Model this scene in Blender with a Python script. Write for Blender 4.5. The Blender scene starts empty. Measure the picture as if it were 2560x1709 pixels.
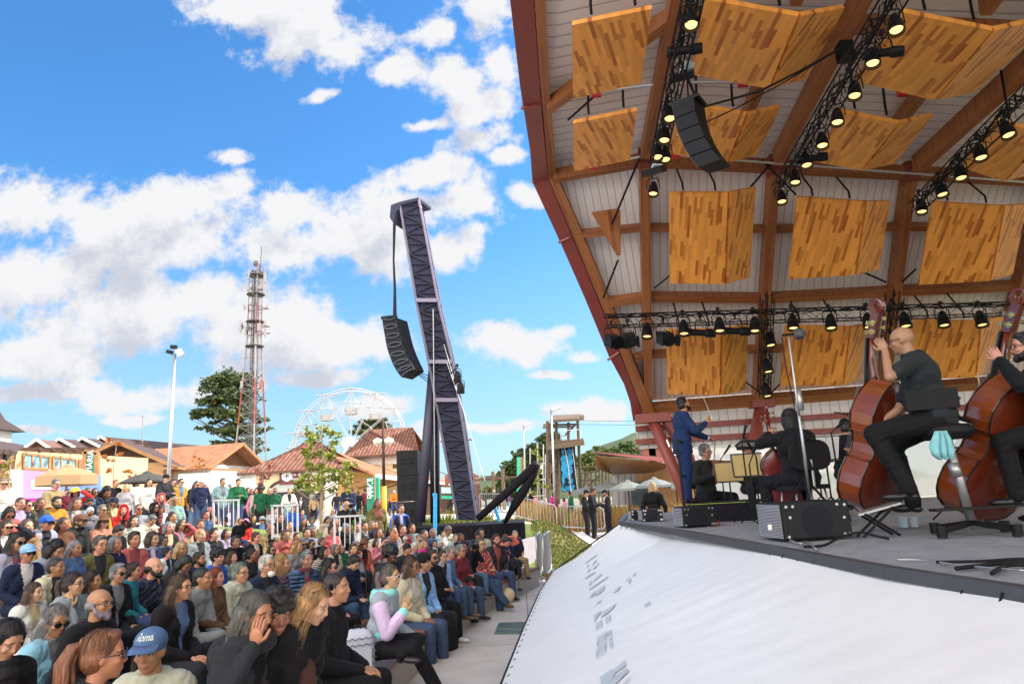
import bpy,bmesh,math,random
import numpy as np
from mathutils import Vector,Matrix,noise
R=math.radians
random.seed(7)
# ------------------------------------------------------------------ camera
SC=bpy.context.scene
COL=SC.collection
F=1707.0; CAMZ=2.05
PITCH,ROLL=R(12.6),R(3.3)
fw=Vector((0,math.cos(PITCH),math.sin(PITCH)))
u0=Vector((0,-math.sin(PITCH),math.cos(PITCH))); r0=Vector((1,0,0))
rt=r0*math.cos(ROLL)-u0*math.sin(ROLL); up=r0*math.sin(ROLL)+u0*math.cos(ROLL)
CAM=Vector((0,0,CAMZ))
cd=bpy.data.cameras.new('camera'); cam=bpy.data.objects.new('camera',cd); COL.objects.link(cam)
cd.sensor_width=36; cd.lens=F/2560*36; cd.clip_start=.05; cd.clip_end=5000
M=Matrix((rt,up,-fw)).transposed().to_4x4(); M.translation=CAM; cam.matrix_world=M
SC.camera=cam
def ray(px,py):return fw+rt*((px-1280)/F)+up*((854.5-py)/F)
def P(px,py,Y):d=ray(px,py); return CAM+d*(Y/d.y)
def G(px,py,z):d=ray(px,py); return CAM+d*((z-CAMZ)/d.z)
def onpl(px,py,p0,n):d=ray(px,py); return CAM+d*((p0-CAM).dot(n)/d.dot(n))
def D(px,py,dep):return CAM+ray(px,py)*dep
def proj(p):
 q=p-CAM; z=q.dot(fw); return 1280+q.dot(rt)/z*F,854.5-q.dot(up)/z*F,z
 # ------------------------------------------------------------------ light
SUN_EL,SUN_AZ=40.0,68.0
w=bpy.data.worlds.new('World'); SC.world=w; w.use_nodes=True
NT=w.node_tree; NT.nodes.clear()
def cloud_group():
 g=bpy.data.node_groups.new('cloud_density','ShaderNodeTree')
 g.interface.new_socket('P',in_out='INPUT',socket_type='NodeSocketVector')
 g.interface.new_socket('D',in_out='OUTPUT',socket_type='NodeSocketFloat')
 N,L=g.nodes,g.links
 gi=N.new('NodeGroupInput'); go=N.new('NodeGroupOutput')
 nz=N.new('ShaderNodeTexNoise'); nz.inputs['Scale'].default_value=5.0; nz.inputs['Detail'].default_value=3
 L.new(gi.outputs[0],nz.inputs['Vector'])
 s=N.new('ShaderNodeVectorMath'); s.operation='SUBTRACT'; s.inputs[1].default_value=(.5,.5,.5); L.new(nz.outputs['Color'],s.inputs[0])
 m=N.new('ShaderNodeVectorMath'); m.operation='MULTIPLY_ADD'; m.inputs[1].default_value=(.09,.07,0)
 L.new(s.outputs[0],m.inputs[0]); L.new(gi.outputs[0],m.inputs[2])
 blobs=[(600,20,150,60),(700,70,140,66),(790,115,80,60),(905,155,75,42),(740,215,40,16),(1020,75,60,40),(1120,50,80,90),(1150,150,50,60),(1060,175,80,55),(1080,240,100,60),(1110,305,90,55),(1160,350,50,30),(985,268,62,24),(60,480,150,66),(210,500,130,60),(430,450,110,60),(510,425,80,45),(330,560,300,75),(650,480,130,60),(700,560,200,72),(850,545,150,85),(900,490,100,60),(1000,405,100,58),(1040,480,100,70),(1085,550,50,48),(1010,575,75,50),(1210,450,48,32),(510,345,50,26),(80,640,250,100),(250,720,300,110),(450,700,240,80),(600,760,230,86),(760,790,140,56),(880,800,100,45),(100,800,200,60),(80,895,190,26),(330,905,150,30),(555,880,60,26),(740,868,130,20),(870,930,110,26),(300,948,70,10),(1130,790,110,50),(1230,800,90,45),(1280,765,60,28),(1350,825,50,18),(1270,865,50,10),(1340,932,110,22),(1120,975,130,16),(60,990,80,12),(950,1010,90,14)]
 prev=None
 for(x,y,rx,ry)in blobs:
  x*=1.09; y*=1.09; rx*=1.32; ry*=1.36
  d=ray(x,y); a,b=d.x/d.y,d.z/d.y
  k=1/(d.normalized().y)**1.2
  sb=N.new('ShaderNodeVectorMath'); sb.operation='SUBTRACT'; sb.inputs[1].default_value=(a,b,0); L.new(m.outputs[0],sb.inputs[0])
  ml=N.new('ShaderNodeVectorMath'); ml.operation='MULTIPLY'; ml.inputs[1].default_value=(F/rx/k,F/ry/k,0); L.new(sb.outputs[0],ml.inputs[0])
  ln=N.new('ShaderNodeVectorMath'); ln.operation='LENGTH'; L.new(ml.outputs[0],ln.inputs[0])
  mr=N.new('ShaderNodeMath'); mr.operation='SUBTRACT'; mr.inputs[0].default_value=1.0; L.new(ln.outputs['Value'],mr.inputs[1])
  if prev is None:prev=mr
  else:
   mx=N.new('ShaderNodeMath'); mx.operation='SMOOTH_MAX'; mx.inputs[2].default_value=.22
   L.new(prev.outputs[0],mx.inputs[0]); L.new(mr.outputs[0],mx.inputs[1]); prev=mx
 n2=N.new('ShaderNodeTexNoise'); n2.inputs['Scale'].default_value=7.5; n2.inputs['Detail'].default_value=12; n2.inputs['Roughness'].default_value=.66
 L.new(gi.outputs[0],n2.inputs['Vector'])
 a1=N.new('ShaderNodeMath'); a1.operation='MULTIPLY_ADD'; a1.inputs[1].default_value=3.5; a1.inputs[2].default_value=-1.80
 L.new(n2.outputs['Fac'],a1.inputs[0])
 cl=N.new('ShaderNodeMath'); cl.operation='MAXIMUM'; cl.inputs[1].default_value=-.8; L.new(prev.outputs[0],cl.inputs[0])
 a2=N.new('ShaderNodeMath'); a2.operation='ADD'; L.new(cl.outputs[0],a2.inputs[0]); L.new(a1.outputs[0],a2.inputs[1])
 L.new(a2.outputs[0],go.inputs[0]); return g
def world():
 N,L=NT.nodes,NT.links
 def math_(op,a=None,b=None,c=None):
  n=N.new('ShaderNodeMath'); n.operation=op
  for i,v in enumerate((a,b,c)):
   if v is None:continue
   if isinstance(v,(int,float)):n.inputs[i].default_value=v
   else:L.new(v,n.inputs[i])
  return n.outputs[0]
 out=N.new('ShaderNodeOutputWorld'); bg=N.new('ShaderNodeBackground'); L.new(bg.outputs[0],out.inputs[0])
 bg.inputs['Strength'].default_value=.13
 sky=N.new('ShaderNodeTexSky'); sky.sky_type='NISHITA'; sky.sun_disc=False
 sky.sun_elevation=R(SUN_EL); sky.sun_rotation=R(SUN_AZ); sky.air_density=1.15; sky.dust_density=.35; sky.ozone_density=3.2
 hs=N.new('ShaderNodeHueSaturation'); hs.inputs['Saturation'].default_value=1.15; hs.inputs['Value'].default_value=1.0
 L.new(sky.outputs[0],hs.inputs['Color'])
 gr0=N.new('ShaderNodeMapRange'); gr0.interpolation_type='SMOOTHSTEP'; gr0.inputs['From Max'].default_value=.55; gr0.inputs['To Min'].default_value=.70; gr0.inputs['To Max'].default_value=.72
 tn=N.new('ShaderNodeVectorMath'); tn.operation='SCALE'; L.new(hs.outputs[0],tn.inputs[0]); L.new(gr0.outputs[0],tn.inputs['Scale'])
 t2=N.new('ShaderNodeVectorMath'); t2.operation='MULTIPLY'; t2.inputs[1].default_value=(.60,.93,1.10); L.new(tn.outputs[0],t2.inputs[0])
 tc=N.new('ShaderNodeTexCoord'); sp=N.new('ShaderNodeSeparateXYZ'); L.new(tc.outputs['Generated'],sp.inputs[0]); L.new(sp.outputs[2],gr0.inputs['Value'])
 ay=math_('MAXIMUM',math_('ABSOLUTE',sp.outputs[1]),.12)
 cb=N.new('ShaderNodeCombineXYZ'); L.new(math_('DIVIDE',sp.outputs[0],ay),cb.inputs[0]); L.new(math_('DIVIDE',sp.outputs[2],ay),cb.inputs[1])
 g=cloud_group()
 def grp(vec):
  n=N.new('ShaderNodeGroup'); n.node_tree=g; L.new(vec,n.inputs[0]); return n.outputs[0]
 d0=grp(cb.outputs[0])
 of=N.new('ShaderNodeVectorMath'); of.operation='ADD'; of.inputs[1].default_value=(.02,.055,0); L.new(cb.outputs[0],of.inputs[0])
 d1=grp(of.outputs[0])
 mr=N.new('ShaderNodeMapRange'); mr.interpolation_type='SMOOTHSTEP'; L.new(d0,mr.inputs['Value'])
 mr.inputs['From Min'].default_value=.0; mr.inputs['From Max'].default_value=.55
 sh=N.new('ShaderNodeMapRange'); sh.interpolation_type='SMOOTHSTEP'; L.new(d1,sh.inputs['Value'])
 sh.inputs['From Min'].default_value=.35; sh.inputs['From Max'].default_value=1.15
 cr=N.new('ShaderNodeMixRGB'); cr.inputs[1].default_value=(2.95,2.95,3.0,1); cr.inputs[2].default_value=(2.0,2.1,2.4,1); L.new(sh.outputs[0],cr.inputs[0])
 up_=N.new('ShaderNodeMapRange'); L.new(sp.outputs[2],up_.inputs['Value']); up_.inputs['From Min'].default_value=-.02; up_.inputs['From Max'].default_value=.03
 mm=math_('MULTIPLY',mr.outputs[0],up_.outputs[0])
 # unseen bright cloud bank added behind the viewer to fill the shaded side
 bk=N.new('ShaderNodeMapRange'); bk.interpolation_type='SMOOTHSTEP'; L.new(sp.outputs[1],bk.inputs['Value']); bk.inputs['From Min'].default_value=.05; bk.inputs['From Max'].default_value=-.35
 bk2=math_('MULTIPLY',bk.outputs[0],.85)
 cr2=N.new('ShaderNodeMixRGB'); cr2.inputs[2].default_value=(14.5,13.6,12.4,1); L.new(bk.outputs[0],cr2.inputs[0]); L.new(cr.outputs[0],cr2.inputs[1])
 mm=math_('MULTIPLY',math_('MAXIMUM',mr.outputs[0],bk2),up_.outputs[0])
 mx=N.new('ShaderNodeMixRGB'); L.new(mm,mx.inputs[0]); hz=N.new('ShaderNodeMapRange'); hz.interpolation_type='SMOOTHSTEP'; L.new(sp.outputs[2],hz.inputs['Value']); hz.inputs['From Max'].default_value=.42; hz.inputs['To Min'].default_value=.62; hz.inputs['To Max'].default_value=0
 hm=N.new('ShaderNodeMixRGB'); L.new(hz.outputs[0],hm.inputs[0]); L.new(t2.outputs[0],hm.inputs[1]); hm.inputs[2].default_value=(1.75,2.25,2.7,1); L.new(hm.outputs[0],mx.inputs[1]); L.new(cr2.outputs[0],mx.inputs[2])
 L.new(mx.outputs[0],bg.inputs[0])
world()
w.cycles.sampling_method='MANUAL'; w.cycles.sample_map_resolution=512
sd=Vector((math.sin(R(SUN_AZ))*math.cos(R(SUN_EL)),math.cos(R(SUN_AZ))*math.cos(R(SUN_EL)),math.sin(R(SUN_EL))))
sl=bpy.data.lights.new('sun','SUN'); sl.energy=3.5; sl.angle=R(.5); sl.color=(1,.93,.82)
so=bpy.data.objects.new('sun',sl); COL.objects.link(so); so.rotation_mode='QUATERNION'; so.rotation_quaternion=sd.to_track_quat('Z','Y'); so.location=(20,20,40)
SC.view_settings.view_transform='Standard'; SC.view_settings.look='None'; SC.view_settings.exposure=1.27; SC.view_settings.gamma=1
try:SC.cycles.use_denoising=True
except Exception:pass
SC.cycles.max_bounces=7; SC.cycles.diffuse_bounces=5; SC.cycles.transparent_max_bounces=8
# ------------------------------------------------------------------ materials
MATS={}
def mat(name,col=(.5,.5,.5),rough=.6,metal=0,var=.12,scale=4.,bump=0.,bscale=40.,emit=0,obcol=False,spec=None,alpha=1,coat=0,trans=0,sheen=0,wave=None):
 if name in MATS:return MATS[name]
 m=bpy.data.materials.new(name); m.use_nodes=True; N,L=m.node_tree.nodes,m.node_tree.links
 b=N['Principled BSDF']; MATS[name]=m
 b.inputs['Roughness'].default_value=rough; b.inputs['Metallic'].default_value=metal
 if spec is None and max(col)<.05 and not metal and rough>.35:spec=.18
 if spec is not None:b.inputs['Specular IOR Level'].default_value=spec
 if coat:b.inputs['Coat Weight'].default_value=coat; b.inputs['Coat Roughness'].default_value=.12
 if sheen:b.inputs['Sheen Weight'].default_value=sheen; b.inputs['Sheen Roughness'].default_value=.5
 if trans:b.inputs['Transmission Weight'].default_value=trans
 tc=N.new('ShaderNodeTexCoord')
 if obcol:
  oi=N.new('ShaderNodeObjectInfo'); src=oi.outputs['Color']
 else:
  rgb=N.new('ShaderNodeRGB'); rgb.outputs[0].default_value=(*col,1); src=rgb.outputs[0]
 if var:
  nz=N.new('ShaderNodeTexNoise'); nz.inputs['Scale'].default_value=scale; nz.inputs['Detail'].default_value=6; nz.inputs['Roughness'].default_value=.65
  L.new(tc.outputs['Object'],nz.inputs['Vector'])
  mr=N.new('ShaderNodeMapRange'); mr.inputs['From Min'].default_value=.25; mr.inputs['From Max'].default_value=.75
  mr.inputs['To Min'].default_value=1-var; mr.inputs['To Max'].default_value=1+var; L.new(nz.outputs['Fac'],mr.inputs['Value'])
  vm=N.new('ShaderNodeVectorMath'); vm.operation='SCALE'; L.new(src,vm.inputs[0]); L.new(mr.outputs[0],vm.inputs['Scale']); src=vm.outputs[0]
 L.new(src,b.inputs['Base Color'])
 if bump:
  bn=N.new('ShaderNodeTexNoise'); bn.inputs['Scale'].default_value=bscale; bn.inputs['Detail'].default_value=4
  L.new(tc.outputs['Object'],bn.inputs['Vector'])
  bp=N.new('ShaderNodeBump'); bp.inputs['Strength'].default_value=bump; bp.inputs['Distance'].default_value=.02
  L.new(bn.outputs['Fac'],bp.inputs['Height']); L.new(bp.outputs[0],b.inputs['Normal'])
 if emit:
  b.inputs['Emission Color'].default_value=(*col,1); b.inputs['Emission Strength'].default_value=emit
 return m
def add_nodes(m):return m.node_tree.nodes,m.node_tree.links,m.node_tree.nodes['Principled BSDF']
def sheetmat(name,col,pitch,line=.5,width=.08,rough=.45,axis=0,bump=.5,var=.06,metal=0,plank=.0,ylen=None):
 """cladding / boards: joints every `pitch` metres along a UV axis (UVs are in metres)"""
 if name in MATS:return MATS[name]
 m=bpy.data.materials.new(name); m.use_nodes=True; N,L,b=add_nodes(m); MATS[name]=m
 b.inputs['Roughness'].default_value=rough; b.inputs['Metallic'].default_value=metal
 uv=N.new('ShaderNodeUVMap'); sp=N.new('ShaderNodeSeparateXYZ'); L.new(uv.outputs[0],sp.inputs[0])
 def mt(op,a,bb=None):
  n=N.new('ShaderNodeMath'); n.operation=op
  for i,v in enumerate((a,bb)):
   if v is None:continue
   if isinstance(v,(int,float)):n.inputs[i].default_value=v
   else:L.new(v,n.inputs[i])
  return n.outputs[0]
 q=mt('DIVIDE',sp.outputs[axis],pitch); fr=mt('FRACT',q); fl=mt('FLOOR',q)
 e=mt('MINIMUM',fr,mt('SUBTRACT',1.,fr))
 mask=N.new('ShaderNodeMapRange'); mask.inputs['From Min'].default_value=width*.4; mask.inputs['From Max'].default_value=width; L.new(e,mask.inputs['Value'])
 cmb=N.new('ShaderNodeCombineXYZ'); L.new(fl,cmb.inputs[0])
 if ylen:
  wn0=N.new('ShaderNodeTexWhiteNoise'); wn0.noise_dimensions='1D'; L.new(fl,wn0.inputs['W'])
  q2=mt('ADD',mt('DIVIDE',sp.outputs[1-axis],ylen),mt('MULTIPLY',wn0.outputs['Value'],7.3)); L.new(mt('FLOOR',q2),cmb.inputs[1])
 wn=N.new('ShaderNodeTexWhiteNoise'); wn.noise_dimensions='3D'; L.new(cmb.outputs[0],wn.inputs['Vector'])
 nz=N.new('ShaderNodeTexNoise'); nz.inputs['Scale'].default_value=1.3; nz.inputs['Detail'].default_value=8; L.new(uv.outputs[0],nz.inputs['Vector'])
 if plank:
  ramp=N.new('ShaderNodeValToRGB'); cr=ramp.color_ramp; cr.elements[0].color=(col[0]*(1-plank),col[1]*(1-plank*1.35),col[2]*(1-plank*1.5),1); cr.elements[0].position=0
  cr.elements[1].color=(*[min(1,c*(1+plank*.35))for c in col],1); e1=cr.elements.new(.5); e1.color=(*col,1)
  e2=cr.elements.new(.16); e2.color=(col[0]*(1-plank*.6),col[1]*(1-plank*.85),col[2]*(1-plank),1); e3=cr.elements.new(.24); e3.color=(*[c*.88 for c in col],1); L.new(wn.outputs['Value'],ramp.inputs[0]); src=ramp.outputs[0]
 else:
  rgb=N.new('ShaderNodeRGB'); rgb.outputs[0].default_value=(*col,1); src=rgb.outputs[0]
 f=mt('ADD',mt('MULTIPLY',nz.outputs['Fac'],2*var),1-var)
 vm=N.new('ShaderNodeVectorMath'); vm.operation='SCALE'; L.new(src,vm.inputs[0]); L.new(f,vm.inputs['Scale'])
 mx=N.new('ShaderNodeMixRGB'); mx.blend_type='MULTIPLY'; mx.inputs[0].default_value=1; L.new(vm.outputs[0],mx.inputs[1])
 lr=N.new('ShaderNodeMapRange'); lr.inputs['To Min'].default_value=line; lr.inputs['To Max'].default_value=1; L.new(mask.outputs[0],lr.inputs['Value'])
 L.new(lr.outputs[0],mx.inputs[2]); L.new(mx.outputs[0],b.inputs['Base Color'])
 bp=N.new('ShaderNodeBump'); bp.inputs['Strength'].default_value=bump; bp.inputs['Distance'].default_value=.03; L.new(mask.outputs[0],bp.inputs['Height']); L.new(bp.outputs[0],b.inputs['Normal'])
 return m
 # ------------------------------------------------------------------ mesh builder
def V(*a):return Vector(a)
class MB:
 def __init__(s):s.v=[]; s.f=[]; s.m=[]; s.uv={}; s.mi=0
 def add(s,vs,fs,uvs=None):
  o=len(s.v); s.v+=[tuple(x)for x in vs]
  for i,f in enumerate(fs):
   if uvs:s.uv[len(s.f)]=[uvs[k]for k in f]
   s.f.append(tuple(k+o for k in f)); s.m.append(s.mi)
  return s
 def quad(s,a,b,c,d,th=0,uv=True):
  a,b,c,d=map(Vector,(a,b,c,d)); n=(b-a).cross(d-a).normalized()
  ex=(b-a).normalized(); ey=n.cross(ex)
  pts=[a,b,c,d]; U=[((p-a).dot(ex),(p-a).dot(ey))for p in pts]
  if not th:return s.add(pts,[(0,1,2,3)],U)
  q=pts+[p-n*th for p in pts]
  return s.add(q,[(0,1,2,3),(7,6,5,4),(0,4,5,1),(1,5,6,2),(2,6,7,3),(3,7,4,0)],U+U)
 def poly(s,pts,ext):
  """closed outline extruded along vector ext"""
  pts=[Vector(p)for p in pts]; n=len(pts); q=pts+[p+Vector(ext)for p in pts]
  ex=(pts[1]-pts[0]).normalized(); nn=Vector(ext).normalized(); ey=nn.cross(ex)
  U=[((p-pts[0]).dot(ex),(p-pts[0]).dot(ey))for p in q]
  return s.add(q,[tuple(range(n))[::-1],tuple(range(n,2*n))]+[(i,(i+1)%n,(i+1)%n+n,i+n)for i in range(n)],U)
 def box(s,c,sz,rz=0,rot=None):
  c=Vector(c); x,y,z=sz[0]/2,sz[1]/2,sz[2]/2
  rm=rot if rot is not None else Matrix.Rotation(rz,3,'Z')
  vs=[c+rm@Vector((sx*x,sy*y,sz_*z))for sz_ in(-1,1)for sy in(-1,1)for sx in(-1,1)]
  fs=[(0,2,3,1),(4,5,7,6),(0,1,5,4),(2,6,7,3),(0,4,6,2),(1,3,7,5)]
  L0=[Vector((sx*x,sy*y,sz_*z))for sz_ in(-1,1)for sy in(-1,1)for sx in(-1,1)]
  for k,f in enumerate(fs):
   ax=((0,1),(0,1),(0,2),(0,2),(1,2),(1,2))[k]
   o=len(s.v); s.v+=[tuple(vs[i])for i in f]; s.uv[len(s.f)]=[(L0[i][ax[0]]+x+y,L0[i][ax[1]]+z)for i in f]; s.f.append((o,o+1,o+2,o+3)); s.m.append(s.mi)
  return s
 def beam(s,p,q,wd,h=None,upv=(0,0,1)):
  p,q=Vector(p),Vector(q); h=h or wd; d=(q-p); ln=d.length; d.normalize()
  sx=d.cross(Vector(upv)); sx=sx.normalized()if sx.length>1e-4 else Vector((1,0,0)); sz=sx.cross(d)
  rm=Matrix((sx,d,sz)).transposed()
  return s.box((p+q)/2,(wd,ln,h),rot=rm)
 def tube(s,pts,rad,n=8,cap=True,flat=1.0):
  pts=[Vector(p)for p in pts]; m=len(pts)
  rad=[rad]*m if isinstance(rad,(int,float))else rad
  vs=[]; fs=[]; nrm=None
  for i,p in enumerate(pts):
   d=(pts[min(i+1,m-1)]-pts[max(i-1,0)]).normalized()
   if nrm is None:nrm=d.orthogonal().normalized()
   nrm=(nrm-d*nrm.dot(d)).normalized(); b=d.cross(nrm)
   for k in range(n):
    a=2*math.pi*k/n; vs.append(p+(nrm*math.cos(a)+b*math.sin(a)*flat)*rad[i])
  for i in range(m-1):
   for k in range(n):fs.append((i*n+k,i*n+(k+1)%n,(i+1)*n+(k+1)%n,(i+1)*n+k))
  if cap:fs.append(tuple(range(n))[::-1]); fs.append(tuple(range((m-1)*n,m*n)))
  return s.add(vs,fs)
 def ell(s,c,r,rot=None,nu=12,nv=8):
  c=Vector(c); r=(r,r,r)if isinstance(r,(int,float))else r; rot=rot or Matrix.Identity(3)
  vs=[c+rot@Vector((0,0,-r[2]))]
  for j in range(1,nv):
   t=-math.pi/2+math.pi*j/nv
   for i in range(nu):
    a=2*math.pi*i/nu; vs.append(c+rot@Vector((r[0]*math.cos(t)*math.cos(a),r[1]*math.cos(t)*math.sin(a),r[2]*math.sin(t))))
  vs.append(c+rot@Vector((0,0,r[2]))); fs=[]
  for i in range(nu):
   fs.append((0,1+(i+1)%nu,1+i))
   for j in range(nv-2):a=1+j*nu; fs.append((a+i,a+(i+1)%nu,a+nu+(i+1)%nu,a+nu+i))
   a=1+(nv-2)*nu; fs.append((a+i,a+(i+1)%nu,len(vs)-1))
  return s.add(vs,fs)
 def lathe(s,prof,c=(0,0,0),rot=None,n=16):
  c=Vector(c); rot=rot or Matrix.Identity(3); vs=[]; m=len(prof)
  for(r,z)in prof:
   for k in range(n):a=2*math.pi*k/n; vs.append(c+rot@Vector((r*math.cos(a),r*math.sin(a),z)))
  fs=[(i*n+k,i*n+(k+1)%n,(i+1)*n+(k+1)%n,(i+1)*n+k)for i in range(m-1)for k in range(n)]
  fs+=[tuple(range(n))[::-1],tuple(range((m-1)*n,m*n))]
  return s.add(vs,fs)
 def build(s,name,mats,parent=None,smooth=False,label=None,cat=None,group=None,kind=None,color=None,bevel=0,keep=False):
  mats=mats if isinstance(mats,(list,tuple))else[mats]
  vs=s.v; off=Vector((0,0,0))
  if parent is None and not keep and vs:
   a=np.array(vs); mn,mx=a.min(0),a.max(0); off=Vector(((mn[0]+mx[0])/2,(mn[1]+mx[1])/2,mn[2]))
   vs=(a-np.array(off)).tolist()
  me=bpy.data.meshes.new(name); me.from_pydata(vs,[],s.f)
  for m in mats:me.materials.append(m)
  me.polygons.foreach_set('material_index',s.m)
  if s.uv:
   ul=me.uv_layers.new(name='UVMap'); arr=np.zeros(len(me.loops)*2,'f'); k=0
   for i,f in enumerate(s.f):
    u=s.uv.get(i)
    if u is not None:
     for q in u:arr[k]=q[0]; arr[k+1]=q[1]; k+=2
    else:k+=2*len(f)
   ul.data.foreach_set('uv',arr)
  if smooth:me.polygons.foreach_set('use_smooth',[True]*len(me.polygons))
  me.update()
  o=bpy.data.objects.new(name,me); COL.objects.link(o)
  if parent is not None:o.parent=parent; o.matrix_parent_inverse=parent.matrix_basis.inverted()
  else:o.location=off
  if bevel:
   bv=o.modifiers.new('bevel','BEVEL'); bv.width=bevel; bv.segments=2; bv.limit_method='ANGLE'
  tag(o,label,cat,group,kind)
  if color:o.color=(*color,1)
  return o
def tag(o,label=None,cat=None,group=None,kind=None):
 if label:o['label']=label
 if cat:o['category']=cat
 if group:o['group']=group
 if kind:o['kind']=kind
 return o
def thing(name,loc,label,cat,group=None,rz=0):
 o=bpy.data.objects.new(name,None); COL.objects.link(o); o.location=loc; o.rotation_euler=(0,0,rz); o.empty_display_size=.2
 return tag(o,label,cat,group)
def dup(o,loc=None,rz=None,label=None,group=None,parent=None):
 c=o.copy(); COL.objects.link(c)
 if parent is not None:c.parent=parent
 if loc is not None:c.location=loc
 if rz is not None:c.rotation_euler=(0,0,rz)
 if label:c['label']=label
 if group:c['group']=group
 for ch in list(o.children):dup(ch,parent=c)
 return c
 # ------------------------------------------------------------------ ground
m_conc=mat('concrete',(.56,.515,.47),.85,var=.22,scale=1.1,bump=.2,bscale=60)
def joints(m,p):
 N,L,b=add_nodes(m); tc=[n for n in N if n.type=='TEX_COORD'][0]; br=N.new('ShaderNodeTexBrick'); br.offset=0; br.inputs['Scale'].default_value=1; br.inputs['Brick Width'].default_value=p; br.inputs['Row Height'].default_value=p*.8; br.inputs['Mortar Size'].default_value=.012
 for k,v in(('Color1',1),('Color2',.93),('Mortar',.45)):br.inputs[k].default_value=(v,v,v,1)
 L.new(tc.outputs['Object'],br.inputs['Vector']); src=b.inputs['Base Color'].links[0].from_socket; mx=N.new('ShaderNodeMixRGB'); mx.blend_type='MULTIPLY'; mx.inputs[0].default_value=1; L.new(src,mx.inputs[1]); L.new(br.outputs[0],mx.inputs[2]); L.new(mx.outputs[0],b.inputs['Base Color'])
joints(m_conc,2.6)
m_path=mat('pale_path',(.55,.52,.48),.85,var=.08,scale=2,bump=.1)
m_grass=mat('grass',(.13,.17,.03),.9,var=.5,scale=2.2,bump=1.,bscale=30)
m_dry=mat('dry_grass',(.20,.155,.065),.95,var=.55,scale=3,bump=1.,bscale=25)
m_far=mat('far_ground',(.22,.2,.14),.95,var=.3,scale=.2)
m_hill=mat('hill_green',(.05,.075,.03),.95,var=.55,scale=.12,bump=1,bscale=1.2)
def Xf(Y):return-1.5+.020*max(0,Y-7)**2-.05*max(0,4-Y)**2
def sstep(a,b,x):t=min(1,max(0,(x-a)/(b-a))); return t*t*(3-2*t)
ZPL=1.15
def zs_seat(d):return .41+.05*d+.011*d*d
def sedge(x,y):return(x-.25)*.73+(y-25)*.684
def terrain(x,y):
# plaza level 0 near, plateau beyond
 hi=ZPL-.95*sstep(-2,3.0,x)
 s=sedge(x,y)
 b=max(sstep(-4.5,0,s),sstep(20.5,23.5,y)*(1-sstep(-.5,.6,x)))
 z=hi*b
 d=Xf(y)-x
 if d>0 and y<24:
  t=max(0,zs_seat(min(d,10.5))-.41); z=max(z,min(t,1.9)*(1-sstep(19,24,y))+ZPL*sstep(19,24,y)*sstep(0,4,d))
 if x<-8:z=max(z,ZPL*sstep(8,12,-x))
 return z
def ground():
 xs=sorted(set(list(np.arange(-30,22.1,.5))+[-2000,-600,-200,-80,-45,40,80,200,600,2000]))
 ys=sorted(set(list(np.arange(-4,60.1,.5))+[-40,-10,80,120,200,400,900,2500]))
 mb=MB(); vs=[]; fs=[]
 nx=len(xs)
 for y in ys:
  for x in xs:vs.append((x,y,terrain(x,y)-.012))
 for j in range(len(ys)-1):
  for i in range(nx-1):fs.append((j*nx+i,j*nx+i+1,(j+1)*nx+i+1,(j+1)*nx+i))
 mb.v=vs; mb.f=fs; ms=[]
 for j in range(len(ys)-1):
  for i in range(nx-1):
   x,y=(xs[i]+xs[i+1])/2,(ys[j]+ys[j+1])/2
   yy=y+.35*(x-1)
   if y<19.5 and x<6:k=0
   elif-7<sedge(x,y)<.4 and x>.3:k=2
   elif y<31 and-9<x<1.5:k=1
   elif y>26 and 5.2<x<16 and y<60:k=1
   elif y>62 or x>16 or x<-45:k=4
   elif x<-9 or y>31:k=3
   else:k=1
   ms.append(k)
 mb.m=ms
 mb.build('ground',[m_conc,m_grass,m_dry,m_path,m_far],kind='structure',keep=True)
ground()
fr_p,bk_p=[(-6,29.5),(.1,25.2),(2.5,22.6),(5.5,19.6)],[(-6,36),(0,33.2),(4,31),(12,27)]
mb=MB(); vs=[]; nn_=0
for i in range(3):
 for k in range(12):
  a,b=Vector(fr_p[i]).lerp(Vector(fr_p[i+1]),k/12),Vector(bk_p[i]).lerp(Vector(bk_p[i+1]),k/12); nn_+=1
  for q in range(13):p=a.lerp(b,q/12); vs.append((p.x,p.y,terrain(p.x,p.y)+.035))
mb.add(vs,[(i*13+k,(i+1)*13+k,(i+1)*13+k+1,i*13+k+1)for i in range(nn_-1)for k in range(12)]); mb.build('path',m_path,kind='structure',keep=True)
# hills behind
def hill(name,cx,cy,rx,ry,h,seed):
 mb=MB(); n=46; m=12; vs=[];
 for j in range(m+1):
  for i in range(n):
   a=2*math.pi*i/n; r=1-j/m
   x,y=cx+rx*r*math.cos(a),cy+ry*r*math.sin(a)
   z=h*(1-r*r)**1.2*(1+.35*noise.noise(Vector((x*.02,y*.02,seed))))
   z+=(1.6*noise.noise(Vector((x*.25,y*.25,seed)))if 0<j<m else 0)
   vs.append((x,y,z-1.5))
 fs=[(j*n+i,j*n+(i+1)%n,(j+1)*n+(i+1)%n,(j+1)*n+i)for j in range(m)for i in range(n)]
 mb.add(vs,fs); mb.build(name,m_hill,kind='structure',smooth=True,keep=True)
hill('hill',0,330,170,90,13,3)
hill('hill',60,230,75,60,19,9)
hill('hill',-240,420,260,120,8,5)
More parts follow.
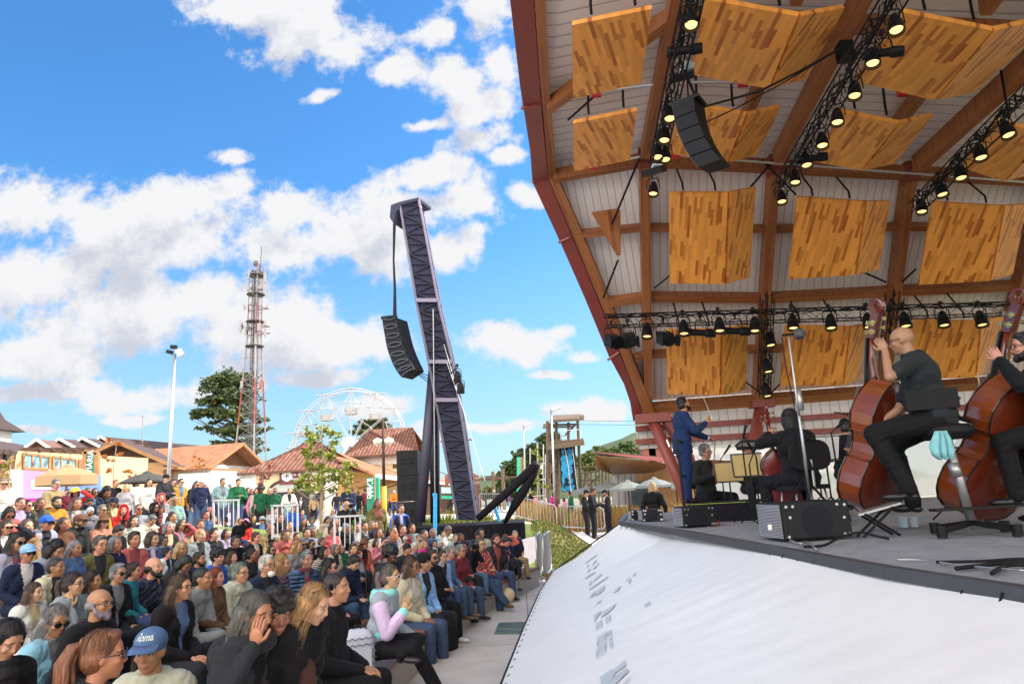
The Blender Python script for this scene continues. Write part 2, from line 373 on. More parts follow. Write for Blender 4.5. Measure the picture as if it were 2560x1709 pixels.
# ------------------------------------------------------------------ materials of the shell
m_clad=sheetmat('white_cladding',(.84,.81,.81),.17,line=.70,width=.09,rough=.42,axis=0,var=.08)
m_cladc=sheetmat('white_cladding_roof',(.84,.81,.82),.25,line=.66,width=.09,rough=.4,axis=1,var=.08)
m_beam=sheetmat('glulam',(.33,.12,.04),.045,line=.82,width=.06,rough=.5,axis=0,bump=.15,var=.18,plank=.25,ylen=1.6)
m_red=mat('red_oxide_steel',(.23,.045,.035),.45,var=.10,scale=1.5)
m_panel=sheetmat('wood_block_panel',(.76,.31,.055),.056,line=.97,width=.03,rough=.42,axis=0,bump=.04,var=.12,plank=.50,ylen=.36)
m_black=mat('black_metal',(.009,.009,.011),.42,var=.15)
m_rub=mat('black_rubber',(.010,.010,.012),.6,var=.1)
m_grey=mat('grey_steel',(.42,.42,.43),.38,metal=.75,var=.08)
m_lens=mat('lamp_lens',(1,.60,.20),.3,emit=1.0,var=0)
m_lensw=mat('lamp_lens_bright',(1,.74,.36),.3,emit=1.5,var=0)
m_pvc=mat('white_pvc',(.74,.735,.735),.42,var=.05,scale=2.2,bump=.12,bscale=9)
m_stagefl=mat('stage_carpet',(.26,.265,.29),.95,var=.25,scale=5,bump=.5,bscale=160)
m_pipe=mat('conduit',(.5,.5,.5),.35,metal=.6,var=.05)
m_redbox=mat('red_plastic',(.5,.03,.03),.4)
m_white=mat('white_paint',(.8,.8,.78),.5,var=.04)
# ------------------------------------------------------------------ planes of the shell
ev=V(math.sin(R(5.7)),math.cos(R(5.7)),0); eu=V(ev.y,-ev.x,0)
B0=P(1625,1020,18); B1=P(1610,400,13.1); E0=P(2560,950,17)
def nrm(a,b,c):
 n=(b-a).cross(c-a).normalized(); return n if n.dot(CAM-a)>0 else-n
Wp,Wn=B0,nrm(B0,E0,B1)
def W(px,py,o=0):return onpl(px,py,Wp+Wn*o,Wn)
D1=W(2560,447)
Cn=nrm(B1,D1,B1-ev*10+V(0,0,.7)); Cn=Cn if Cn.z<0 else-Cn
def Cl(px,py,o=0):return onpl(px,py,B1+Cn*o,Cn)
A1=onpl(1385,440,V(0,0,B1.z),V(0,0,1));
A0=P(1640,1040,17.9); A2=onpl(1341,-60,V(0,0,B1.z+.55),V(0,0,1))
def past(p,q,k):return p+(q-p)*k
shell=thing('acoustic_shell',(4,18,.2),'timber ribbed concert shell with white metal cladding and dark red steel front edge','stage canopy')
def isx(p0,d,q0,n):return p0+d*((q0-p0).dot(n)/d.dot(n))
# rib lines
KD=(D1-B1).normalized(); BD=(E0-B0).normalized()
def kink(px):return min((B1+KD*(t*.05)for t in range(-80,400)),key=lambda p:abs(proj(p)[0]-px))
def base(px):return min((B0+BD*(t*.05)for t in range(-80,400)),key=lambda p:abs(proj(p)[0]-px)if proj(p)[2]>0 else 1e9)
ribs=[(1619,1610,(1690,0)),(1895,1935,(2150,0)),(2205,2270,(2560,170)),(2490,2620,None)]
RB=[]
for bpx,kpx,top in ribs:
 b=base(bpx); k=kink(kpx)
 if top:t=Cl(*top); dr=(t-k).normalized(); t=k+dr*22
 else:t=k+dr*22
 RB.append((b,k,t))
def offs(p,n,o):return Vector(p)+n*o
mb=MB();
# cladding sheets (outside of the ribs): offset away from the viewer
def clad(name,a,b,c,d,m):MB().quad(a,b,c,d,.06).build(name,m,shell)
UW=(B1-B0).normalized(); bA,bR=B0-BD*0.0,RB[3][0]+BD*9; kR=RB[3][1]+KD*9
o=-.30
clad('wall_cladding',offs(bA,Wn,o),offs(bR,Wn,o),offs(kR+UW*.45,Wn,o),offs(B1+UW*.45,Wn,o),m_clad)
# first bay (turned)
Nl=nrm(B0,B1,A1); A0b=B0+Nl*0
mb=MB(); mb.poly([offs(B0-V(.02,0,0),Nl,o),offs(B1,Nl,o),offs(A1-V(.1,0,0),Nl,o)],-Nl*.05); mb.uv={}
tri=MB(); a_,b_,c_=offs(B0,Nl,o),offs(B1+(B1-B0)*.06,Nl,o),offs(A1+(A1-A0)*.06-V(.15,0,0),Nl,o)
hx=Nl.cross(V(0,0,1)).normalized(); hy=Nl.cross(hx)
tri.add([a_,b_,c_],[(0,1,2)],[((p-a_).dot(hx),(p-a_).dot(hy))for p in(a_,b_,c_)]); tri.build('corner_cladding',m_clad,shell)
# roof sheets
rA=A2+(A2-A1).normalized()*11; oC=-.32
rt_=RB[0][2]; rr=RB[3][2]+KD*9
clad('roof_cladding',offs(B1,Cn,oC)-V(0,-.25,0),offs(kR,Cn,oC),offs(rr+KD*0,Cn,oC),offs(RB[0][2],Cn,oC),m_cladc)
NA=nrm(B1,A1,A2)
NA=NA if NA.z<0 else-NA
mbq=MB(); q4=[offs(A1-V(.25,-.3,0),NA,oC),offs(B1,Cn,oC)+V(0,.3,0),offs(RB[0][2],Cn,oC),offs(rA+(rA-A1)*.1-V(.35,0,0),NA,oC)]
exq=(q4[1]-q4[0]).normalized(); eyq=NA.cross(exq)
mbq.add(q4,[(0,1,2),(0,2,3)],[((p-q4[0]).dot(exq),(p-q4[0]).dot(eyq))for p in q4]); mbq.build('roof_edge_cladding',m_cladc,shell)
MB().quad(offs(kR,Wn,-.4),offs(bR,Wn,-.4),offs(bR,Wn,-.4)-ev*26,offs(kR,Wn,-.4)-ev*26+V(0,0,.5),.1).build('end_wall',m_clad,shell)
# ribs
for i,(b,k,t)in enumerate(RB):
 MB().beam(b-Wn*.02,k-Wn*.02+(k-b).normalized()*.12,.20,.36,Wn).build('rib',m_beam,shell,bevel=.012)
 MB().beam(k-Cn*.02+(t-k).normalized()*.30,t-Cn*.02,.20,.36,Cn).build('rib',m_beam,shell,bevel=.012)
 MB().box(k,(.23,.34,.40),rz=-R(5.7)).build('joint_plate',m_red,shell)
 # edge rib (timber) and the dark red fascia, traced as steel profiles with real depth
def edge(py):
 if py>=440:t=(py-440)/(1040-440); a,b=A1,A0
 else:t=None
 return t
def Ept(px,py):
 if py>=440:return onpl(px,py,A1,NEl)
 return onpl(px,py,A1,NEu)
NEl=(A0-A1).cross(eu).normalized(); NEu=(A2-A1).cross(eu).normalized()
rib_out=[(1334,-70),(1336,0),(1350,200),(1372,448),(1440,610),(1500,755),(1560,905),(1598,1005),(1612,1042)]
rib_in=[(1361,-70),(1363,0),(1372,200),(1390,436),(1462,600),(1530,765),(1590,915),(1636,1030),(1645,1042)]
fas_out=[(1268,-70),(1275,0),(1300,215),(1325,375),(1331,455),(1398,600),(1462,745),(1522,890),(1560,960),(1577,1010),(1583,1052)]
fas_in=[(1332,-70),(1334,0),(1348,200),(1356,300),(1371,450),(1438,611),(1498,756),(1530,835),(1560,910),(1585,975),(1611,1046)]
def ribbon(name,A_,B_,m,th):
 mb=MB(); a=[Ept(*p)for p in A_]; b=[Ept(*p)for p in B_]; n=len(a); vs=[]
 for i in range(n):
  nn=NEl if A_[i][1]>=440 else NEu
  nn=nn if nn.dot(CAM-a[i])<0 else-nn
  vs+=[a[i],b[i],b[i]+nn*th,a[i]+nn*th]
 fs=[];
 for i in range(n-1):
  o=i*4
  for k in range(4):fs.append((o+k,o+(k+1)%4,o+4+(k+1)%4,o+4+k))
 fs+=[(0,1,2,3),tuple(range(4*(n-1),4*n))]
 d=0; U=[]
 for i in range(n):
  if i:d+=(a[i]-a[i-1]).length
  wd=(b[i]-a[i]).length; U+=[(0,d),(wd,d),(wd+th,d),(-th,d)]
 mb.add(vs,fs,U); return mb.build(name,m,shell)
ribbon('edge_rib',rib_out,rib_in,m_beam,.5)
ribbon('steel_fascia',fas_out,fas_in,m_red,.55)
for(x0,y0,x1,y1)in((1303,268,1352,262),(1396,604,1424,592),(1519,898,1548,878),(1330,452,1372,440)):
 a,b=Ept(x0,y0),Ept(x1,y1); MB().beam(a+Cn*.02,b+Cn*.02,.05,.05).build('fascia_joint',m_red,shell)
 # purlins
def purl(pts,wd=.16,h=.30,n=None,m=None):
 for a,b in zip(pts,pts[1:]):MB().beam(a,b,wd,h,n or Wn).build('purlin',m or m_beam,shell)
def onribW(i,py):
 b,k,t=RB[i]; return min((b.lerp(k,s/60)for s in range(61)),key=lambda p:abs(proj(p)[1]-py))
def onribC(i,s):b,k,t=RB[i]; return k+(t-k).normalized()*s
for ys,aa in(((570,573,574,576),(1440,590)),((748,745,735,722),(1521,760)),((890,880,872,860),(1584,900))):
 w_=.30 if ys[0]==748 else .2
 for i in range(3):MB().beam(onribW(i,ys[i])-Wn*.1,onribW(i+1,ys[i+1])-Wn*.1,w_*.62,.22,Wn).build('purlin',m_beam,shell)
 a=Ept(*aa); MB().beam(a-Nl*.1,onribW(0,ys[0])-Nl*.1,w_*.62,.22,Nl).build('purlin',m_beam,shell)
for i in range(4):
 a=RB[i][0]; b=RB[i+1][0]if i<3 else a+BD*8
 MB().beam(a,b,.24,.24,Wn).build('base_beam',m_beam,shell)
 a=RB[i][1]; b=RB[i+1][1]if i<3 else a+KD*8
 MB().beam(a,b,.17,.26,Cn).build('eave_beam',m_beam,shell)
MB().beam(A1,RB[0][1],.17,.26,Cn).build('eave_beam',m_beam,shell)
for s in(4.1,8.2,12.3,16.4):
 ps=[onribC(i,s)for i in range(4)]; ps.append(ps[-1]+KD*8)
 for a,b in zip(ps,ps[1:]):MB().beam(a,b,.16,.26,Cn).build('purlin',m_beam,shell)
 a=Ept(1376,262)if s<5 else A1+(A2-A1).normalized()*s
 MB().beam(a,ps[0],.16,.26,Cn).build('purlin',m_beam,shell)
for i in range(4):
 for s in(0,4.1,8.2):
  a,b=onribC(i,s+.3),onribC(i,s+3.8)
  sh=KD*(1.9 if i else 1.75); MB().beam(a+sh-Cn*.12,b+sh-Cn*.12,.16,.26,Cn).build('stiffener',m_beam,shell)
  # conduits with alarm boxes along roof purlins
for(x0,y0,x1,y1)in((1500,228,1632,212),(1722,206,1846,206),(2062,228,2250,236),(1488,414,1600,392),(1700,390,2560,455)):
 MB().tube([Cl(x0,y0,.45)if y0<380 else Cl(x0,y0,.15),Cl(x1,y1,.45)if y0<380 else Cl(x1,y1,.15)],.025).build('conduit',m_pipe,shell)
for(x,y)in((1490,233),(1857,207),(2256,231),(1482,416),(1690,388)):
 MB().box(Cl(x,y,.47),(.16,.06,.14)).build('alarm_box',m_redbox,shell)
 # outer weather wall below the ribs
zt,zb=B0.z+.35,2.95
o0=P(1583,1052,18.6)
def WW(px,py):return onpl(px,py,o0,ev)
ow=MB(); a,b,c,d=WW(1583,1046),WW(1600,1122),WW(2620,1062),WW(2620,885)
a2_,d2_=WW(1640,990),WW(2620,880); ow.quad(b,c,d,a,.05); ow.quad(WW(1640,1041),WW(2620,886),d2_+V(0,0,.4),a2_,.04).build('weather_wall',sheetmat('white_cladding_low',(.60,.575,.56),.24,line=.62,width=.08,rough=.45),shell)
for(y0,y1)in((1073,1005),(1105,1046)):
 MB().beam(WW(1588,y0)-ev*.12,WW(2620,y1)-ev*.12,.12,.14).build('steel_girt',m_red,shell)
 # struts
nd=P(1632,1045,17.7)
MB().box(nd,(.9,.4,.22),rz=-R(8)).build('node_plate',m_red,shell)
for(x,y,Yy)in((1772,1380,18.0),(1835,1330,20.5)):
 MB().tube([nd+V(0 if Yy<19 else .35,0,-.05),P(x,y,Yy)],.15,14).build('strut',m_red,shell,smooth=True)
nd2=base(1905)
m_strut2=mat('pale_red_steel',(.42,.16,.11),.45)
MB().box(nd2-V(0,0,.1),(.6,.4,.2)).build('node_plate',m_red,shell)
for(x,y,Yy)in((1850,1290,17.5),):
 MB().tube([nd2+V(0,0,-.1),P(x,y,Yy)],.16,14).build('strut',m_red,shell,smooth=True)
nd3=base(2210)
for(x,y,Yy)in((2150,1290,17.5),):
 MB().tube([nd3+V(0,0,-.1),P(x,y,Yy)],.16,14).build('strut',m_red,shell,smooth=True)
for(p0,p1)in(((1495,233),(1420,300)),((1600,392),(1530,560)),((1545,650),(1508,745)),((1935,400),(1870,475)),((1905,400),(1990,487)),((1636,720),(1673,690)),((2140,672),(2215,705)),((2290,672),(2255,705)),((1905,985),(1866,955)),((1925,985),(1955,955))):
 f_=Cl if p0[1]<380 else W
 MB().tube([f_(*p0,.25),f_(*p1,.35)],.022,6).build('brace_rod',m_black,shell)
 # ------------------------------------------------------------------ acoustic panels
PAN=[('c',[(1430,53),(1629,12),(1603,199),(1433,238)],None,'square wood block panel under the roof, highest one beside the red edge'),('c',[(1433,300),(1592,268),(1575,392),(1434,421)],None,'square wood block panel under the roof, just above the small triangular one'),('c',[(1764,-12),(1997,30),(1922,212),(1728,177)],[(2105,11),(2009,191)],'folded wood block roof panel at the picture top, left of the diagonal cable end'),('c',[(1703,248),(1866,279),(1819,399),(1671,375)],[(1946,260),(1887,381)],'folded wood block roof panel partly behind the hanging black speaker'),('c',[(2258,21),(2481,66),(2335,241),(2138,194)],[(2640,30),(2430,223)],'largest folded wood block roof panel at the upper right'),('c',[(2102,271),(2247,300),(2153,418),(2044,397)],[(2328,281),(2229,403)],'folded wood block roof panel between the two middle ceiling ribs, above the eave'),('c',[(2494,296),(2620,325),(2510,445),(2406,411)],[(2690,300),(2570,430)],'folded wood block roof panel cut by the right edge of the picture'),('w',[(1673,478),(1819.5,478),(1811,706),(1674,704)],[(1883,466),(1868,691)],'folded wood block wall panel in the upper row, nearest the triangular one'),('w',[(1992,489),(2161,501),(2135,684),(1969,693.5)],[(2218,500),(2191,671)],'folded wood block wall panel in the middle of the upper row'),('w',[(2329,501),(2505,512),(2470,698),(2295,708)],[(2558,508),(2524,683)],'folded wood block wall panel at the right end of the upper row'),('w',[(1665,822),(1801.5,819),(1800,983),(1668,980)],[(1866,809.5),(1859.6,970)],'folded wood block wall panel behind the head of the conductor'),('w',[(1961,810),(2122,814),(2104,958),(1950,960)],[(2171,806),(2152,943)],'folded wood block wall panel behind the furry boom microphone'),('w',[(2282,796),(2447,800),(2435,938),(2270,945)],[(2502,787),(2481,924)],'folded wood block wall panel right of the bald bass player'),]
GP='wood block acoustic panels hung in the shell'
for kind,q,r,lab in PAN:
 f_=Cl if kind=='c' else W
 nn=Cn if kind=='c' else Wn
 offl,offm,offr=(.75,.95,.55)if r else(.75,.75,.75)
 a=f_(*q[0],offl); b=f_(*q[1],offm); c=f_(*q[2],offm); d=f_(*q[3],offl)
 t=thing('sound_reflector',(a+b)/2,lab,'acoustic panel',GP)
 MB().quad(a,b,c,d,.07).build('panel_board',m_panel,t)
 if r:
  e,g=f_(*r[0],offr),f_(*r[1],offr)
  MB().quad(b+nn*.0,e,g,c,.07).build('panel_board',m_panel,t)
 for s in(.25,.8):
  p=a.lerp(b,s); MB().tube([p-nn*.05,p-nn*.05+V(0,0,.15),p-nn*.75+V(0,0,.2)],.02,6).build('bracket',m_black,t)
tri=[(1479,533),(1545,524),(1551,531),(1552,638),(1543,640)]
a=[onpl(x,y,B1+Nl*.4,Nl)for x,y in tri]
MB().poly(a,-Nl*.07).build('sound_reflector',sheetmat('dark_wood_block',(.36,.13,.04),.085,line=.9,width=.04,plank=.45,ylen=.5),label='small dark triangular wood block panel on the first bay of the shell',cat='acoustic panel',group=GP)
# ------------------------------------------------------------------ trusses
def truss(pts,s,label,extra=None,tri=True):
 t=thing('lighting_truss',pts[0],label,'lighting truss','black lighting trusses')
 mb=MB(); mz=MB()
 for a,b in zip(pts,pts[1:]):
  a,b=Vector(a),Vector(b); d=(b-a).normalized(); sx=d.cross(V(0,0,1)); sx=sx.normalized()if sx.length>.05 else V(1,0,0); sz=sx.cross(d).normalized()
  cs=[sx*s/2+sz*s/2,-sx*s/2+sz*s/2,-sx*s/2-sz*s/2,sx*s/2-sz*s/2]
  for c in cs:mb.tube([a+c,b+c],.013,6)
  n=max(2,int((b-a).length/(s*1.25)))
  for i in range(n):
   p,q=a.lerp(b,i/n),a.lerp(b,(i+1)/n)
   for k in range(4):
    c0,c1=cs[k],cs[(k+1)%4]
    if i%2:c0,c1=c1,c0
    mz.tube([p+c0,q+c1],.006,4,cap=False)
 mb.build('chord',m_black,t); mz.build('lattice',m_black,t)
 cb=MB(); L0,L1=Vector(pts[0]),Vector(pts[-1])
 for k in range(3):
  path=[]; nn=40
  for i in range(nn+1):
   p=L0.lerp(L1,i/nn)if len(pts)==2 else Vector(pts[min(len(pts)-1,int(i/nn*(len(pts)-1)))]).lerp(Vector(pts[min(len(pts)-1,int(i/nn*(len(pts)-1))+1)]),(i/nn*(len(pts)-1))%1)
   path.append(p+V(.04*math.sin(i*.9+k*2),.05*math.cos(i*.7+k),s*.4+.05*math.sin(i*1.3+k*1.7)))
  cb.tube(path,.009+.003*k,5)
 cb.build('cable_bundle',m_rub,t); return t
def CT(px,py):return Cl(px,py,1.55)
truss([CT(1745,-60),CT(1700,135),CT(1640,420)],.20,'black lighting truss hung along the first roof rib, beside the hanging black speaker')
truss([CT(2258,-40),CT(2110,205),CT(1948,475)],.20,'black lighting truss hung along the second roof rib, crossed by the diagonal cable')
truss([CT(2620,190),CT(2460,345),CT(2288,520)],.20,'black lighting truss hung along the third roof rib near the right edge')
t4a,t4b=W(1512,803,1.6),W(2640,768,1.6)
truss([t4a,t4b],.24,'long level black lighting truss crossing the wall above the conductor')
t5a,t5b=W(1918,742,1.1),W(1910,985,1.1)
truss([t5a,t5b],.24,'short upright black truss below the second wall rib')
truss([W(2237,738,1.1),W(2225,850,1.1)],.28,'short upright black truss behind the scroll of the first double bass')
# ------------------------------------------------------------------ spotlights
def aim(d):return Vector(d).to_track_quat('Z','Y').to_matrix()
def spot_proto(kind):
 t=thing('spotlight',(0,0,0),'spotlight','spotlight')
 rz=aim((-.12,-.25,-1))if kind=='par' else aim((.35,-.75,-.35))if kind=='fresnel' else aim((-1,.1,.12))
 if kind=='par':
  MB().lathe([(.0,-.20),(.05,-.20),(.075,-.15),(.11,-.04),(.128,.10),(.13,.17),(.118,.17),(.115,.09),(0,.08)],(0,0,-.30),rz,20).build('housing',m_black,t,smooth=False)
  MB().lathe([(0,.0),(.07,.004),(.098,.0),(.098,-.01),(0,-.02)],V(0,0,-.30)+rz@V(0,0,.115),rz,20).build('lens',m_lens,t)
  w_=.15
 elif kind=='fresnel':
  MB().box((0,0,-.34),(.26,.26,.34),rot=rz).lathe([(.14,.17),(.15,.24),(.13,.24)],(0,0,-.34),rz,20).build('housing',m_black,t,bevel=.02)
  MB().lathe([(0,.02),(.10,.015),(.125,0),(.125,-.01),(0,-.02)],V(0,0,-.34)+rz@V(0,0,.20),rz,20).build('lens',m_lensw,t)
  dd=MB()
  for s in(-1,1):dd.quad(V(0,0,-.34)+rz@V(s*.14,-.12,.22),V(0,0,-.34)+rz@V(s*.14,.12,.22),V(0,0,-.34)+rz@V(s*.20,.12,.36),V(0,0,-.34)+rz@V(s*.20,-.12,.36),.006)
  dd.build('barn_door',m_black,t); w_=.17
 else:
  MB().lathe([(0,-.28),(.09,-.28),(.10,-.10),(.07,-.06),(.075,.22),(.095,.25),(.095,.32),(.08,.32),(0,.30)],(0,0,-.30),rz,16).build('housing',m_black,t)
  MB().lathe([(0,0),(.07,0),(.07,-.01),(0,-.01)],V(0,0,-.30)+rz@V(0,0,.315),rz,16).build('lens',mat('dark_glass',(.03,.035,.05),.1),t); w_=.13
 MB().tube([(-w_,0,-.30),(-w_,0,-.08),(-w_*.6,0,-.03),(w_*.6,0,-.03),(w_,0,-.08),(w_,0,-.30)],.012,6).tube([(0,0,-.04),(0,0,.10)],.018,6).box((0,0,.08),(.06,.07,.08)).build('yoke',m_black,t)
 pth=[(0,.03,-.12),(.10,.05,-.20),(.14,.04,-.06),(.08,.02,.08),(.0,0,.13)]
 MB().tube(pth,.008,5).build('power_lead',m_rub,t)
 return t
PROTO={k:spot_proto(k)for k in('par','fresnel','profile')}
USED=set()
GS='stage spotlights hung from the trusses'
def spot(kind,p,sc,lab,rz=0):
 pr=PROTO[kind]
 if kind in USED:o=dup(pr,p,rz,lab,GS)
 else:USED.add(kind); o=pr; o.location=p; o.rotation_euler=(0,0,rz); tag(o,lab,None,GS)
 o.scale=(sc,)*3; return o
S1=[('par',1727,45,'top one, nearest the picture top'),('profile',1714,122,'long one pointing up, second down'),('par',1673,281,'one beside the top of the black hanging speaker'),('par',1661,335,'one below the speaker top, brightly lit'),('par',1643,378,'left of the pair above the eave'),('par',1663,384,'right of the pair above the eave'),('par',1633,470,'lowest one, hanging alone over the white wall')]
for k,x,y,l in S1:spot(k,CT(x,y)+V(0,0,.2),.74,'black spotlight on the first roof truss, '+l,rz=random.uniform(-.3,.3))
S2=[('par',2237,57,'large lit one at its top'),('par',2180,140,'lit left half of the upper pair'),('profile',2212,128,'long unlit one of the upper pair'),('par',2135,222,'lit one at the purlin'),('par',2092,289,'lit one just under the purlin'),('par',2054,348,'lit one over the folded panel corner'),('par',2014,398,'left lit one of the lower pair'),('profile',2034,392,'long one of the lower pair'),('par',1987,441,'lit one just under the eave'),('par',1953,490,'lowest lit one beside the wall rib')]
for k,x,y,l in S2:spot(k,CT(x,y)+V(0,0,.2),.74,'black spotlight on the second roof truss, '+l,rz=random.uniform(-.4,.2))
S3=[('par',2516,322,'highest lit one'),('par',2449,379,'second lit one from the top'),('par',2400,430,'third lit one from the top'),('par',2352,472,'fourth lit one, under the eave'),('par',2303,515,'lowest lit one')]
for k,x,y,l in S3:spot(k,CT(x,y)+V(0,0,.22),.78,'black spotlight on the right hand roof truss, '+l,rz=random.uniform(-.4,.2))
S4=[('fresnel',1532,850,'big bright one at its free end'),('fresnel',1572,846,'big bright one, second from the free end'),('par',1618,831,'small lit one between two big ones'),('fresnel',1662,843,'big lit one left of the panel'),('par',1710,824,'lit one over the panel left half'),('profile',1755,834,'long unlit one lying level over the panel'),('par',1799,817,'lit one between the two long unlit ones'),('profile',1842,830,'long unlit one near the upright truss'),('par',1887,817,'lit one left of the upright truss'),('par',1983,810,'lit one right above the furry microphone'),('par',2077,810,'lit one over the panel behind the microphone'),('par',2171,807,'lit one left of the first bass scroll'),('par',2263,805,'lit one above the bald head'),('par',2359,803,'lit one second from the right'),('par',2453,802,'lit one at the right end')]
for k,x,y,l in S4:spot(k,W(x,y,1.6)+V(0,0,.32),(.95 if k=='par' else 1.0),'black spotlight on the level wall truss, '+l,rz=random.uniform(-.2,.2)+(0 if k!='fresnel' else random.uniform(-.5,.2)))
for x,y,l in((1924,849,'upper one'),(1918,915,'middle one'),(1916,976,'lower one, lit')):spot('par',W(x,y,1.3)+V(0,0,.28),.95,'black spotlight on the short upright truss, '+l,rz=.4)
# ------------------------------------------------------------------ hanging line array inside the shell
la=thing('hanging_speaker',CT(1735,420),'curved black line array speaker hanging under the shell roof','speaker')
m_spk=mat('speaker_black',(.014,.0145,.018),.55,var=.2,bump=.3,bscale=200)
m_grl=sheetmat('speaker_grille',(.03,.042,.065),.03,line=.6,width=.15,rough=.5)
cx=D(1722,262,9.6); tx=(D(1775,262,9.6)-D(1722,262,9.6)).normalized();
faces=[((1687,268),(1735,268),(1761,264)),((1682,300),(1744,322),(1765,297)),((1688,345),(1748,352),(1775,330)),((1700,385),(1760,382),(1784,362)),((1722,435),(1778,400),(1782,365))]
# boxes built down a curve: each cabinet a wedge
top=D(1722,268,9.4); ang=0; pos=Vector(top); ax=V(.93,-.36,0);
cur=[]
for i in range(5):
 dn=V(math.sin(R(1+i*7))*ax.x*.9,math.sin(R(1+i*7))*ax.y,-math.cos(R(1+i*7))).normalized()
 q=pos+dn*.20; cur.append((pos.copy(),q.copy(),dn)); pos=q
for i,(a,b,dn)in enumerate(cur):
 sx=V(.80,-.6,0).normalized(); fy=dn.cross(sx).normalized()
 rm=Matrix((sx,fy,-dn)).transposed()
 MB().box((a+b)/2,(.30,.40,.19),rot=rm).build('cabinet',m_spk,la,bevel=.012)
 MB().box((a+b)/2-sx*.152,(.012,.38,.18),rot=rm).build('grille',m_grl,la)
MB().box(top+V(0,0,.03),(.40,.36,.05),rz=-.6).build('rigging_frame',m_black,la)
MB().tube([top,D(1715,150,10)],.012,6).tube([top+V(.1,-.1,0),D(1700,150,10)],.02,6).build('sling',m_rub,la)
cb=[CT(2100,118),CT(1990,170),CT(1880,225),CT(1765,300)]
MB().tube([D(2105,120,9.8),D(2000,178,9.7),D(1900,228,9.6),D(1758,268,9.5)],.016,6).tube([D(2105,120,9.8),D(1950,212,9.8),D(1842,270,9.7),D(1757,310,9.6)],.010,6).build('hanging_cable',m_rub,label='thick black cable strung from the second truss to the hanging speaker',cat='cable')
MB().box(D(2112,130,9.9),(.18,.2,.26)).build('motor_hoist',m_black,label='small black hoist where the diagonal cable meets the second truss',cat='hoist')
fl=thing('floodlight',D(1710,195,9.8),'black square floodlight just above the hanging speaker','floodlight')
MB().box(D(1705,190,9.8),(.34,.10,.30),rot=aim((-.3,-.8,-.7))).build('housing',m_black,fl,bevel=.01); MB().box(D(1717,170,9.8),(.18,.02,.18),rot=aim((.4,-.8,.5))).build('lens',mat('cool_glass',(.5,.62,.66),.15),fl)
fl2=thing('floodlight',D(1635,425,10.8),'grey square floodlight at the foot of the first roof truss','floodlight')
MB().box(D(1635,428,10.8),(.32,.10,.32),rot=aim((-.5,-.8,-.4))).build('housing',m_black,fl2,bevel=.01); MB().box(D(1642,418,10.75),(.16,.04,.10),rot=aim((.2,-.8,.5))).build('lens',mat('cool_glass'),fl2)
# ------------------------------------------------------------------ stage platform and banner
ZS=1.51
e0,e1,e2=G(1553,1303,ZS),G(1956,1370,ZS),G(2560,1470,ZS)
e3=e2+(e2-e1).normalized()*3
pts=[e0,G(1700,1325,ZS),e1,G(2231,1420,ZS),e2,e3,V(14,e3.y,ZS),V(14,15.2,ZS),V(e0.x+.6,15.2,ZS)]
stg=thing('stage_platform',(6,9,0),'raised concert stage with dark grey carpeted floor and black edge','stage')
MB().poly([Vector((p.x,p.y,ZS-.01))for p in pts],V(0,0,-.10)).build('floor',m_stagefl,stg)
inner=[p+V(.25,0,0)for p in pts]
MB().poly([Vector((p.x+.4*(i<6),p.y-(.3 if p.y>15 else 0),ZS-.12))for i,p in enumerate(pts)],V(0,0,-ZS+.13)).build('skirt',m_black,stg)
ed=MB(); ep=pts[:6]
for a,b in zip(ep,ep[1:]):ed.beam(a+V(-.02,0,-.02),b+V(-.02,0,-.02),.07,.07)
ed.build('edge_trim',mat('edge_trim_grey',(.06,.065,.075),.4),stg)
MB().beam(pts[0]+V(0,0,-.02),pts[-1]+V(0,0,-.02),.07,.07).build('edge_trim',mat('edge_trim_grey'),stg)
# banner: sheet stretched from the stage edge down to a low rail
ZB=.30
bot=[G(1385,1425,.45),G(1352,1475,.42),G(1310,1570,.40),G(1255,1709,.40)]
bot.append(bot[-1]+(bot[-1]-bot[-2])*2.2)
tb=[e0+V(-.06,0,-.05),G(1700,1327,ZS-.05),e1+V(-.05,0,-.05),e2+V(-.06,0,-.05),e3+V(-.06,0,-.05)]
def along(pl,t):
 L=[(b-a).length for a,b in zip(pl,pl[1:])]; s=t*sum(L)
 for a,b,l in zip(pl,pl[1:],L):
  if s<=l:return a.lerp(b,s/l)
  s-=l
 return pl[-1].copy()
mb=MB(); NU,NV=150,26; vs=[]; U=[]
for i in range(NU+1):
 a,b=along(tb,i/NU),along(bot,i/NU)
 for j in range(NV+1):
  s=j/NV; p=a.lerp(b,s); sag=math.sin(math.pi*s)
  fold=.0035*math.sin(i*1.7+2.3*s+3*noise.noise(Vector((i*.07,s,9))))*(1-s)+.006*noise.noise(Vector((i*.35,s*1.5,0)))+.022*noise.noise(Vector((i*.05+s*2,s*1.5,4)))
  p=p+V(0,0,-.05*sag+fold*sag*1.1); vs.append(p); U.append((i*.06,s*1.8))
fs=[(i*(NV+1)+j,(i+1)*(NV+1)+j,(i+1)*(NV+1)+j+1,i*(NV+1)+j+1)for i in range(NU)for j in range(NV)]
mb.add(vs,fs,U)
ban=thing('stage_banner',(bot[1].x,bot[1].y,0),'huge white vinyl banner sloping from the stage edge down to the aisle','banner')
mb.build('sheet',m_pvc,ban,smooth=True)
rp=MB(); rp.tube([p+V(-.01,0,-.02)for p in[along(bot,i/60)for i in range(61)]],.022,8); rp.tube([e0+V(-.06,0,-.05),bot[0]],.014,6); rp.build('hem_pipe',m_rub,ban,smooth=True)
lc=MB()
for i in range(1,46):
 p=along(tb,i/46); lc.tube([p+V(.0,0,.03),p+V(-.04,.02,-.07)],.006,4)
 q=along(bot,i/46); lc.tube([q+V(.05,0,.03),q+V(-.02,0,-.03)],.005,4)
lc.build('lacing',m_rub,ban)
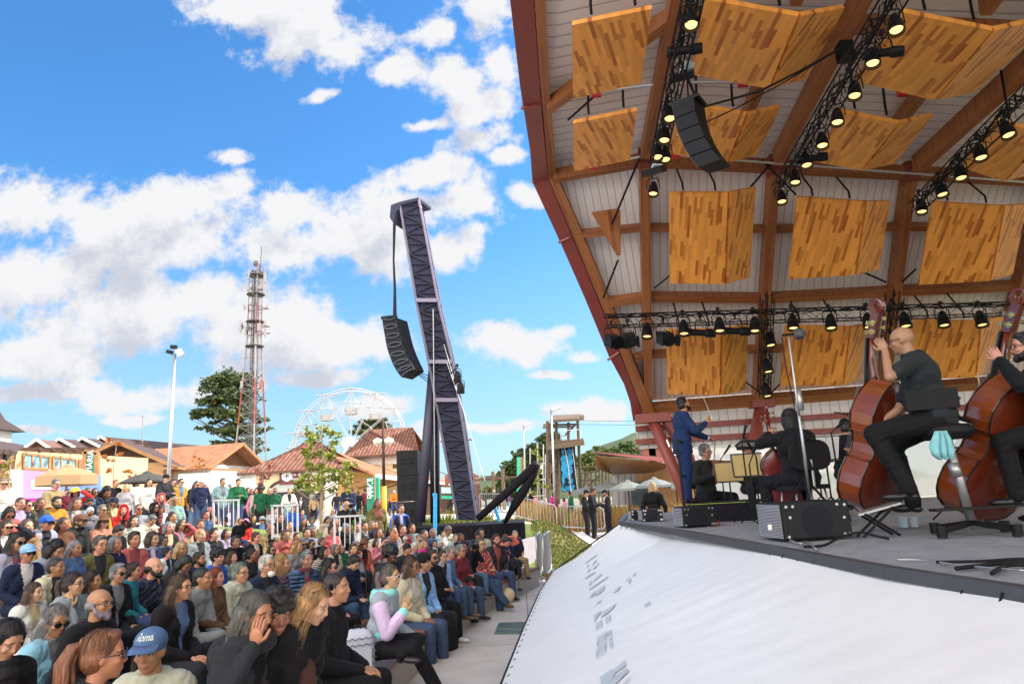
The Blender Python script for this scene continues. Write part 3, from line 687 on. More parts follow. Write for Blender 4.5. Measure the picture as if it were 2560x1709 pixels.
BNV=np.array([tuple(proj(Vector(v)))for v in vs]).reshape(NU+1,NV+1,3)
def BN(px,py,lift=.012):
 """point on the banner seen at a pixel"""
 e=(BNV[...,0]-px)**2+(BNV[...,1]-py)**2+np.where(BNV[...,2]>0,0,1e9); i,j=np.unravel_index(e.argmin(),e.shape); v=Vector(vs[i*(NV+1)+j])
 i0=min(i,NU-1); j0=min(j,NV-1); a,b,c=Vector(vs[i0*(NV+1)+j0]),Vector(vs[(i0+1)*(NV+1)+j0]),Vector(vs[i0*(NV+1)+j0+1])
 n=(b-a).cross(c-a).normalized(); n=n if n.z>0 else-n
 return onpl(px,py,v+n*lift,n)
marks=[[(1506,1738),(1500,1690),(1530,1669),(1531,1674),(1561,1649),(1566,1661),(1535,1683),(1536,1686)],[(1510,1712),(1534,1692),(1567,1666),(1571,1677),(1538,1709)],[(1484,1538),(1496,1528),(1500,1526),(1504,1528),(1492,1543),(1486,1553)],[(1503,1540),(1510,1526),(1527,1515),(1541,1506),(1530,1522),(1517,1533),(1500,1544)],[(1471,1461),(1476,1452),(1480,1449),(1480,1456),(1476,1461)],[(1490,1481),(1492,1475),(1501,1469),(1502,1476),(1492,1485)],[(1461,1446),(1473,1435),(1489,1427),(1488,1430),(1474,1440)],[(1461,1407),(1492,1384),(1492,1387),(1463,1408)],[(1467,1430),(1471,1422),(1477,1420),(1475,1425)],[(1481,1420),(1498,1404),(1499,1407),(1484,1422)],[(1466,1417),(1468,1411),(1472,1410),(1470,1415)],[(1479,1412),(1490,1397),(1492,1401),(1481,1412)],[(1475,1493),(1478,1483),(1488,1475),(1489,1484),(1481,1490)],[(1490,1487),(1490,1480),(1511,1460),(1512,1470),(1499,1483)],[(1484,1515),(1503,1497),(1501,1503),(1490,1510)],[(1472,1471),(1520,1439),(1521,1441),(1474,1474)],[(1483,1449),(1503,1431),(1504,1436),(1484,1453)],[(1533,1480),(1545,1466),(1552,1464),(1548,1473),(1535,1481)],[(1565,1450),(1573,1440),(1578,1446),(1574,1458)],[(1581,1437),(1590,1429),(1590,1434),(1583,1440)]]
mk=MB()
from mathutils.geometry import tessellate_polygon
def ink(q):
 for t in tessellate_polygon([[Vector((x,y,0))for x,y in q]]):
  st_=[[Vector(q[k])for k in t]]
  while st_:
   a,b,c=st_.pop(); e=[((a-b).length,a,b,c),((b-c).length,b,c,a),((c-a).length,c,a,b)]; L_,p,r,o=max(e,key=lambda z:z[0])
   if L_>9:m_=(p+r)/2; st_+=[[p,m_,o],[m_,r,o]]
   else:mk.add([BN(*w_,.008)for w_ in(a,b,c)],[(0,1,2)])
for q in marks:
 ink(q)
def word(x0,y0,x1,y1,hgt,n,sk,fade=0):
 """row of letter strokes running down the cloth"""
 for i in range(n):
  t0=i/n; t1=(i+.62)/n; kind=(i*7+n)%4
  def q(t,s):return(x0+(x1-x0)*t+sk[0]*s*hgt,y0+(y1-y0)*t+sk[1]*s*hgt)
  bars=[((t0,0),(t0+.22/n,0),(t0+.22/n,1),(t0,1))]
  if kind!=1:bars.append(((t0,.82),(t1,.82),(t1,1),(t0,1)))
  if kind in(0,3):bars.append(((t0,0),(t1,0),(t1,.18),(t0,.18)))
  if kind in(2,3):bars.append(((t1-.2/n,0),(t1,0),(t1,1),(t1-.2/n,1)))
  for b in bars:mk.add([BN(*q(*c),.010)for c in b],[(0,1,2,3)])
word(1489,1645,1492,1585,26,9,(1,-.6)); word(1524,1622,1518,1574,10,13,(1,-.55)); word(1490,1573,1488,1552,16,4,(1,-.6)); word(1514,1558,1511,1538,14,4,(1,-.6)); word(1612,1517,1610,1505,14,3,(1,-.6))
word(1546,1727,1568,1690,18,4,(.9,-.6))
mk.build('printed_logos',mat('banner_ink',(.46,.49,.53),.55,var=.12),ban)
MB().box(G(1368,1452,.15)+V(0,0,0),(.07,.07,.34)).build('support_post',mat('rusty_post',(.22,.09,.04),.7),ban)
# ------------------------------------------------------------------ buildings, trees, towers
m_tile=sheetmat('terracotta_tiles',(.24,.10,.06),.30,line=.35,width=.22,rough=.75,axis=0,bump=1,var=.2,plank=.35,ylen=.4)
m_tile_o=sheetmat('orange_tiles',(.37,.165,.08),.35,line=.7,width=.2,rough=.75,axis=0,bump=1,var=.15,plank=.2,ylen=.5)
m_tile_d=sheetmat('dark_tiles',(.09,.055,.05),.35,line=.6,width=.2,rough=.8,axis=0,bump=1,var=.25)
m_cream=mat('cream_plaster',(.66,.54,.33),.85,var=.08,scale=.6)
m_creamw=mat('white_plaster',(.72,.69,.63),.85,var=.06,scale=.6)
m_orange=mat('peach_plaster',(.66,.42,.22),.85,var=.08,scale=.5)
m_timb=sheetmat('dark_timber',(.11,.05,.03),.22,line=.5,width=.1,rough=.7,axis=1,var=.25)
m_timo=sheetmat('brown_timber',(.26,.13,.065),.22,line=.6,width=.1,rough=.7,axis=1,var=.2)
m_wood=mat('wood',(.33,.17,.07),.7,var=.25,scale=3)
m_log=mat('bamboo_log',(.14,.095,.058),.75,var=.3,scale=6)
m_glass=mat('window_glass',(.05,.08,.10),.12,var=.3,scale=1.5)
m_pane=mat('shop_glass',(.22,.33,.34),.1,var=.6,scale=2.5)
m_green=mat('green_sign',(.01,.22,.13),.45,var=.04)
m_maroon=mat('maroon_sign',(.12,.02,.025),.5,var=.04)
m_letters=mat('white_lettering',(.85,.85,.83),.5,var=0)
m_leaf=mat('leaf_green',(.06,.10,.02),.6,var=.5,scale=.8)
m_leafd=mat('pine_needles',(.042,.07,.02),.7,var=.5,scale=.5)
m_leafy=mat('leaf_yellow_green',(.20,.24,.025),.6,var=.4,scale=2)
m_leafo=mat('leaf_orange',(.40,.14,.03),.65,var=.4,scale=2)
m_bark=mat('bark',(.16,.11,.075),.9,var=.3,scale=4,bump=.6)
m_bark2=mat('pale_bark',(.30,.22,.15),.85,var=.2)
m_zinc=mat('galvanised_steel',(.45,.45,.46),.4,metal=.8,var=.1)
m_tan=mat('tan_canvas',(.34,.22,.11),.8,var=.06)
m_dcan=mat('charcoal_canvas',(.055,.05,.045),.8,var=.08)
m_lcan=mat('pale_canvas',(.17,.18,.175),.8,var=.06)
m_purple=mat('lilac_hoarding',(.52,.30,.72),.6,var=.05)
m_blueh=mat('blue_hoarding',(.18,.30,.72),.6,var=.08)
m_pink=mat('pink_plastic',(.75,.14,.38),.5,var=.03)
m_blk=mat('black_drape',(.010,.009,.013),.9,var=.25,scale=3,bump=.5,bscale=6)
def text(s,p,h,rot,m,parent=None,name='lettering',ext=.01,align='CENTER'):
 c=bpy.data.curves.new(name,'FONT'); c.body=s; c.size=h; c.extrude=ext; c.align_x=align; c.align_y='CENTER'
 o=bpy.data.objects.new(name,c); COL.objects.link(o)
 dg=bpy.context.evaluated_depsgraph_get(); me=bpy.data.meshes.new_from_object(o.evaluated_get(dg)); bpy.data.objects.remove(o)
 me.materials.clear(); me.materials.append(m)
 o=bpy.data.objects.new(name,me); COL.objects.link(o)
 if isinstance(rot,Matrix):mw=rot.to_4x4()
 else:mw=Matrix.Rotation(rot,4,'Z')@Matrix.Rotation(R(90),4,'X')
 mw.translation=p
 if parent is not None:o.parent=parent; o.matrix_parent_inverse=parent.matrix_basis.inverted()
 o.matrix_basis=mw; return o
def house(name,label,p0,p1,dep,zb,ze,zr,wall_m,roof_m,ridge='x',ov=.6,gable_m=None,cat='building',hip=0):
 """p0,p1: front wall ends (x,y); dep: depth away; ze eaves; zr ridge"""
 a,b=V(*p0,0),V(*p1,0); d=(b-a); ln=d.length; d.normalize(); n=V(-d.y,d.x,0)
 if n.y<0:n=-n
 t=thing(name,(a+b)/2+n*dep/2+V(0,0,zb),label,cat)
 c,e=b+n*dep,a+n*dep
 Z=lambda p,z:V(p.x,p.y,z)
 wl=MB()
 for q,r in((a,b),(b,c),(c,e),(e,a)):wl.quad(Z(q,zb),Z(r,zb),Z(r,ze),Z(q,ze))
 g=MB(); rf=MB(); so=MB(); th=.14
 A,B,C_,E=a-d*ov-n*ov,b+d*ov-n*ov,c+d*ov+n*ov,e-d*ov+n*ov
 sl=(zr-ze)/((dep if ridge=='x' else ln)/2); zo=ze-sl*ov*.6
 if ridge=='x':
  m0,m1=(A+E)/2+d*hip,(B+C_)/2-d*hip
  rf.quad(Z(A,zo),Z(B,zo),Z(m1,zr),Z(m0,zr),th); rf.quad(Z(C_,zo),Z(E,zo),Z(m0,zr),Z(m1,zr),th)
  if hip:rf.quad(Z(B,zo),Z(C_,zo),Z(m1,zr),Z(m1,zr-.001)+d*.01,th); rf.quad(Z(E,zo),Z(A,zo),Z(m0,zr),Z(m0,zr-.001)-d*.01,th)
  else:
   for q,r in((b,c),(e,a)):mm=(q+r)/2; MB().add([Z(q,ze),Z(r,ze),Z(mm,zr-.1)],[(0,1,2)],[(0,0),(dep,0),(dep/2,zr-ze)]).build('gable',gable_m or wall_m,t)
 else:
  m0,m1=(A+B)/2+n*hip,(E+C_)/2-n*hip
  rf.quad(Z(E,zo),Z(A,zo),Z(m0,zr),Z(m1,zr),th); rf.quad(Z(B,zo),Z(C_,zo),Z(m1,zr),Z(m0,zr),th)
  for q,r in((a,b),(c,e)):mm=(q+r)/2; MB().add([Z(q,ze),Z(r,ze),Z(mm,zr-.1)],[(0,1,2)],[(0,0),(ln,0),(ln/2,zr-ze)]).build('gable',gable_m or wall_m,t)
  for s in((Z(A,zo),Z(m0,zr)),(Z(B,zo),Z(m0,zr))):so.beam(s[0]-V(0,0,.1),s[1]-V(0,0,.1),.06,.22)
 for s in((A,B),(B,C_)):so.beam(Z(s[0],zo-.08),Z(s[1],zo-.08),.06,.16)
 wl.build('wall',wall_m,t); rf.build('roof',roof_m,t); so.build('fascia_board',m_wood if wall_m!=m_cream else m_timb,t)
 return t,a,b,d,n
def windows(t,a,d,n,lst,zb,zt,wd,fm=None,gm=None,out=.03):
 for s in lst:
  c=a+d*s-n*out
  f=MB()
  for q in((-wd/2,zb,-wd/2,zt),(wd/2,zb,wd/2,zt),(-wd/2,zb,wd/2,zb),(-wd/2,zt,wd/2,zt),(0,zb,0,zt)):
   f.beam(c+d*q[0]+V(0,0,q[1]),c+d*q[2]+V(0,0,q[3]),.09,.09)
  w_=f.build('window',fm or m_white,t)
  MB().quad(c-d*wd/2+V(0,0,zb),c+d*wd/2+V(0,0,zb),c+d*wd/2+V(0,0,zt),c-d*wd/2+V(0,0,zt)).build('pane',gm or m_glass,w_)
def xy(px,Y):p=P(px,1240,Y); return(p.x,p.y)
def zat(px,py,Y):return P(px,py,Y).z
# station (front block with hipped roof)
Y0=46
sa,sb=xy(612,Y0),xy(842,Y0)
st,a,b,d,n=house('station_building','cream station building with hipped terracotta tile roof and maroon sign over its arched door',sa,sb,9,ZPL,zat(700,1172,Y0),zat(760,1105,Y0+4.5),m_cream,m_tile,'x',.45,hip=4.2)
ze=zat(700,1172,Y0)
def sq(x0,y0,x1,y1,m,name,parent,Y=Y0,out=.04):
 q=[P(x0,y1,Y-out),P(x1,y1-(x1-x0)*.0577*0,Y-out),P(x1,y0,Y-out),P(x0,y0,Y-out)]
 return MB().quad(*q).build(name,m,parent)
MB().beam(V(a.x+.35,a.y-.04,ZPL),V(a.x+.35,a.y-.04,ze-.1),.8,.08).build('corner_pilaster',m_creamw,st)
MB().beam(V(b.x-.35,b.y-.04,ZPL),V(b.x-.35,b.y-.04,ze-.1),.8,.08).build('corner_pilaster',m_creamw,st)
dc=P(723,1215,Y0); dr=MB(); arc=[V(dc.x+1.35*math.cos(t),a.y-.05,dc.z-.35+.75*math.sin(t))for t in[math.pi*i/12 for i in range(13)]]
dr.poly([V(dc.x-1.35,a.y-.05,ZPL),V(dc.x+1.35,a.y-.05,ZPL)]+arc[:],V(0,.03,0)); dor=dr.build('door',mat('dark_doorway',(.035,.03,.03),.5),st)
MB().tube([V(dc.x-1.4,a.y-.08,ZPL)]+[p+V(0,-.03,.02)for p in arc[::-1]]+[V(dc.x+1.4,a.y-.08,ZPL)],.10,6).build('door_frame',m_timb,dor)
MB().poly([p+V(0,-.02,0)for p in arc],V(0,.01,0)).build('fanlight',mat('fanlight_glass',(.35,.36,.33),.2),dor)
sg=thing('station_sign',P(731,1190,Y0-.15),'maroon sign reading Centro de Memoria Ferroviaria above the arched station door','sign')
q0,q1=P(699,1191,Y0-.1),P(775,1191,Y0-.1)
MB().box((q0+q1)/2,((q1-q0).length,.08,.95)).build('board',m_maroon,sg)
text('Centro de Memória\nFerroviária',(q0+q1)/2+V(.45,-.06,0),.30,0,m_letters,sg)
MB().lathe([(.28,0),(.34,0),(.34,.02),(.28,.02)],q0+V(.5,-.05,0),Matrix.Rotation(R(90),3,'X'),20).box(q0+V(.5,-.06,0),(.06,.02,.4)).box(q0+V(.5,-.06,0),(.34,.02,.06)).build('emblem',m_letters,sg)
# long platform wing going back to the right, with canopy
wa,wb=V(*xy(842,Y0),0),V(*xy(1090,92),0)
wd_=(wb-wa).normalized(); wn=V(wd_.y,-wd_.x,0)
wing=thing('platform_wing',(wa+wb)/2+V(0,0,ZPL),'long low platform wing of the station with orange tile roof and timber canopy brackets','building')
zw=ze-.1; lnw=(wb-wa).length
MB().quad(V(wa.x,wa.y,ZPL),V(wb.x,wb.y,ZPL),V(wb.x,wb.y,zw),V(wa.x,wa.y,zw)).build('wall',mat('yellow_plaster',(.62,.38,.12),.85,var=.08),wing)
o1=wn*2.6
MB().quad(V(*(wa+o1).xy,zw-.55),V(*(wb+o1).xy,zw-.55),V(*(wb-wn*3.5).xy,zw+1.9),V(*(wa+wd_*3.4-wn*3.5).xy,zw+1.9),.15).build('roof',m_tile_o,wing)
MB().beam(V(*(wa+o1).xy,zw-.72),V(*(wb+o1).xy,zw-.72),.1,.28).build('gutter',m_white,wing)
for i in range(12):
 p=wa+wd_*(1.5+i*lnw/12); MB().beam(V(p.x,p.y,ZPL+2.0)+wn*.1,V(*(p+o1*.95).xy,zw-.75),.14,.16).beam(V(p.x,p.y,zw-.9),V(*(p+o1).xy,zw-.8),.10,.12).build('bracket',m_wood,wing)
 if i%2==0:
  q=p+wd_*1.6+wn*.05; MB().box(V(q.x,q.y,ZPL+1.2),(1.1,.1,2.4),rz=math.atan2(wd_.y,wd_.x)).build('door',m_wood,wing)
  # upper block
Y1=60
ta,tb_=xy(885,Y1),xy(1026,Y1)
tw,a,b,d,n=house('station_upper_block','taller cream station block with a dark red hipped tile roof beside the wheel',ta,tb_,9.5,ZPL,zat(955,1128,Y1),zat(960,1072,Y1+5),m_cream,m_tile,'x',1.0,hip=5.5)
MB().beam(V(b.x-.25,b.y-.05,ZPL),V(b.x-.25,b.y-.05,zat(1020,1130,Y1)),.7,.1).build('corner_pilaster',m_creamw,tw)
MB().beam(V(a.x,a.y-.06,zat(890,1150,Y1)),V(b.x,b.y-.06,zat(890,1150,Y1)),.1,1.0).build('frieze',m_creamw,tw)
dd2=n; bb=b
for s in(1.4,3.4,5.6,7.6):
 c=b+n*s+d*.05; MB().box(V(c.x,c.y,zat(1030,1165,Y1)),(.12,.55,2.4),rz=math.atan2(d.y,d.x)).build('window',m_wood,tw)
MB().box(V(*(a+d*4.2).xy,zat(920,1160,Y1))-n*.05,(1.6,.1,.9)).build('window',m_timb,tw)
# chalet-roofed white building (left centre)
Y2=52
gb=V(*xy(505,48),0); g2=V(*xy(622,54),0)-gb; gl=g2.length; g2.normalize(); fdir=V(g2.y,-g2.x,0); fdir=fdir if fdir.x<0 else-fdir
ga=gb+fdir*9
t,a,b,d,n=house('white_chalet','white walled building with orange tiled roof and plank gable facing right',(gb.x,gb.y),((gb+g2*gl).x,(gb+g2*gl).y),15,ZPL,zat(560,1163,51),zat(575,1108,51),m_creamw,m_tile_o,'y',1.2,gable_m=m_timo)
windows(t,gb,g2,V(g2.y,-g2.x,0),(1.3,3,4.7,6.4),zat(560,1186,51)-.6,zat(560,1186,51)+.6,.8)
windows(t,gb,V(-g2.y,g2.x,0),V(-g2.x,-g2.y,0),(3,6,9.5,12),zat(480,1185,Y2)-.5,zat(480,1185,Y2)+.5,1.0)
# white garden wall in front of it
wwl=thing('white_wall',V(*xy(480,44),ZPL),'bright white rendered wall behind the back rows, between the dark parasol and the station','wall')
a,b=V(*xy(362,44),ZPL),V(*xy(560,44),ZPL)
MB().quad(a,b,b+V(0,0,2.6),a+V(0,0,2.6),.25).build('wall_panel',m_white,wwl)
c=b+V(2.8,5.0,0); MB().quad(b,c,c+V(0,0,2.9),b+V(0,0,2.9),.25).build('wall_panel',m_white,wwl)
MB().box((a+b)/2+V(1.5,-.2,2.9),(3.5,.4,.9)).build('wall_cap',m_white,wwl)
# brown gabled pavilion (front roof) next to the sign
Y3=45
br,a,b,d,n=house('brown_gabled_pavilion','wide dark timber gable with red brown barge boards above the peach building',xy(190,Y3),xy(405,Y3+1),10,ZPL,zat(300,1158,Y3),zat(285,1103,Y3),m_orange,m_tile_d,'y',1.2,gable_m=m_timb)
# peach building with three shop windows
Y4=36
pe=thing('peach_building',V(*xy(120,Y4),ZPL),'low peach rendered building with three wide glazed openings behind the tan parasol','building')
pa,pb=V(*xy(30,Y4-2),0),V(*xy(365,Y4+7),0); pd=(pb-pa).normalized(); pn=V(pd.y,-pd.x,0); lp=(pb-pa).length
def onwall(px,py):
 dd=ray(px,py); p=CAM+dd*((pa-CAM).dot(pn)/dd.dot(pn)); return p
z0,z1=onwall(40,1122).z,onwall(360,1160).z; zt_=(z0+z1)/2+.15
MB().quad(V(pa.x,pa.y,ZPL),V(pb.x,pb.y,ZPL),V(pb.x,pb.y,zt_),V(pa.x,pa.y,zt_),.3).quad(V(pa.x,pa.y,ZPL),V(pa.x,pa.y,zt_),V(*(pa-pn*9).xy,zt_),V(*(pa-pn*9).xy,ZPL)).build('wall',m_orange,pe)
for(x0,x1,y0,y1)in((57,121,1133,1170),(131,188,1141,1172),(197,212,1149,1175),(230,243,1153,1182)):
 f=MB(); qs=[onwall(x0,y0),onwall(x1,y0+(x1-x0)*.13),onwall(x1,y1+(x1-x0)*.03),onwall(x0,y1)]
 qs=[V(*(q+pn*.04).xy,q.z)for q in qs]
 for i in range(4):f.beam(qs[i],qs[(i+1)%4],.1,.1)
 for s in(.33,.66):f.beam(qs[0].lerp(qs[1],s),qs[3].lerp(qs[2],s),.08,.08)
 w_=f.build('window',m_wood,pe); MB().quad(qs[3],qs[2],qs[1],qs[0]).build('pane',m_pane,w_)
for x in(70,103,133,160,186):MB().tube([onwall(x,1120)+pn*.1,onwall(x,1124)+pn*.5,onwall(x,1127)+pn*.7],.04,6).ell(onwall(x,1128)+pn*.7,.12,nu=8,nv=5).build('wall_lamp',m_timb,pe)
# dark saw-tooth roofed market hall behind
hall=thing('market_hall',V(*xy(150,62),ZPL),'dark roofed hall with four saw tooth gables rising behind the peach building','building')
Yh=62
for i,(xl,xp,xr,yp,yb)in enumerate(((62,92,130,1098,1124),(128,148,188,1096,1118),(184,205,250,1094,1116),(236,250,300,1090,1118))):
 L_,Pk,Rr_=P(xl,yb-4,Yh+i*2),P(xp,yp,Yh+i*2),P(xr,yb,Yh+i*2)
 bk=V(3,16,0)
 MB().quad(L_,Pk,Pk+bk,L_+bk,.2).quad(Pk,Rr_,Rr_+bk,Pk+bk,.2).build('roof',m_tile_d if i else mat('faded_tiles',(.16,.09,.07),.8,var=.3),hall)
 MB().poly([L_+V(.3,.3,-.1),Rr_+V(-.3,.3,-.1),Pk+V(0,.3,-.1)],V(0,.1,0)).build('gable',m_timb,hall)
 MB().beam(L_-V(0,.05,0),Pk-V(0,.05,0),.1,.22).beam(Pk-V(0,.05,0),Rr_-V(0,.05,0),.1,.22).build('barge_board',m_white,hall)
MB().quad(P(40,1190,Yh-1),P(330,1190,Yh-1),P(330,1118,Yh-1),P(40,1118,Yh-1),.3).build('wall',m_timb,hall)
# far left: brown roof + glazed corner, and the spired tower
sh_=thing('roofed_kiosk',V(*xy(10,34),ZPL),'brown roofed glazed kiosk at the left picture edge, below the spired tower','building')
MB().quad(P(-60,1112,32),P(42,1128,32),P(60,1112,44),P(-60,1090,44),.2).build('roof',m_tile_d,sh_)
MB().quad(P(-60,1200,32.5),P(28,1200,32.5),P(28,1126,32.5),P(-60,1118,32.5)).build('wall',m_glass,sh_)
for x in(-20,5,26):MB().beam(P(x,1200,32.4),P(x,1122,32.4),.12).build('post',m_timb,sh_)
cs=thing('spired_tower',V(*xy(-10,60),ZPL),'white tower with steep dark red spire cut off by the left picture edge','tower')
cc=P(-48,1140,60); s_=1.45
MB().box(V(cc.x,cc.y,(ZPL+zat(-8,1076,60))/2),(s_*2,s_*2,zat(-8,1076,60)-ZPL)).build('wall',m_creamw,cs)
zz0=zat(-8,1076,60); zz1=zat(-8,1005,60)
vs_=[(cc.x-2.2,cc.y-2.2,zz0),(cc.x+2.2,cc.y-2.2,zz0),(cc.x+2.2,cc.y+2.2,zz0),(cc.x-2.2,cc.y+2.2,zz0)]+[(cc.x+sx*1.05,cc.y+sy*1.05,zz0+(zz1-zz0)*.42)for sx,sy in((-1,-1),(1,-1),(1,1),(-1,1))]+[(cc.x,cc.y,zz1+.8)]
MB().add(vs_,[(0,1,5,4),(1,2,6,5),(2,3,7,6),(3,0,4,7),(4,5,8),(5,6,8),(6,7,8),(7,4,8),(3,2,1,0)]).build('roof',m_tile_d,cs)
MB().box(V(cc.x+.4,cc.y-s_-.03,zz0-1.6),(.7,.1,1.6)).build('window',m_glass,cs)
# ------------------------------------------------------------------ signs
gs=thing('vertical_sign',V(*xy(225,27),ZPL),'green vertical hanging sign with white letters OVIARIA in a brown frame','sign')
Yg=27
for x in(214,243):MB().beam(P(x,1230,Yg),P(x,1128 if x<230 else 1131,Yg),.16).build('post',m_wood,gs)
MB().beam(P(213,1129,Yg),P(244,1131,Yg),.16).build('crossbar',m_wood,gs)
MB().quad(P(217,1182,Yg-.05),P(234,1183,Yg-.05),P(236,1135,Yg-.05),P(218,1134,Yg-.05),.08).build('board',m_green,gs)
rotv=Matrix(((0,-1,0),(0,0,-1),(1,0,0)))
text('OVIÁRIA',P(227,1162,Yg-.12)+V(-.03,0,0),.30,rotv,m_letters,gs)
wt=thing('wayfinding_totem',V(*xy(925,30),ZPL),'green wayfinding totem with white pictograms and arrows left of the street lamp','sign')
Yt=30
MB().quad(P(917,1275,Yt),P(935,1275,Yt),P(936,1192,Yt),P(917,1193,Yt),.12).build('board',m_green,wt)
MB().quad(P(940,1272,Yt+.3),P(947,1272,Yt+.3),P(947,1192,Yt+.3),P(940,1192,Yt+.3),.3).build('side_board',mat('mint_sign',(.03,.40,.26),.5),wt)
MB().quad(P(935.5,1275,Yt+.05),P(940,1275,Yt+.3),P(940,1187,Yt+.3),P(935.5,1187,Yt+.05),.05).build('frame',m_wood,wt)
ic=MB()
for k,y in enumerate((1199,1209,1220,1230,1241)):
 c=P(923.5,y,Yt-.08)
 if k==0:[ic.box(c+V(x,0,0),(.035,.02,.12))for x in(-.08,-.02,.04)]; ic.poly([c+V(.08,0,-.06),c+V(.14,0,-.06),c+V(.11,0,.06)],V(0,.02,0))
 elif k==1:ic.tube([c+V(-.08,0,.08),c+V(-.06,0,-.03),c+V(.03,0,-.08),c+V(.08,0,-.07)],.022,6)
 elif k==2:ic.box(c,(.18,.02,.08)); ic.box(c+V(.05,0,.06),(.06,.02,.06)); ic.box(c+V(0,0,-.07),(.2,.02,.02))
 elif k==3:ic.box(c,(.19,.02,.10)); ic.box(c+V(0,0,-.075),(.15,.02,.03))
 else:ic.box(c+V(0,0,.06),(.18,.02,.025)); ic.box(c+V(0,0,-.06),(.18,.02,.025)); ic.box(c+V(-.08,0,0),(.025,.02,.12)); ic.poly([c+V(-.04,0,-.03),c+V(.07,0,-.03),c+V(.05,0,.03)],V(0,.02,0))
 ic.poly([P(931,y-.5,Yt-.08)+V(-.04,0,0),P(931,y-.5,Yt-.08)+V(.04,0,0),P(931,y-.5,Yt-.08)+V(0,0,.07)],V(0,.02,0))
ic.build('pictograms',m_letters,wt)
# purple hoarding with flat generic shapes
hd=thing('printed_hoarding',V(*xy(150,24),ZPL+.3),'lilac and blue printed hoarding under the tan parasol, behind the back rows','hoarding')
Ya=24
MB().quad(P(57,1245,Ya),P(150,1245,Ya),P(150,1183,Ya),P(57,1174,Ya),.08).build('lilac_board',m_purple,hd)
MB().quad(P(150,1245,Ya),P(251,1245,Ya),P(251,1188,Ya),P(150,1183,Ya),.08).build('blue_board',m_blueh,hd)
hw=MB()
hw.poly([P(x,y,Ya-.06)for x,y in((79,1222),(79,1203),(88,1195),(90,1190),(122,1190),(126,1200),(128,1222))],V(0,.02,0))
hw.build('white_letters',m_letters,hd)
hs_=MB();
for k in range(4):hs_.tube([P(187+k*3,1194,Ya-.06),P(189+k*3,1206,Ya-.06),P(196+k,1214,Ya-.06)],.03,4)
hs_.poly([P(x,y,Ya-.06)for x,y in((201,1195),(218,1195),(215,1207),(210,1212),(205,1207))],V(0,.02,0))
hs_.build('pale_motif',mat('aqua_ink',(.3,.62,.72),.6),hd)
MB().quad(P(18,1245,25),P(57,1245,25),P(57,1176,25),P(18,1172,25),.1).build('white_board',m_creamw,label='plain pale boarded gate left of the lilac hoarding',cat='gate')
# ------------------------------------------------------------------ parasols
def parasol(px,py_top,py_rim,half,Y,zg,m,label,sides=8,val=0,pm=None,group='parasols'):
 c=P(px,py_rim,Y); zt=P(px,py_top,Y).z; r=half*(c.y/F)*1.0
 r=half/F*(c-CAM).dot(fw)
 t=thing('parasol',V(c.x,c.y,zg),label,'parasol',group)
 vs=[]; n=sides*4
 rings=[(0,0),(.25,.06),(.6,.40),(1,1)]
 zc=lambda k:zt-(zt-c.z)*k
 vs.append((c.x,c.y,zt)); fs=[]
 for(kr,kz)in rings[1:]:
  for i in range(n):
   a=2*math.pi*i/n; seg=math.pi/sides; ph=(a%(2*seg))-seg; rr=r*kr*math.cos(seg)/math.cos(ph)
   vs.append((c.x+rr*math.cos(a+.2),c.y+rr*math.sin(a+.2),zc(kz*.97+.03*(1 if abs(ph)>seg*.8 else .9))))
 for i in range(n):
  fs.append((0,1+i,1+(i+1)%n))
  for j in range(2):fs.append((1+j*n+i,1+(j+1)*n+i,1+(j+1)*n+(i+1)%n,1+j*n+(i+1)%n))
 k0=len(vs)
 for i in range(n):v=vs[1+2*n+i]; vs.append((v[0],v[1],v[2]-val))
 if val:
  for i in range(n):fs.append((1+2*n+i,k0+i,k0+(i+1)%n,1+2*n+(i+1)%n))
 MB().add(vs,fs).build('canopy',m,t)
 MB().lathe([(.03,.05),(r*.16,-.01),(r*.17,-.05),(0,.0)],(c.x,c.y,zt+.03),n=16).build('cap',m,t)
 MB().tube([(c.x,c.y,zg),(c.x,c.y,zt)],.035,8).build('pole',pm or m_wood,t)
 rb=MB()
 for i in range(sides):a=2*math.pi*(i)/sides+.2; rb.tube([(c.x,c.y,c.z-.1),(c.x+r*.55*math.cos(a),c.y+r*.55*math.sin(a),zc(.40)-.05)],.015,4)
 rb.build('ribs',m_black,t); return t
parasol(168,1166,1190,71,21.5,ZPL,m_tan,'tan square topped parasol with a drooping edge above the left back rows',val=.28)
parasol(366,1182,1203,64,24,ZPL,m_dcan,'dark charcoal parasol standing in front of the white wall',val=.05)
GPp='pale parasols in front of the wooden restaurant'
for(px,yt,yr,hf,Y,l)in((1468,1216,1228,30,34,'leftmost small one, beside the climbing tower foot'),(1520,1205,1220,34,32,'partly hidden one behind the heads of the three men'),(1570,1203,1220,36,30,'one directly above the right hand man of the three'),(1636,1196,1212,36,29,'one behind the blond woman in a black jumper'),(1690,1199,1213,24,36,'small one between the two largest'),(1735,1195,1214,45,28,'widest one, behind the conductor')):
 parasol(px,yt,yr,hf*1.35,Y,.3,m_lcan,'pale grey parasol outside the restaurant, '+l,val=.1,pm=m_timb,group=GPp)
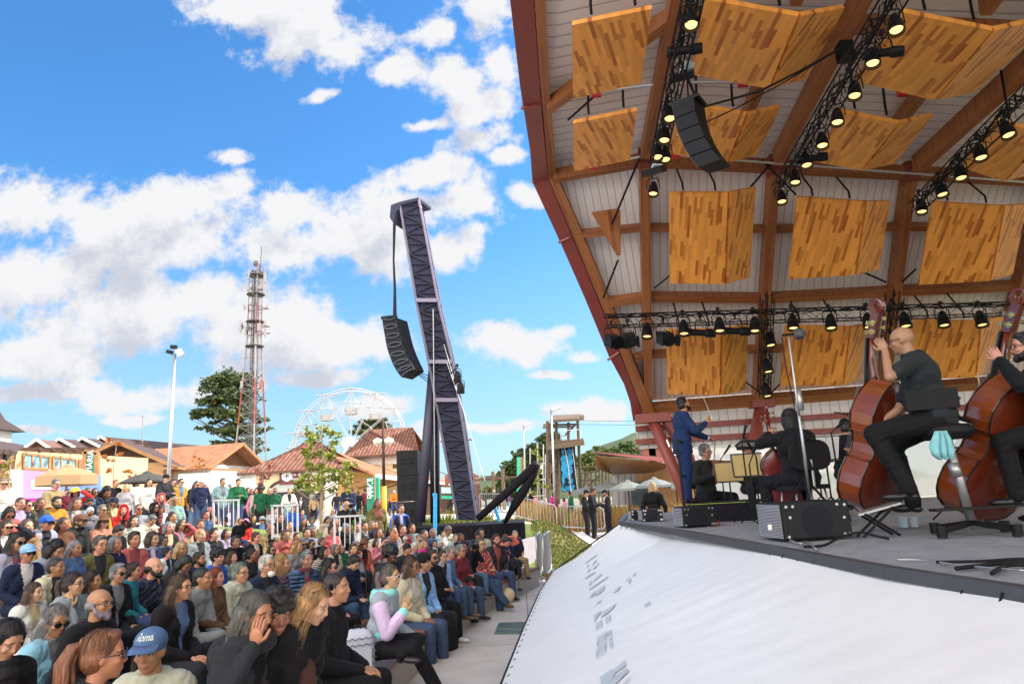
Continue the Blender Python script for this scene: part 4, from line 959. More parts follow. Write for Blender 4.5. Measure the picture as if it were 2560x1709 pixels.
 # ------------------------------------------------------------------ trees
def tree(name,base,h,crown,leafm,barkm,label,cat='tree',group=None,n=2600,leaf=.35,trunk=.25,bare=.4,seed=0,limbs=9,tuft=None,spread=None,flatten=.5,lean=(0,0)):
 """crown = list of clump centres (dx,dy,dz,rx,ry,rz) relative to base"""
 rnd=random.Random(seed); b=Vector(base); t=thing(name,b,label,cat,group)
 tr=MB(); top=b+V(lean[0],lean[1],h)
 pts=[b+(top-b)*(i/8)+V(.12*h*.04*math.sin(i*1.3+seed),.1*math.cos(i+seed)*.3,0)for i in range(9)]
 tr.tube(pts,[trunk*(1-.82*i/8)for i in range(9)],8)
 for c in crown:
  cp=b+V(*c[:3]); s=max(0,min(.95,(cp.z-b.z-.9*math.hypot(c[0],c[1])*.6)/h)); s=max(bare,s)
  p0=b+(top-b)*s; mid=p0.lerp(cp,.55)+V(0,0,-.05*(cp-p0).length)
  r=trunk*(1-.8*s)*.5; tr.tube([p0,mid,cp],[r,r*.6,r*.25],5)
  for k in range(3):
   q=cp+V(rnd.uniform(-1,1)*c[3],rnd.uniform(-1,1)*c[4],rnd.uniform(-.6,.6)*c[5])*.8; tr.tube([mid,q],[r*.4,r*.1],4)
 tr.build('trunk',barkm,t,smooth=True)
 vol=[c[3]*c[4]*c[5]for c in crown]; tot=sum(v**.67 for v in vol)
 vs=[]; fs=[]; ms=[]
 for c,v in zip(crown,vol):
  m=int(n*v**.67/tot); cp=b+V(*c[:3])
  subs=[(rnd.gauss(0,.5),rnd.gauss(0,.5),rnd.gauss(0,.4))for _ in range(max(3,m//28))]
  for _ in range(m):
   s=subs[rnd.randrange(len(subs))]
   p=cp+V((s[0]+rnd.gauss(0,.2))*c[3],(s[1]+rnd.gauss(0,.2))*c[4],(s[2]+rnd.gauss(0,.2))*c[5])
   a=rnd.uniform(0,6.28); e=rnd.uniform(-.9,.9); L_=leaf*rnd.uniform(.6,1.3)
   d1=V(math.cos(a)*math.cos(e),math.sin(a)*math.cos(e),math.sin(e)); d2=d1.cross(V(rnd.uniform(-1,1),rnd.uniform(-1,1),rnd.uniform(-1,1))).normalized()*L_*flatten
   o=len(vs); d1=d1*L_
   vs+=[p-d1*.5,p+d2*.5,p+d1*.5,p-d2*.5]; fs.append((o,o+1,o+2,o+3)); ms.append(0 if rnd.random()<.7 else 1)
 mb=MB(); mb.add(vs,fs); mb.m=ms
 mb.build('crown',leafm if isinstance(leafm,list)else[leafm,leafm],t); return t
m_leafd2=mat('pine_needles_light',(.12,.15,.035),.7,var=.4,scale=.5)
m_leafy2=mat('leaf_lime',(.28,.30,.04),.6,var=.4)
m_olive=mat('leaf_olive',(.12,.13,.03),.7,var=.4)
def crownpx(lst,Y,base,dy=1.0):
 out=[];
 for(px,py,rx,ry)in lst:
  p=P(px,py,Y); k=(p-CAM).dot(fw)/F; out.append((p.x-base[0],random.Random(int(px*7+py)).uniform(-1,1)*rx*k*.6*dy,p.z-base[2],rx*k,rx*k*.9,ry*k))
 return out
Yp=78; bp=(P(588,1180,Yp).x,Yp,ZPL)
cl=[(575,945,42,22),(610,955,35,22),(545,968,34,20),(525,1000,30,18),(565,1000,45,20),(615,995,38,24),(505,1030,28,10),(540,1035,36,14),(490,1045,18,7),(600,1040,40,22),(630,1030,26,20),(520,1072,24,10),(575,1078,34,18),(618,1075,34,20),(650,1050,18,8),(655,1075,20,9),(560,1110,24,10),(600,1115,34,18),(640,1105,26,12),(560,1135,18,8),(648,1125,16,8),(610,1140,26,10),(535,1055,20,8)]
tree('pine_tree',bp,zat(590,935,Yp)-ZPL-1,crownpx([(a,b,c,d*.95)for a,b,c,d in cl],Yp,bp),[m_leafd,m_leafd2],m_bark,'huge dark araucaria like pine behind the telecom mast',n=11000,leaf=.52,trunk=.6,bare=.35,seed=3,flatten=.45)
Yp=120; bp=(P(925,1180,Yp).x,Yp,ZPL)
tree('pine_tree',bp,zat(925,1058,Yp)-ZPL,crownpx([(915,1060,22,8),(940,1055,26,9),(960,1072,20,8),(905,1078,22,8),(930,1080,28,12),(950,1090,22,9),(915,1098,18,6)],Yp,bp),[m_leafd,m_leafd2],m_bark,'round dark pine seen through the right side of the big wheel',n=3200,leaf=.9,trunk=.6,seed=5)
# young tree on the lawn
Yp=25; bp=(P(805,1290,Yp).x,Yp,ZPL-.3)
cl=[(800,1070,22,14),(770,1080,14,10),(830,1080,18,12),(790,1105,22,14),(825,1110,20,12),(770,1130,18,12),(800,1140,25,14),(840,1140,24,12),(775,1165,22,12),(810,1165,28,12),(850,1170,26,12),(760,1195,20,12),(800,1195,28,14),(840,1200,28,14),(868,1190,14,10),(750,1215,18,10),(790,1220,24,10),(845,1225,20,10),(740,1225,10,8)]
tree('young_tree',bp,zat(800,1060,Yp)-bp[2],crownpx([(a,b,c*1.1,d*1.7)for a,b,c,d in cl],Yp,bp),[m_leafy,m_leafy2],m_bark2,'slender young tree with sparse yellow green leaves in front of the station',n=2100,leaf=.15,trunk=.09,bare=.28,seed=8,flatten=.55)
# small bare trees with red leaves
for(px,pt,Y,m,l,cl,n)in((280,1105,26,m_leafo,'thin leafless sapling with orange leaf tufts in front of the peach building',[(287,1112,14,12),(262,1142,10,8),(275,1150,9,6),(320,1180,10,8),(268,1175,9,6),(335,1190,7,5),(302,1132,7,5)],260),(655,1150,30,mat('leaf_dusty_red',(.28,.09,.07),.7),'bare pale branched shrub with dusty red leaves left of the station sign',[(648,1180,12,12),(660,1195,14,14),(650,1210,12,10),(675,1170,10,8)],180),(497,1150,30,m_leafo,'thin bare sapling before the white wall',[(490,1150,14,12),(505,1165,12,10)],70),(1052,1190,34,mat('leaf_dusty_red'),'small reddish sapling right of the bass speaker stack',[(1050,1192,8,10),(1056,1215,8,10),(1052,1240,7,8)],130)):
 b_=(P(px,1260,Y).x,Y,ZPL); tree('sapling',b_,zat(px,pt,Y)-ZPL,crownpx(cl,Y,b_),m,m_bark2,l,n=n,leaf=.16,trunk=.05,bare=.2,seed=px,flatten=.6)
 # dense trees right of the crane
for(px,Y,cl,l,mm,n)in((1300,75,[(1290,1175,30,20),(1320,1150,30,22),(1275,1200,26,20),(1310,1190,34,22),(1340,1170,26,24),(1290,1225,34,24),(1330,1225,34,26),(1255,1230,22,18),(1262,1210,20,14)],'dark dense tree mass left of the climbing tower',[m_leaf,m_leafd],7000),(1365,70,[(1345,1120,22,12),(1370,1095,22,12),(1330,1140,18,10),(1360,1130,28,16),(1385,1110,20,14),(1350,1160,30,16),(1385,1150,26,20),(1310,1130,10,7),(1375,1195,28,22)],'tall dark pine behind the climbing tower',[m_leafd,m_leafd],6500),(1470,95,[(1460,1150,16,12),(1480,1145,14,12),(1500,1160,14,12),(1470,1165,22,10)],'rounded green tree beyond the restaurant roof, left one',[m_leaf,m_olive],1800),(1515,110,[(1500,1125,14,10),(1520,1130,14,9),(1535,1128,10,9)],'distant green tree over the tip of the restaurant roof',[m_leaf,m_olive],900),(1568,120,[(1560,1118,12,10),(1572,1112,10,9),(1580,1125,12,8)],'distant round tree over the middle of the restaurant roof',[m_leaf,m_leafd],900),(1610,120,[(1600,1132,20,7),(1625,1138,16,6)],'low distant tree beside the white cladding edge',[m_olive,m_leaf],700),(1235,110,[(1225,1225,16,12),(1245,1235,14,10),(1215,1240,12,8)],'rounded bush like tree beside the brick block',[m_olive,m_leaf],1200)):
 b_=(P(px,1230,Y).x,Y,.6); top=min(c[1]-c[3]for c in cl)
 tree('broadleaf_tree',b_,zat(px,top+8,Y)-.6,crownpx(cl,Y,b_),mm,m_bark,l,n=int(n*1.5),leaf=.65 if Y<90 else .75,trunk=.4,seed=px)
b_=(P(1352,1290,36).x,36,.5)
tree('young_tree',b_,zat(1352,1105,36)-.5,crownpx([(1340,1130,10,10),(1350,1150,12,12),(1335,1165,9,9),(1352,1180,12,12),(1340,1200,12,10),(1358,1215,10,12),(1335,1230,9,9)],36,b_),[m_leafy,m_leafy2],m_bark2,'thin young tree with few yellow leaves before the climbing tower',n=420,leaf=.18,trunk=.05,bare=.3,seed=4)
# ------------------------------------------------------------------ big wheel
Yw=72; hub=P(878,1110,Yw); rad=138*(hub-CAM).dot(fw)/F
fwl=thing('ferris_wheel',V(hub.x,Yw,ZPL),'white ferris wheel with basket cabins standing behind the station','ferris wheel')
m_wh=mat('white_steel',(.55,.54,.55),.4,var=.05)
wx,wz=V(.985,.17,0),V(0,0,1); wy=V(-.17,.985,0)
def wp(a,r,o=0):return hub+wx*math.cos(a)*r+wz*math.sin(a)*r+wy*o
rim=MB()
for o in(-.7,.7):
 for r in(rad,rad*.955):rim.tube([wp(2*math.pi*i/72,r,o)for i in range(73)],.045,6,cap=False)
for i in range(60):a=2*math.pi*i/60; rim.tube([wp(a,rad,-.7),wp(a,rad,.7)],.018,4)
rim.tube([wp(2*math.pi*i/12+.15,rad*.46)for i in range(13)],.04,5)
rim.build('rim',m_wh,fwl,smooth=True)
for i in range(14):
 a=2*math.pi*i/14+.22; s=MB()
 for o in(-.7,.7):s.tube([wp(a-.02,.5,o),wp(a-.012,rad,o)],.02,5).tube([wp(a+.05,.5,o),wp(a+.012,rad,o)],.018,5)
 s.build('spoke',m_wh,fwl)
 a2=a; c=wp(a2,rad*1.0)+V(0,0,-.15)
 g=MB(); g.tube([wp(a2,rad,-1.4),wp(a2,rad,1.4)],.06,5); g.beam(c+wx*-1.1-V(0,0,-.2),c+wx*1.1+V(0,0,.2),.5,.06)
 for s1 in(-1,1):
  for s2 in(-1,1):g.tube([c,c+wx*.55*s1+wy*.6*s2+V(0,0,-1.2),c+wx*.95*s1+wy*.9*s2+V(0,0,-1.3),c+wx*.6*s1+wy*.6*s2+V(0,0,-2.5)],.04,4)
 n_=10
 for(r,z)in((1.0,-1.3),(.9,-1.7),(.75,-2.1),(.62,-2.5)):g.tube([c+wx*r*math.cos(2*math.pi*k/n_)+wy*r*math.sin(2*math.pi*k/n_)+V(0,0,z)for k in range(n_+1)],.035 if z>-1.5 else .022,4)
 g.lathe([(.0,-2.55),(.6,-2.52),(.72,-2.2),(.82,-1.95),(.80,-1.95),(.7,-2.2),(.58,-2.48),(0,-2.5)],c,n=10)
 g.build('cabin',m_wh,fwl)
lg=MB()
for s in(-1,1):
 for o in(-1.6,1.6):lg.tube([hub+wy*o*.8,V(hub.x,hub.y,ZPL)+wx*s*4.2+wy*o*2],.16,8)
lg.lathe([(0,-1.2),(.7,-1.2),(.7,1.2),(0,1.2)],hub,Matrix.Rotation(R(90),3,'X')); lg.build('support_frame',m_wh,fwl)
# ------------------------------------------------------------------ telecom mast
Ym=62; mt=thing('telecom_mast',V(P(628,1180,Ym).x,Ym,ZPL),'tall red and white lattice mast loaded with white antennas in front of the pine','mast')
m_mred=mat('mast_red',(.30,.06,.04),.5,var=.2); m_mwh=mat('mast_white',(.30,.27,.27),.5,var=.1); m_mdk=mat('mast_dark',(.09,.08,.08),.5)
def mz_(py):return P(640,py,Ym).z
mx0=P(628,1180,Ym).x; zk=mz_(838); ztp=mz_(665); hw0,hw1=30/27.5*1.0,.43
def leg(k,z):
 t_=min(1,max(0,(z-ZPL)/(zk-ZPL))); r=1.75*(1-t_)+.62*t_; a=R(45+120*k+10); return V(mx0+.0+r*math.cos(a)*1.15,Ym+r*math.sin(a),z)
NL=16; zz=[ZPL+(zk-ZPL)*i/NL for i in range(NL+1)]+[zk+(ztp-zk)*i/9 for i in range(1,10)]
for k in range(3):
 for i in range(0,len(zz)-1,4):
  MB().tube([leg(k,z)for z in zz[i:i+5]],.075 if zz[i]<zk else .05,6).build('leg',m_mwh if(i//4)%2 else m_mred,mt)
la_=MB()
for i in range(len(zz)-1):
 for k in range(3):
  a,b,c,d=leg(k,zz[i]),leg((k+1)%3,zz[i+1]),leg((k+1)%3,zz[i]),leg(k,zz[i+1])
  la_.tube([a,b],.014,4,cap=False).tube([c,d],.014,4,cap=False).tube([a,c],.02,4,cap=False)
la_.build('lattice',m_mwh,mt)
cm=MB()
for k in range(5):cm.tube([V(mx0-.25+.12*k,Ym-.2+.1*(k%2),ZPL),V(mx0-.25+.12*k,Ym-.2+.1*(k%2),ztp-.5)],.05,5)
cm.tube([V(mx0+.45,Ym-.3,ZPL),V(mx0+.40,Ym-.3,ztp)],.04,4).build('cable_ladder',m_mdk,mt)
for py in(690,737,805,866):z=mz_(py); MB().lathe([(.0,0),(.85,0),(.85,.07),(0,.07)],(mx0,Ym,z),n=12).build('platform',m_mdk,mt)
pf=MB()
for py,r in((681,.75),(723,.8),(770,1.2),(815,1.3),(832,1.35)):
 z=mz_(py)
 for k in range(3):a=R(20+120*k); b=R(140+120*k); pf.tube([V(mx0+r*math.cos(a),Ym+r*math.sin(a),z),V(mx0+r*math.cos(b),Ym+r*math.sin(b),z)],.045,4)
pf.build('antenna_frame',m_mdk,mt)
for(px,p0,p1,w_,m)in((622,673,697,.16,m_mwh),(662,680,706,.2,m_mwh),(660,708,730,.16,m_mwh),(619,713,726,.24,m_mwh),(611,762,772,.14,m_mwh),(668,762,770,.22,m_mwh),(601,808,828,.22,m_mwh),(614,815,835,.18,m_mwh),(605,812,818,.15,m_mdk),(648,808,827,.34,m_mwh),(663,804,813,.22,m_mwh),(663,820,840,.2,m_mwh),(621,814,822,.16,m_mdk),(652,952,970,.12,mat('mast_red')),(604,952,968,.2,m_mwh),(632,718,735,.14,m_mdk),(637,742,756,.16,m_mdk),(650,715,722,.2,m_mwh)):
 a,b=P(px,p1,Ym-.9),P(px,p0,Ym-.9)
 an=MB().box((a+b)/2,(w_,.14,(b-a).length)).tube([a-V(0,-.12,.2),b+V(0,.12,.3)],.03,4).beam((a+b)/2+V(0,.1,0),V(mx0,Ym-.3,((a+b)/2).z-.1),.04).build('antenna',m,mt)
MB().tube([V(mx0+.35,Ym,ztp-1),V(mx0+.42,Ym,mz_(617))],.035,5).ell(V(mx0+.1,Ym-.4,ztp+.1),(.3,.15,.3),nu=10,nv=6).tube([V(mx0-.2,Ym,ztp),V(mx0-.2,Ym,ztp+.6)],.03,4).build('whip_antenna',m_mdk,mt)
# thin distant aerial
MB().tube([P(356,1112,70),P(357,1038,70)],.05,5).tube([P(350,1040,70),P(362,1040,70)],.03,4).build('radio_aerial',m_mwh,label='very thin distant radio aerial over the dark roofs',cat='aerial')
up_=thing('utility_pole',P(362,1180,58),'wooden utility pole with crossarm above the dark roofs','utility pole')
MB().tube([P(366,1180,58),P(365,1106,58)],.14,6).build('pole',m_timb,up_); MB().beam(P(337,1109,58),P(368,1106,58),.15).beam(P(352,1118,58),P(376,1117,58),.12).build('crossarm',m_timb,up_)
# ------------------------------------------------------------------ lamps and poles
lp=thing('floodlight_mast',V(P(421,1200,30).x,30,ZPL),'tall slim white mast carrying square floodlights, left of the pine','light mast')
b_=V(P(421,1200,30).x,30,ZPL); tp=V(b_.x,30,P(437,885,30).z);
MB().tube([b_,tp],[.10,.06],10).build('pole',m_zinc,lp,smooth=True)
for s,(dx,dz,rr)in enumerate(((-.22,.10,.3),(.2,.12,-.3),(-.05,.32,.1),(.28,-.02,-.5))):
 MB().box(tp+V(dx,-.05,dz),(.26,.16,.16),rot=Matrix.Rotation(rr,3,'Y')).build('lamp_head',m_zinc if s%2 else m_black,lp)
for(p0,p1,Y,l,n_)in(((1313,1240),(1315,1062),48,'slim grey light mast left of the climbing tower',(.4,.4)),((1386,1250),(1384,1022),34,'galvanised street light with angled head before the climbing tower',(.5,.2))):
 t=thing('street_light',V(P(*p0,Y).x,Y,.5),l,'street light'); q=P(*p1,Y); b_=V(P(p0[0],p0[1],Y).x,Y,.5); q=V(b_.x+(q.x-b_.x)*.5,Y,q.z)
 MB().tube([b_,q],[.07,.045],8).build('pole',m_zinc,t,smooth=True)
 MB().box(q+V(.25,0,.02),(.5,.2,.12),rot=Matrix.Rotation(-.3,3,'Y')).build('lamp_head',m_zinc,t)
sl_=thing('street_lamp',V(P(961,1285,27).x,27,ZPL-.2),'brown lamp post with yellow lower half and round lamp heads beside the wayfinding totem','street lamp')
b_=V(P(961,1285,27).x,27,ZPL-.2); zy=P(961,1215,27).z; zt2=P(967,1045,27).z; zl=P(965,1100,27).z
MB().tube([b_,V(b_.x,27,zy)],.10,10).build('yellow_sleeve',mat('yellow_paint',(.62,.40,.02),.5),sl_,smooth=True)
MB().tube([V(b_.x,27,zy),V(b_.x,27,zt2)],[.07,.04],8).tube([V(b_.x-.15,27,P(965,1138,27).z),V(b_.x+.2,27,P(965,1138,27).z)],.03,5).build('pole',m_timb,sl_,smooth=True)
for s in(-1,1):MB().lathe([(.02,.12),(.20,.03),(.17,-.10),(.05,-.20),(0,-.2)],V(b_.x+.22*s,27,zl),n=12).tube([V(b_.x,27,zl-.1),V(b_.x+.22*s,27,zl+.08)],.02,4).build('lamp_head',mat('frosted_lamp',(.7,.68,.62),.3),sl_)
for(x,y0,y1,Y,l)in((1232,1265,1178,55,'wooden power pole at the left of the dense trees'),(1256,1265,1172,50,'wooden power pole with a small floodlight on top'),(1146,1240,1083,60,'dark power pole behind the leaning tower')):
 t=thing('power_pole',V(P(x,y0,Y).x,Y,.7),l,'power pole'); q=P(x,y1,Y); b_=V(q.x,Y,.7)
 MB().tube([b_,q],.14,7).build('pole',m_log if x>1200 else m_black,t); MB().beam(q-V(1.6,0,.6),q+V(1.2,0,-.6),.12).build('crossarm',m_timb,t)
wr=thing('power_lines',P(1200,1192,55),'thin power lines strung left of the dense trees','power line')
MB().tube([P(1060,1165,70),P(1130,1190,60),P(1232,1190,55)],.03,4).tube([P(1200,1195,56),P(1260,1205,50)],.02,4).tube([P(1150,1215,60),P(1232,1188,55),P(1315,1200,50)],.015,4).tube([P(1400,1050,40),P(1585,1053,38)],.012,4).tube([P(1400,1060,40),P(1588,1062,38)],.012,4).build('wires',m_black,wr)
# ------------------------------------------------------------------ brick block, market stall
bk=thing('brick_block',V(P(1145,1220,70).x,70,.7),'red brick block with flat top behind the leaning tower','building')
m_brick=sheetmat('brick',(.28,.09,.06),.30,line=.7,width=.08,axis=1,var=.2,plank=.2,ylen=.6)
MB().quad(P(1112,1250,70),P(1187,1250,70),P(1187,1183,70),P(1112,1187,70),6).build('wall',m_brick,bk)
for x in(1122,1133):MB().quad(P(x,1222,69.9),P(x+7,1222,69.9),P(x+7,1208,69.9),P(x,1208,69.9),.05).build('window',m_white,bk)
kb=thing('market_kiosk',V(P(1130,1250,44).x,44,.8),'small kiosk with pale blue sign board and green awning behind the leaning tower','kiosk')
MB().box(P(1120,1258,44.6),(4.2,1.2,2.2)).build('counter',m_timb,kb)
MB().quad(P(1103,1232,43.5),P(1143,1233,43.5),P(1143,1218,43.5),P(1103,1217,43.5),.1).build('sign_board',mat('pale_blue_board',(.35,.5,.58),.5),kb)
MB().quad(P(1103,1244,42.6),P(1143,1245,42.6),P(1143,1238,43.6),P(1103,1237,43.6),.06).build('awning',m_green,kb)
# tall green totem near climbing tower
gt=thing('entrance_totem',V(P(1303,1250,40).x,40,.6),'tall green and brown entrance totem left of the climbing tower','sign')
for(x0,x1,m,nm)in((1292,1300,mat('mint_sign'),'board'),(1300,1303,m_wood,'frame'),(1303,1306,m_green,'board'),(1307,1311,m_wood,'frame')):
 MB().quad(P(x0,1290,40),P(x1,1290,40),P(x1,1142,40),P(x0,1142,40),.2).build(nm,m,gt)
 # ------------------------------------------------------------------ climbing tower
Yc=44; ct=thing('climbing_tower',V(P(1420,1250,Yc).x,Yc,.6),'log built climbing tower with a tall black and blue climbing wall','climbing tower')
lgm=MB()
def PL(x,y,o=0):return P(x,y,Yc+o)
for(x0,y0,x1,y1,o)in((1371,1232,1368,1052,0),(1374,1235,1372,1056,2.5),(1393,1235,1390,1045,.5),(1453,1235,1444,1050,.5),(1450,1225,1447,1098,2.5),(1421,1100,1421,1055,2.5),(1397,1235,1396,1100,2.5)):
 lgm.tube([PL(x0,y0+25,o),PL(x1,y1,o)],.10,7)
for(x0,y0,x1,y1,o)in((1358,1062,1446,1060,0),(1357,1068,1432,1066,0),(1382,1048,1452,1042,0),(1366,1110,1402,1098,0),(1368,1108,1458,1097,-.6),(1370,1180,1395,1172,0),(1372,1150,1393,1196,0),(1370,1196,1392,1150,0),(1372,1120,1390,1140,0),(1370,1215,1395,1208,0),(1445,1100,1450,1140,1),(1438,1062,1410,1090,1),(1372,1075,1392,1058,1)):
 lgm.tube([PL(x0,y0,o),PL(x1,y1,o)],.065,6)
lgm.build('log_frame',m_log,ct)
rf_=MB()
for i in range(13):x=1382+i*5.5; rf_.tube([PL(x-4,1052-i*.3,-1.2),PL(x+3,1040-i*.25,3.2)],.10,5)
for i in range(5):rf_.tube([PL(1378+i*3,1054-i*2.6,-1+i),PL(1460,1046-i*1.7,-1+i)],.07,5)
rf_.build('roof',m_log,ct)
MB().quad(PL(1366,1112,-1.5),PL(1460,1100,-1.5),PL(1452,1097,3),PL(1385,1100,3),.3).build('deck',m_log,ct)
rl=MB()
for x in(1402,1412,1428,1440,1452):rl.tube([PL(x,1099,-1.3),PL(x,1074,-1.3)],.025,4)
rl.tube([PL(1400,1076,-1.3),PL(1453,1073,-1.3)],.03,4); rl.build('railing',m_zinc,ct)
MB().quad(PL(1405,1229,-.5),PL(1443,1222,-.5),PL(1437,1103,-.5),PL(1397,1106,-.5),.3).build('climbing_wall',mat('black_board',(.02,.02,.028),.6),ct)
bl=MB(); L_=[(1414,1104),(1413,1108),(1420,1116),(1418,1124),(1405,1120),(1403,1128),(1407,1135),(1401,1146),(1405,1160),(1402,1172),(1407,1180),(1404,1195),(1407,1210),(1404,1222),(1407,1227)]
Rr=[(1427,1103),(1426,1112),(1423,1118),(1430,1124),(1432,1135),(1430,1142),(1433,1155),(1429,1163),(1432,1178),(1426,1190),(1433,1198),(1432,1208),(1437,1215),(1434,1224)]
bl.poly([PL(x,y,-.56)for x,y in L_[::-1]+Rr],V(0,.04,0)); bl.build('blue_water_shape',mat('cyan_paint',(.01,.33,.62),.5,var=.15),ct)
fg=MB()
for(cx_,cy_,pts_)in((1413,1130,[((0,-7),(1,1),1.4),((1,-2),(-3,5),.9),((-3,5),(3,8),.8),((1,1),(7,8),1),((1,-3),(6,-8),.7),((0,-4),(-3,2),.7)]),(1415,1205,[((0,-3),(4,6),2),((4,6),(10,3),1.2),((10,3),(17,5),1),((0,0),(-6,8),1.2),((0,0),(-4,14),1),((2,-2),(9,-8),.9),((0,-3),(-4,-8),.8)])):
 for(a,b,r)in pts_:fg.tube([PL(cx_+a[0],cy_+a[1],-.6),PL(cx_+b[0],cy_+b[1],-.6)],r*.03*1.4,5)
 fg.ell(PL(cx_+1,cy_-8,-.6),(.09,.05,.1),nu=8,nv=6)
fg.build('painted_climber',mat('black_board'),ct)
hp=MB(); rr_=random.Random(2)
for i in range(60):x=rr_.uniform(1405,1430); hp.ell(PL(x,rr_.uniform(1112,1222),-.6),.035,nu=5,nv=4)
hp.build('climbing_holds',mat('hold_blue',(.01,.15,.35),.5),ct)
tk=MB(); tk.tube([PL(1410,1110,-.9),PL(1420,1160,-.9),PL(1428,1230,-1.2)],.03,4).tube([PL(1430,1108,-.8),PL(1444,1225,-1.2)],.025,4); tk.build('rope',mat('rope_white',(.6,.55,.5),.8),ct)
rc=thing('ropes_course',V(P(1480,1240,46).x,46,.6),'low ropes course of logs to the right of the climbing tower','ropes course')
lg2=MB(); rr_=random.Random(5)
for i in range(10):x=1452+i*9; lg2.tube([P(x,1262,46+i%3),P(x+rr_.uniform(-2,2),1170+rr_.uniform(0,12),46+i%3)],.06,6)
for(a,b)in(((1448,1168),(1490,1166)),((1452,1182),(1500,1176)),((1455,1200),(1500,1198)),((1466,1180),(1458,1220)),((1470,1215),(1500,1186))):lg2.tube([P(*a,46),P(*b,46)],.06,6)
lg2.build('log_frame',m_log,rc)
rc2=thing('scaffold_frame',V(P(1355,1240,42).x,42,.6),'thin metal scaffold frame with white sheets left of the climbing tower','scaffold')
s2=MB()
for x in(1325,1344,1358,1363):s2.tube([P(x,1290,42),P(x+.5,1110+(x%7)*5,42)],.04,6)
for y in(1160,1200,1240):s2.tube([P(1325,y,42),P(1364,y-2,42)],.03,5)
s2.build('frame',m_zinc,rc2); MB().quad(P(1344,1184,41.9),P(1358,1184,41.9),P(1357,1160,41.9),P(1345,1163,41.9),.05).build('sheet',m_creamw,rc2)
# ------------------------------------------------------------------ restaurant pavilion
Yr=38; rp_=thing('restaurant_pavilion',V(P(1600,1220,Yr).x,Yr,.4),'wooden restaurant pavilion with a pointed upswept roof and red brown edge','building')
A_,B_,C2,D2=P(1487,1128,30),P(1705,1150,34),P(1530,1186,42),P(1760,1200,44)
m_soff=sheetmat('soffit_boards',(.48,.22,.085),.25,line=.6,width=.1,rough=.4,axis=0,var=.15)
A_,T_,B_,Q_=P(1488,1130,29),P(1700,1156,33),P(1703,1161,33),P(1532,1186,38)
MB().poly([A_,T_+V(0,0,.2),B_],V(.0,.12,0)).build('roof_edge',m_red,rp_)
E_=P(1490,1170,30);
MB().add([A_+V(0,.1,-.12),B_+V(0,.1,0),Q_,E_,P(1620,1182,37)],[(0,1,4,2),(0,2,3)],[(0,0),(4,0),(0,5),(0,2),(4,5)]).build('soffit',m_soff,rp_)
MB().quad(A_+V(0,.2,.05),T_+V(0,.2,.25),P(1705,1150,46),P(1500,1135,46),.1).build('roof',m_tile_d,rp_)
MB().quad(P(1532,1262,38),P(1590,1262,38),P(1590,1183,38),P(1532,1183,38),.2).build('metal_wall',sheetmat('ribbed_metal_wall',(.45,.43,.45),.35,line=.5,width=.15),rp_)
MB().quad(P(1590,1262,37.9),P(1780,1262,36),P(1780,1160,36),P(1590,1178,37.9),.2).build('timber_wall',sheetmat('golden_boards',(.45,.24,.09),.22,line=.7,width=.08,rough=.6,plank=.2),rp_)
for x in(1630,1655,1700):MB().box(P(x,1235,37.4),(2.2,.1,1.4)).build('opening',m_glass,rp_)
for x in(1620,1635):MB().box(P(x,1127,60),(1.1,1.1,3)).box(P(x,1118,60),(1.5,1.5,.2)).build('chimney',m_red,rp_)
wbld=thing('white_hotel',V(P(1680,1150,85).x,85,1),'large pale building with rows of windows high behind the restaurant','building')
MB().quad(P(1640,1190,85),P(2100,1180,85),P(2100,1110,85),P(1640,1122,85),8).build('wall',m_creamw,wbld)
for k in range(11):MB().quad(P(1655+k*26,1150-k*.8,84.9),P(1670+k*26,1150-k*.8,84.9),P(1670+k*26,1138-k*.8,84.9),P(1655+k*26,1138-k*.8,84.9),.05).build('window',m_glass,wbld)
# clear acrylic screens hung behind the orchestra
# ------------------------------------------------------------------ crane tower for the line array
m_net=mat('dark_mesh_cloth',(.032,.036,.075),.85,var=.25,scale=6); m_net.node_tree.nodes['Principled BSDF'].inputs['Alpha'].default_value=.86
m_scr=mat('tower_alu',(.17,.15,.21),.4,metal=.6)
Yk=21.5; ctw=thing('speaker_tower',V(P(1165,1300,Yk).x,Yk,1.2),'tall leaning lattice tower wrapped in dark mesh cloth that carries a line array','speaker tower')
cpts=[(1020,505),(1052,690),(1085,890),(1130,1120),(1166,1300)]
def CC(px,py):t_=(1300-py)/800; return P(px,py,Yk-1.2*t_)
left=[(1000,512),(1042,760),(1075,920),(1107,1100),(1145,1300)]; right=[(1047,498),(1098,770),(1128,890),(1160,1080),(1192,1300)]
def lerpl(L,py):
 for(x0,y0),(x1,y1)in zip(L,L[1:]):
  if y0<=py<=y1:return x0+(x1-x0)*(py-y0)/(y1-y0)
 return L[0][0]if py<L[0][1]else L[-1][0]
segs=[512,560,610,660,710,755,800,850,900,950,1000,1050,1100,1150,1200,1250,1300]
dp=V(.02,.62,0)
net=MB(); ch=MB(); lt=MB()
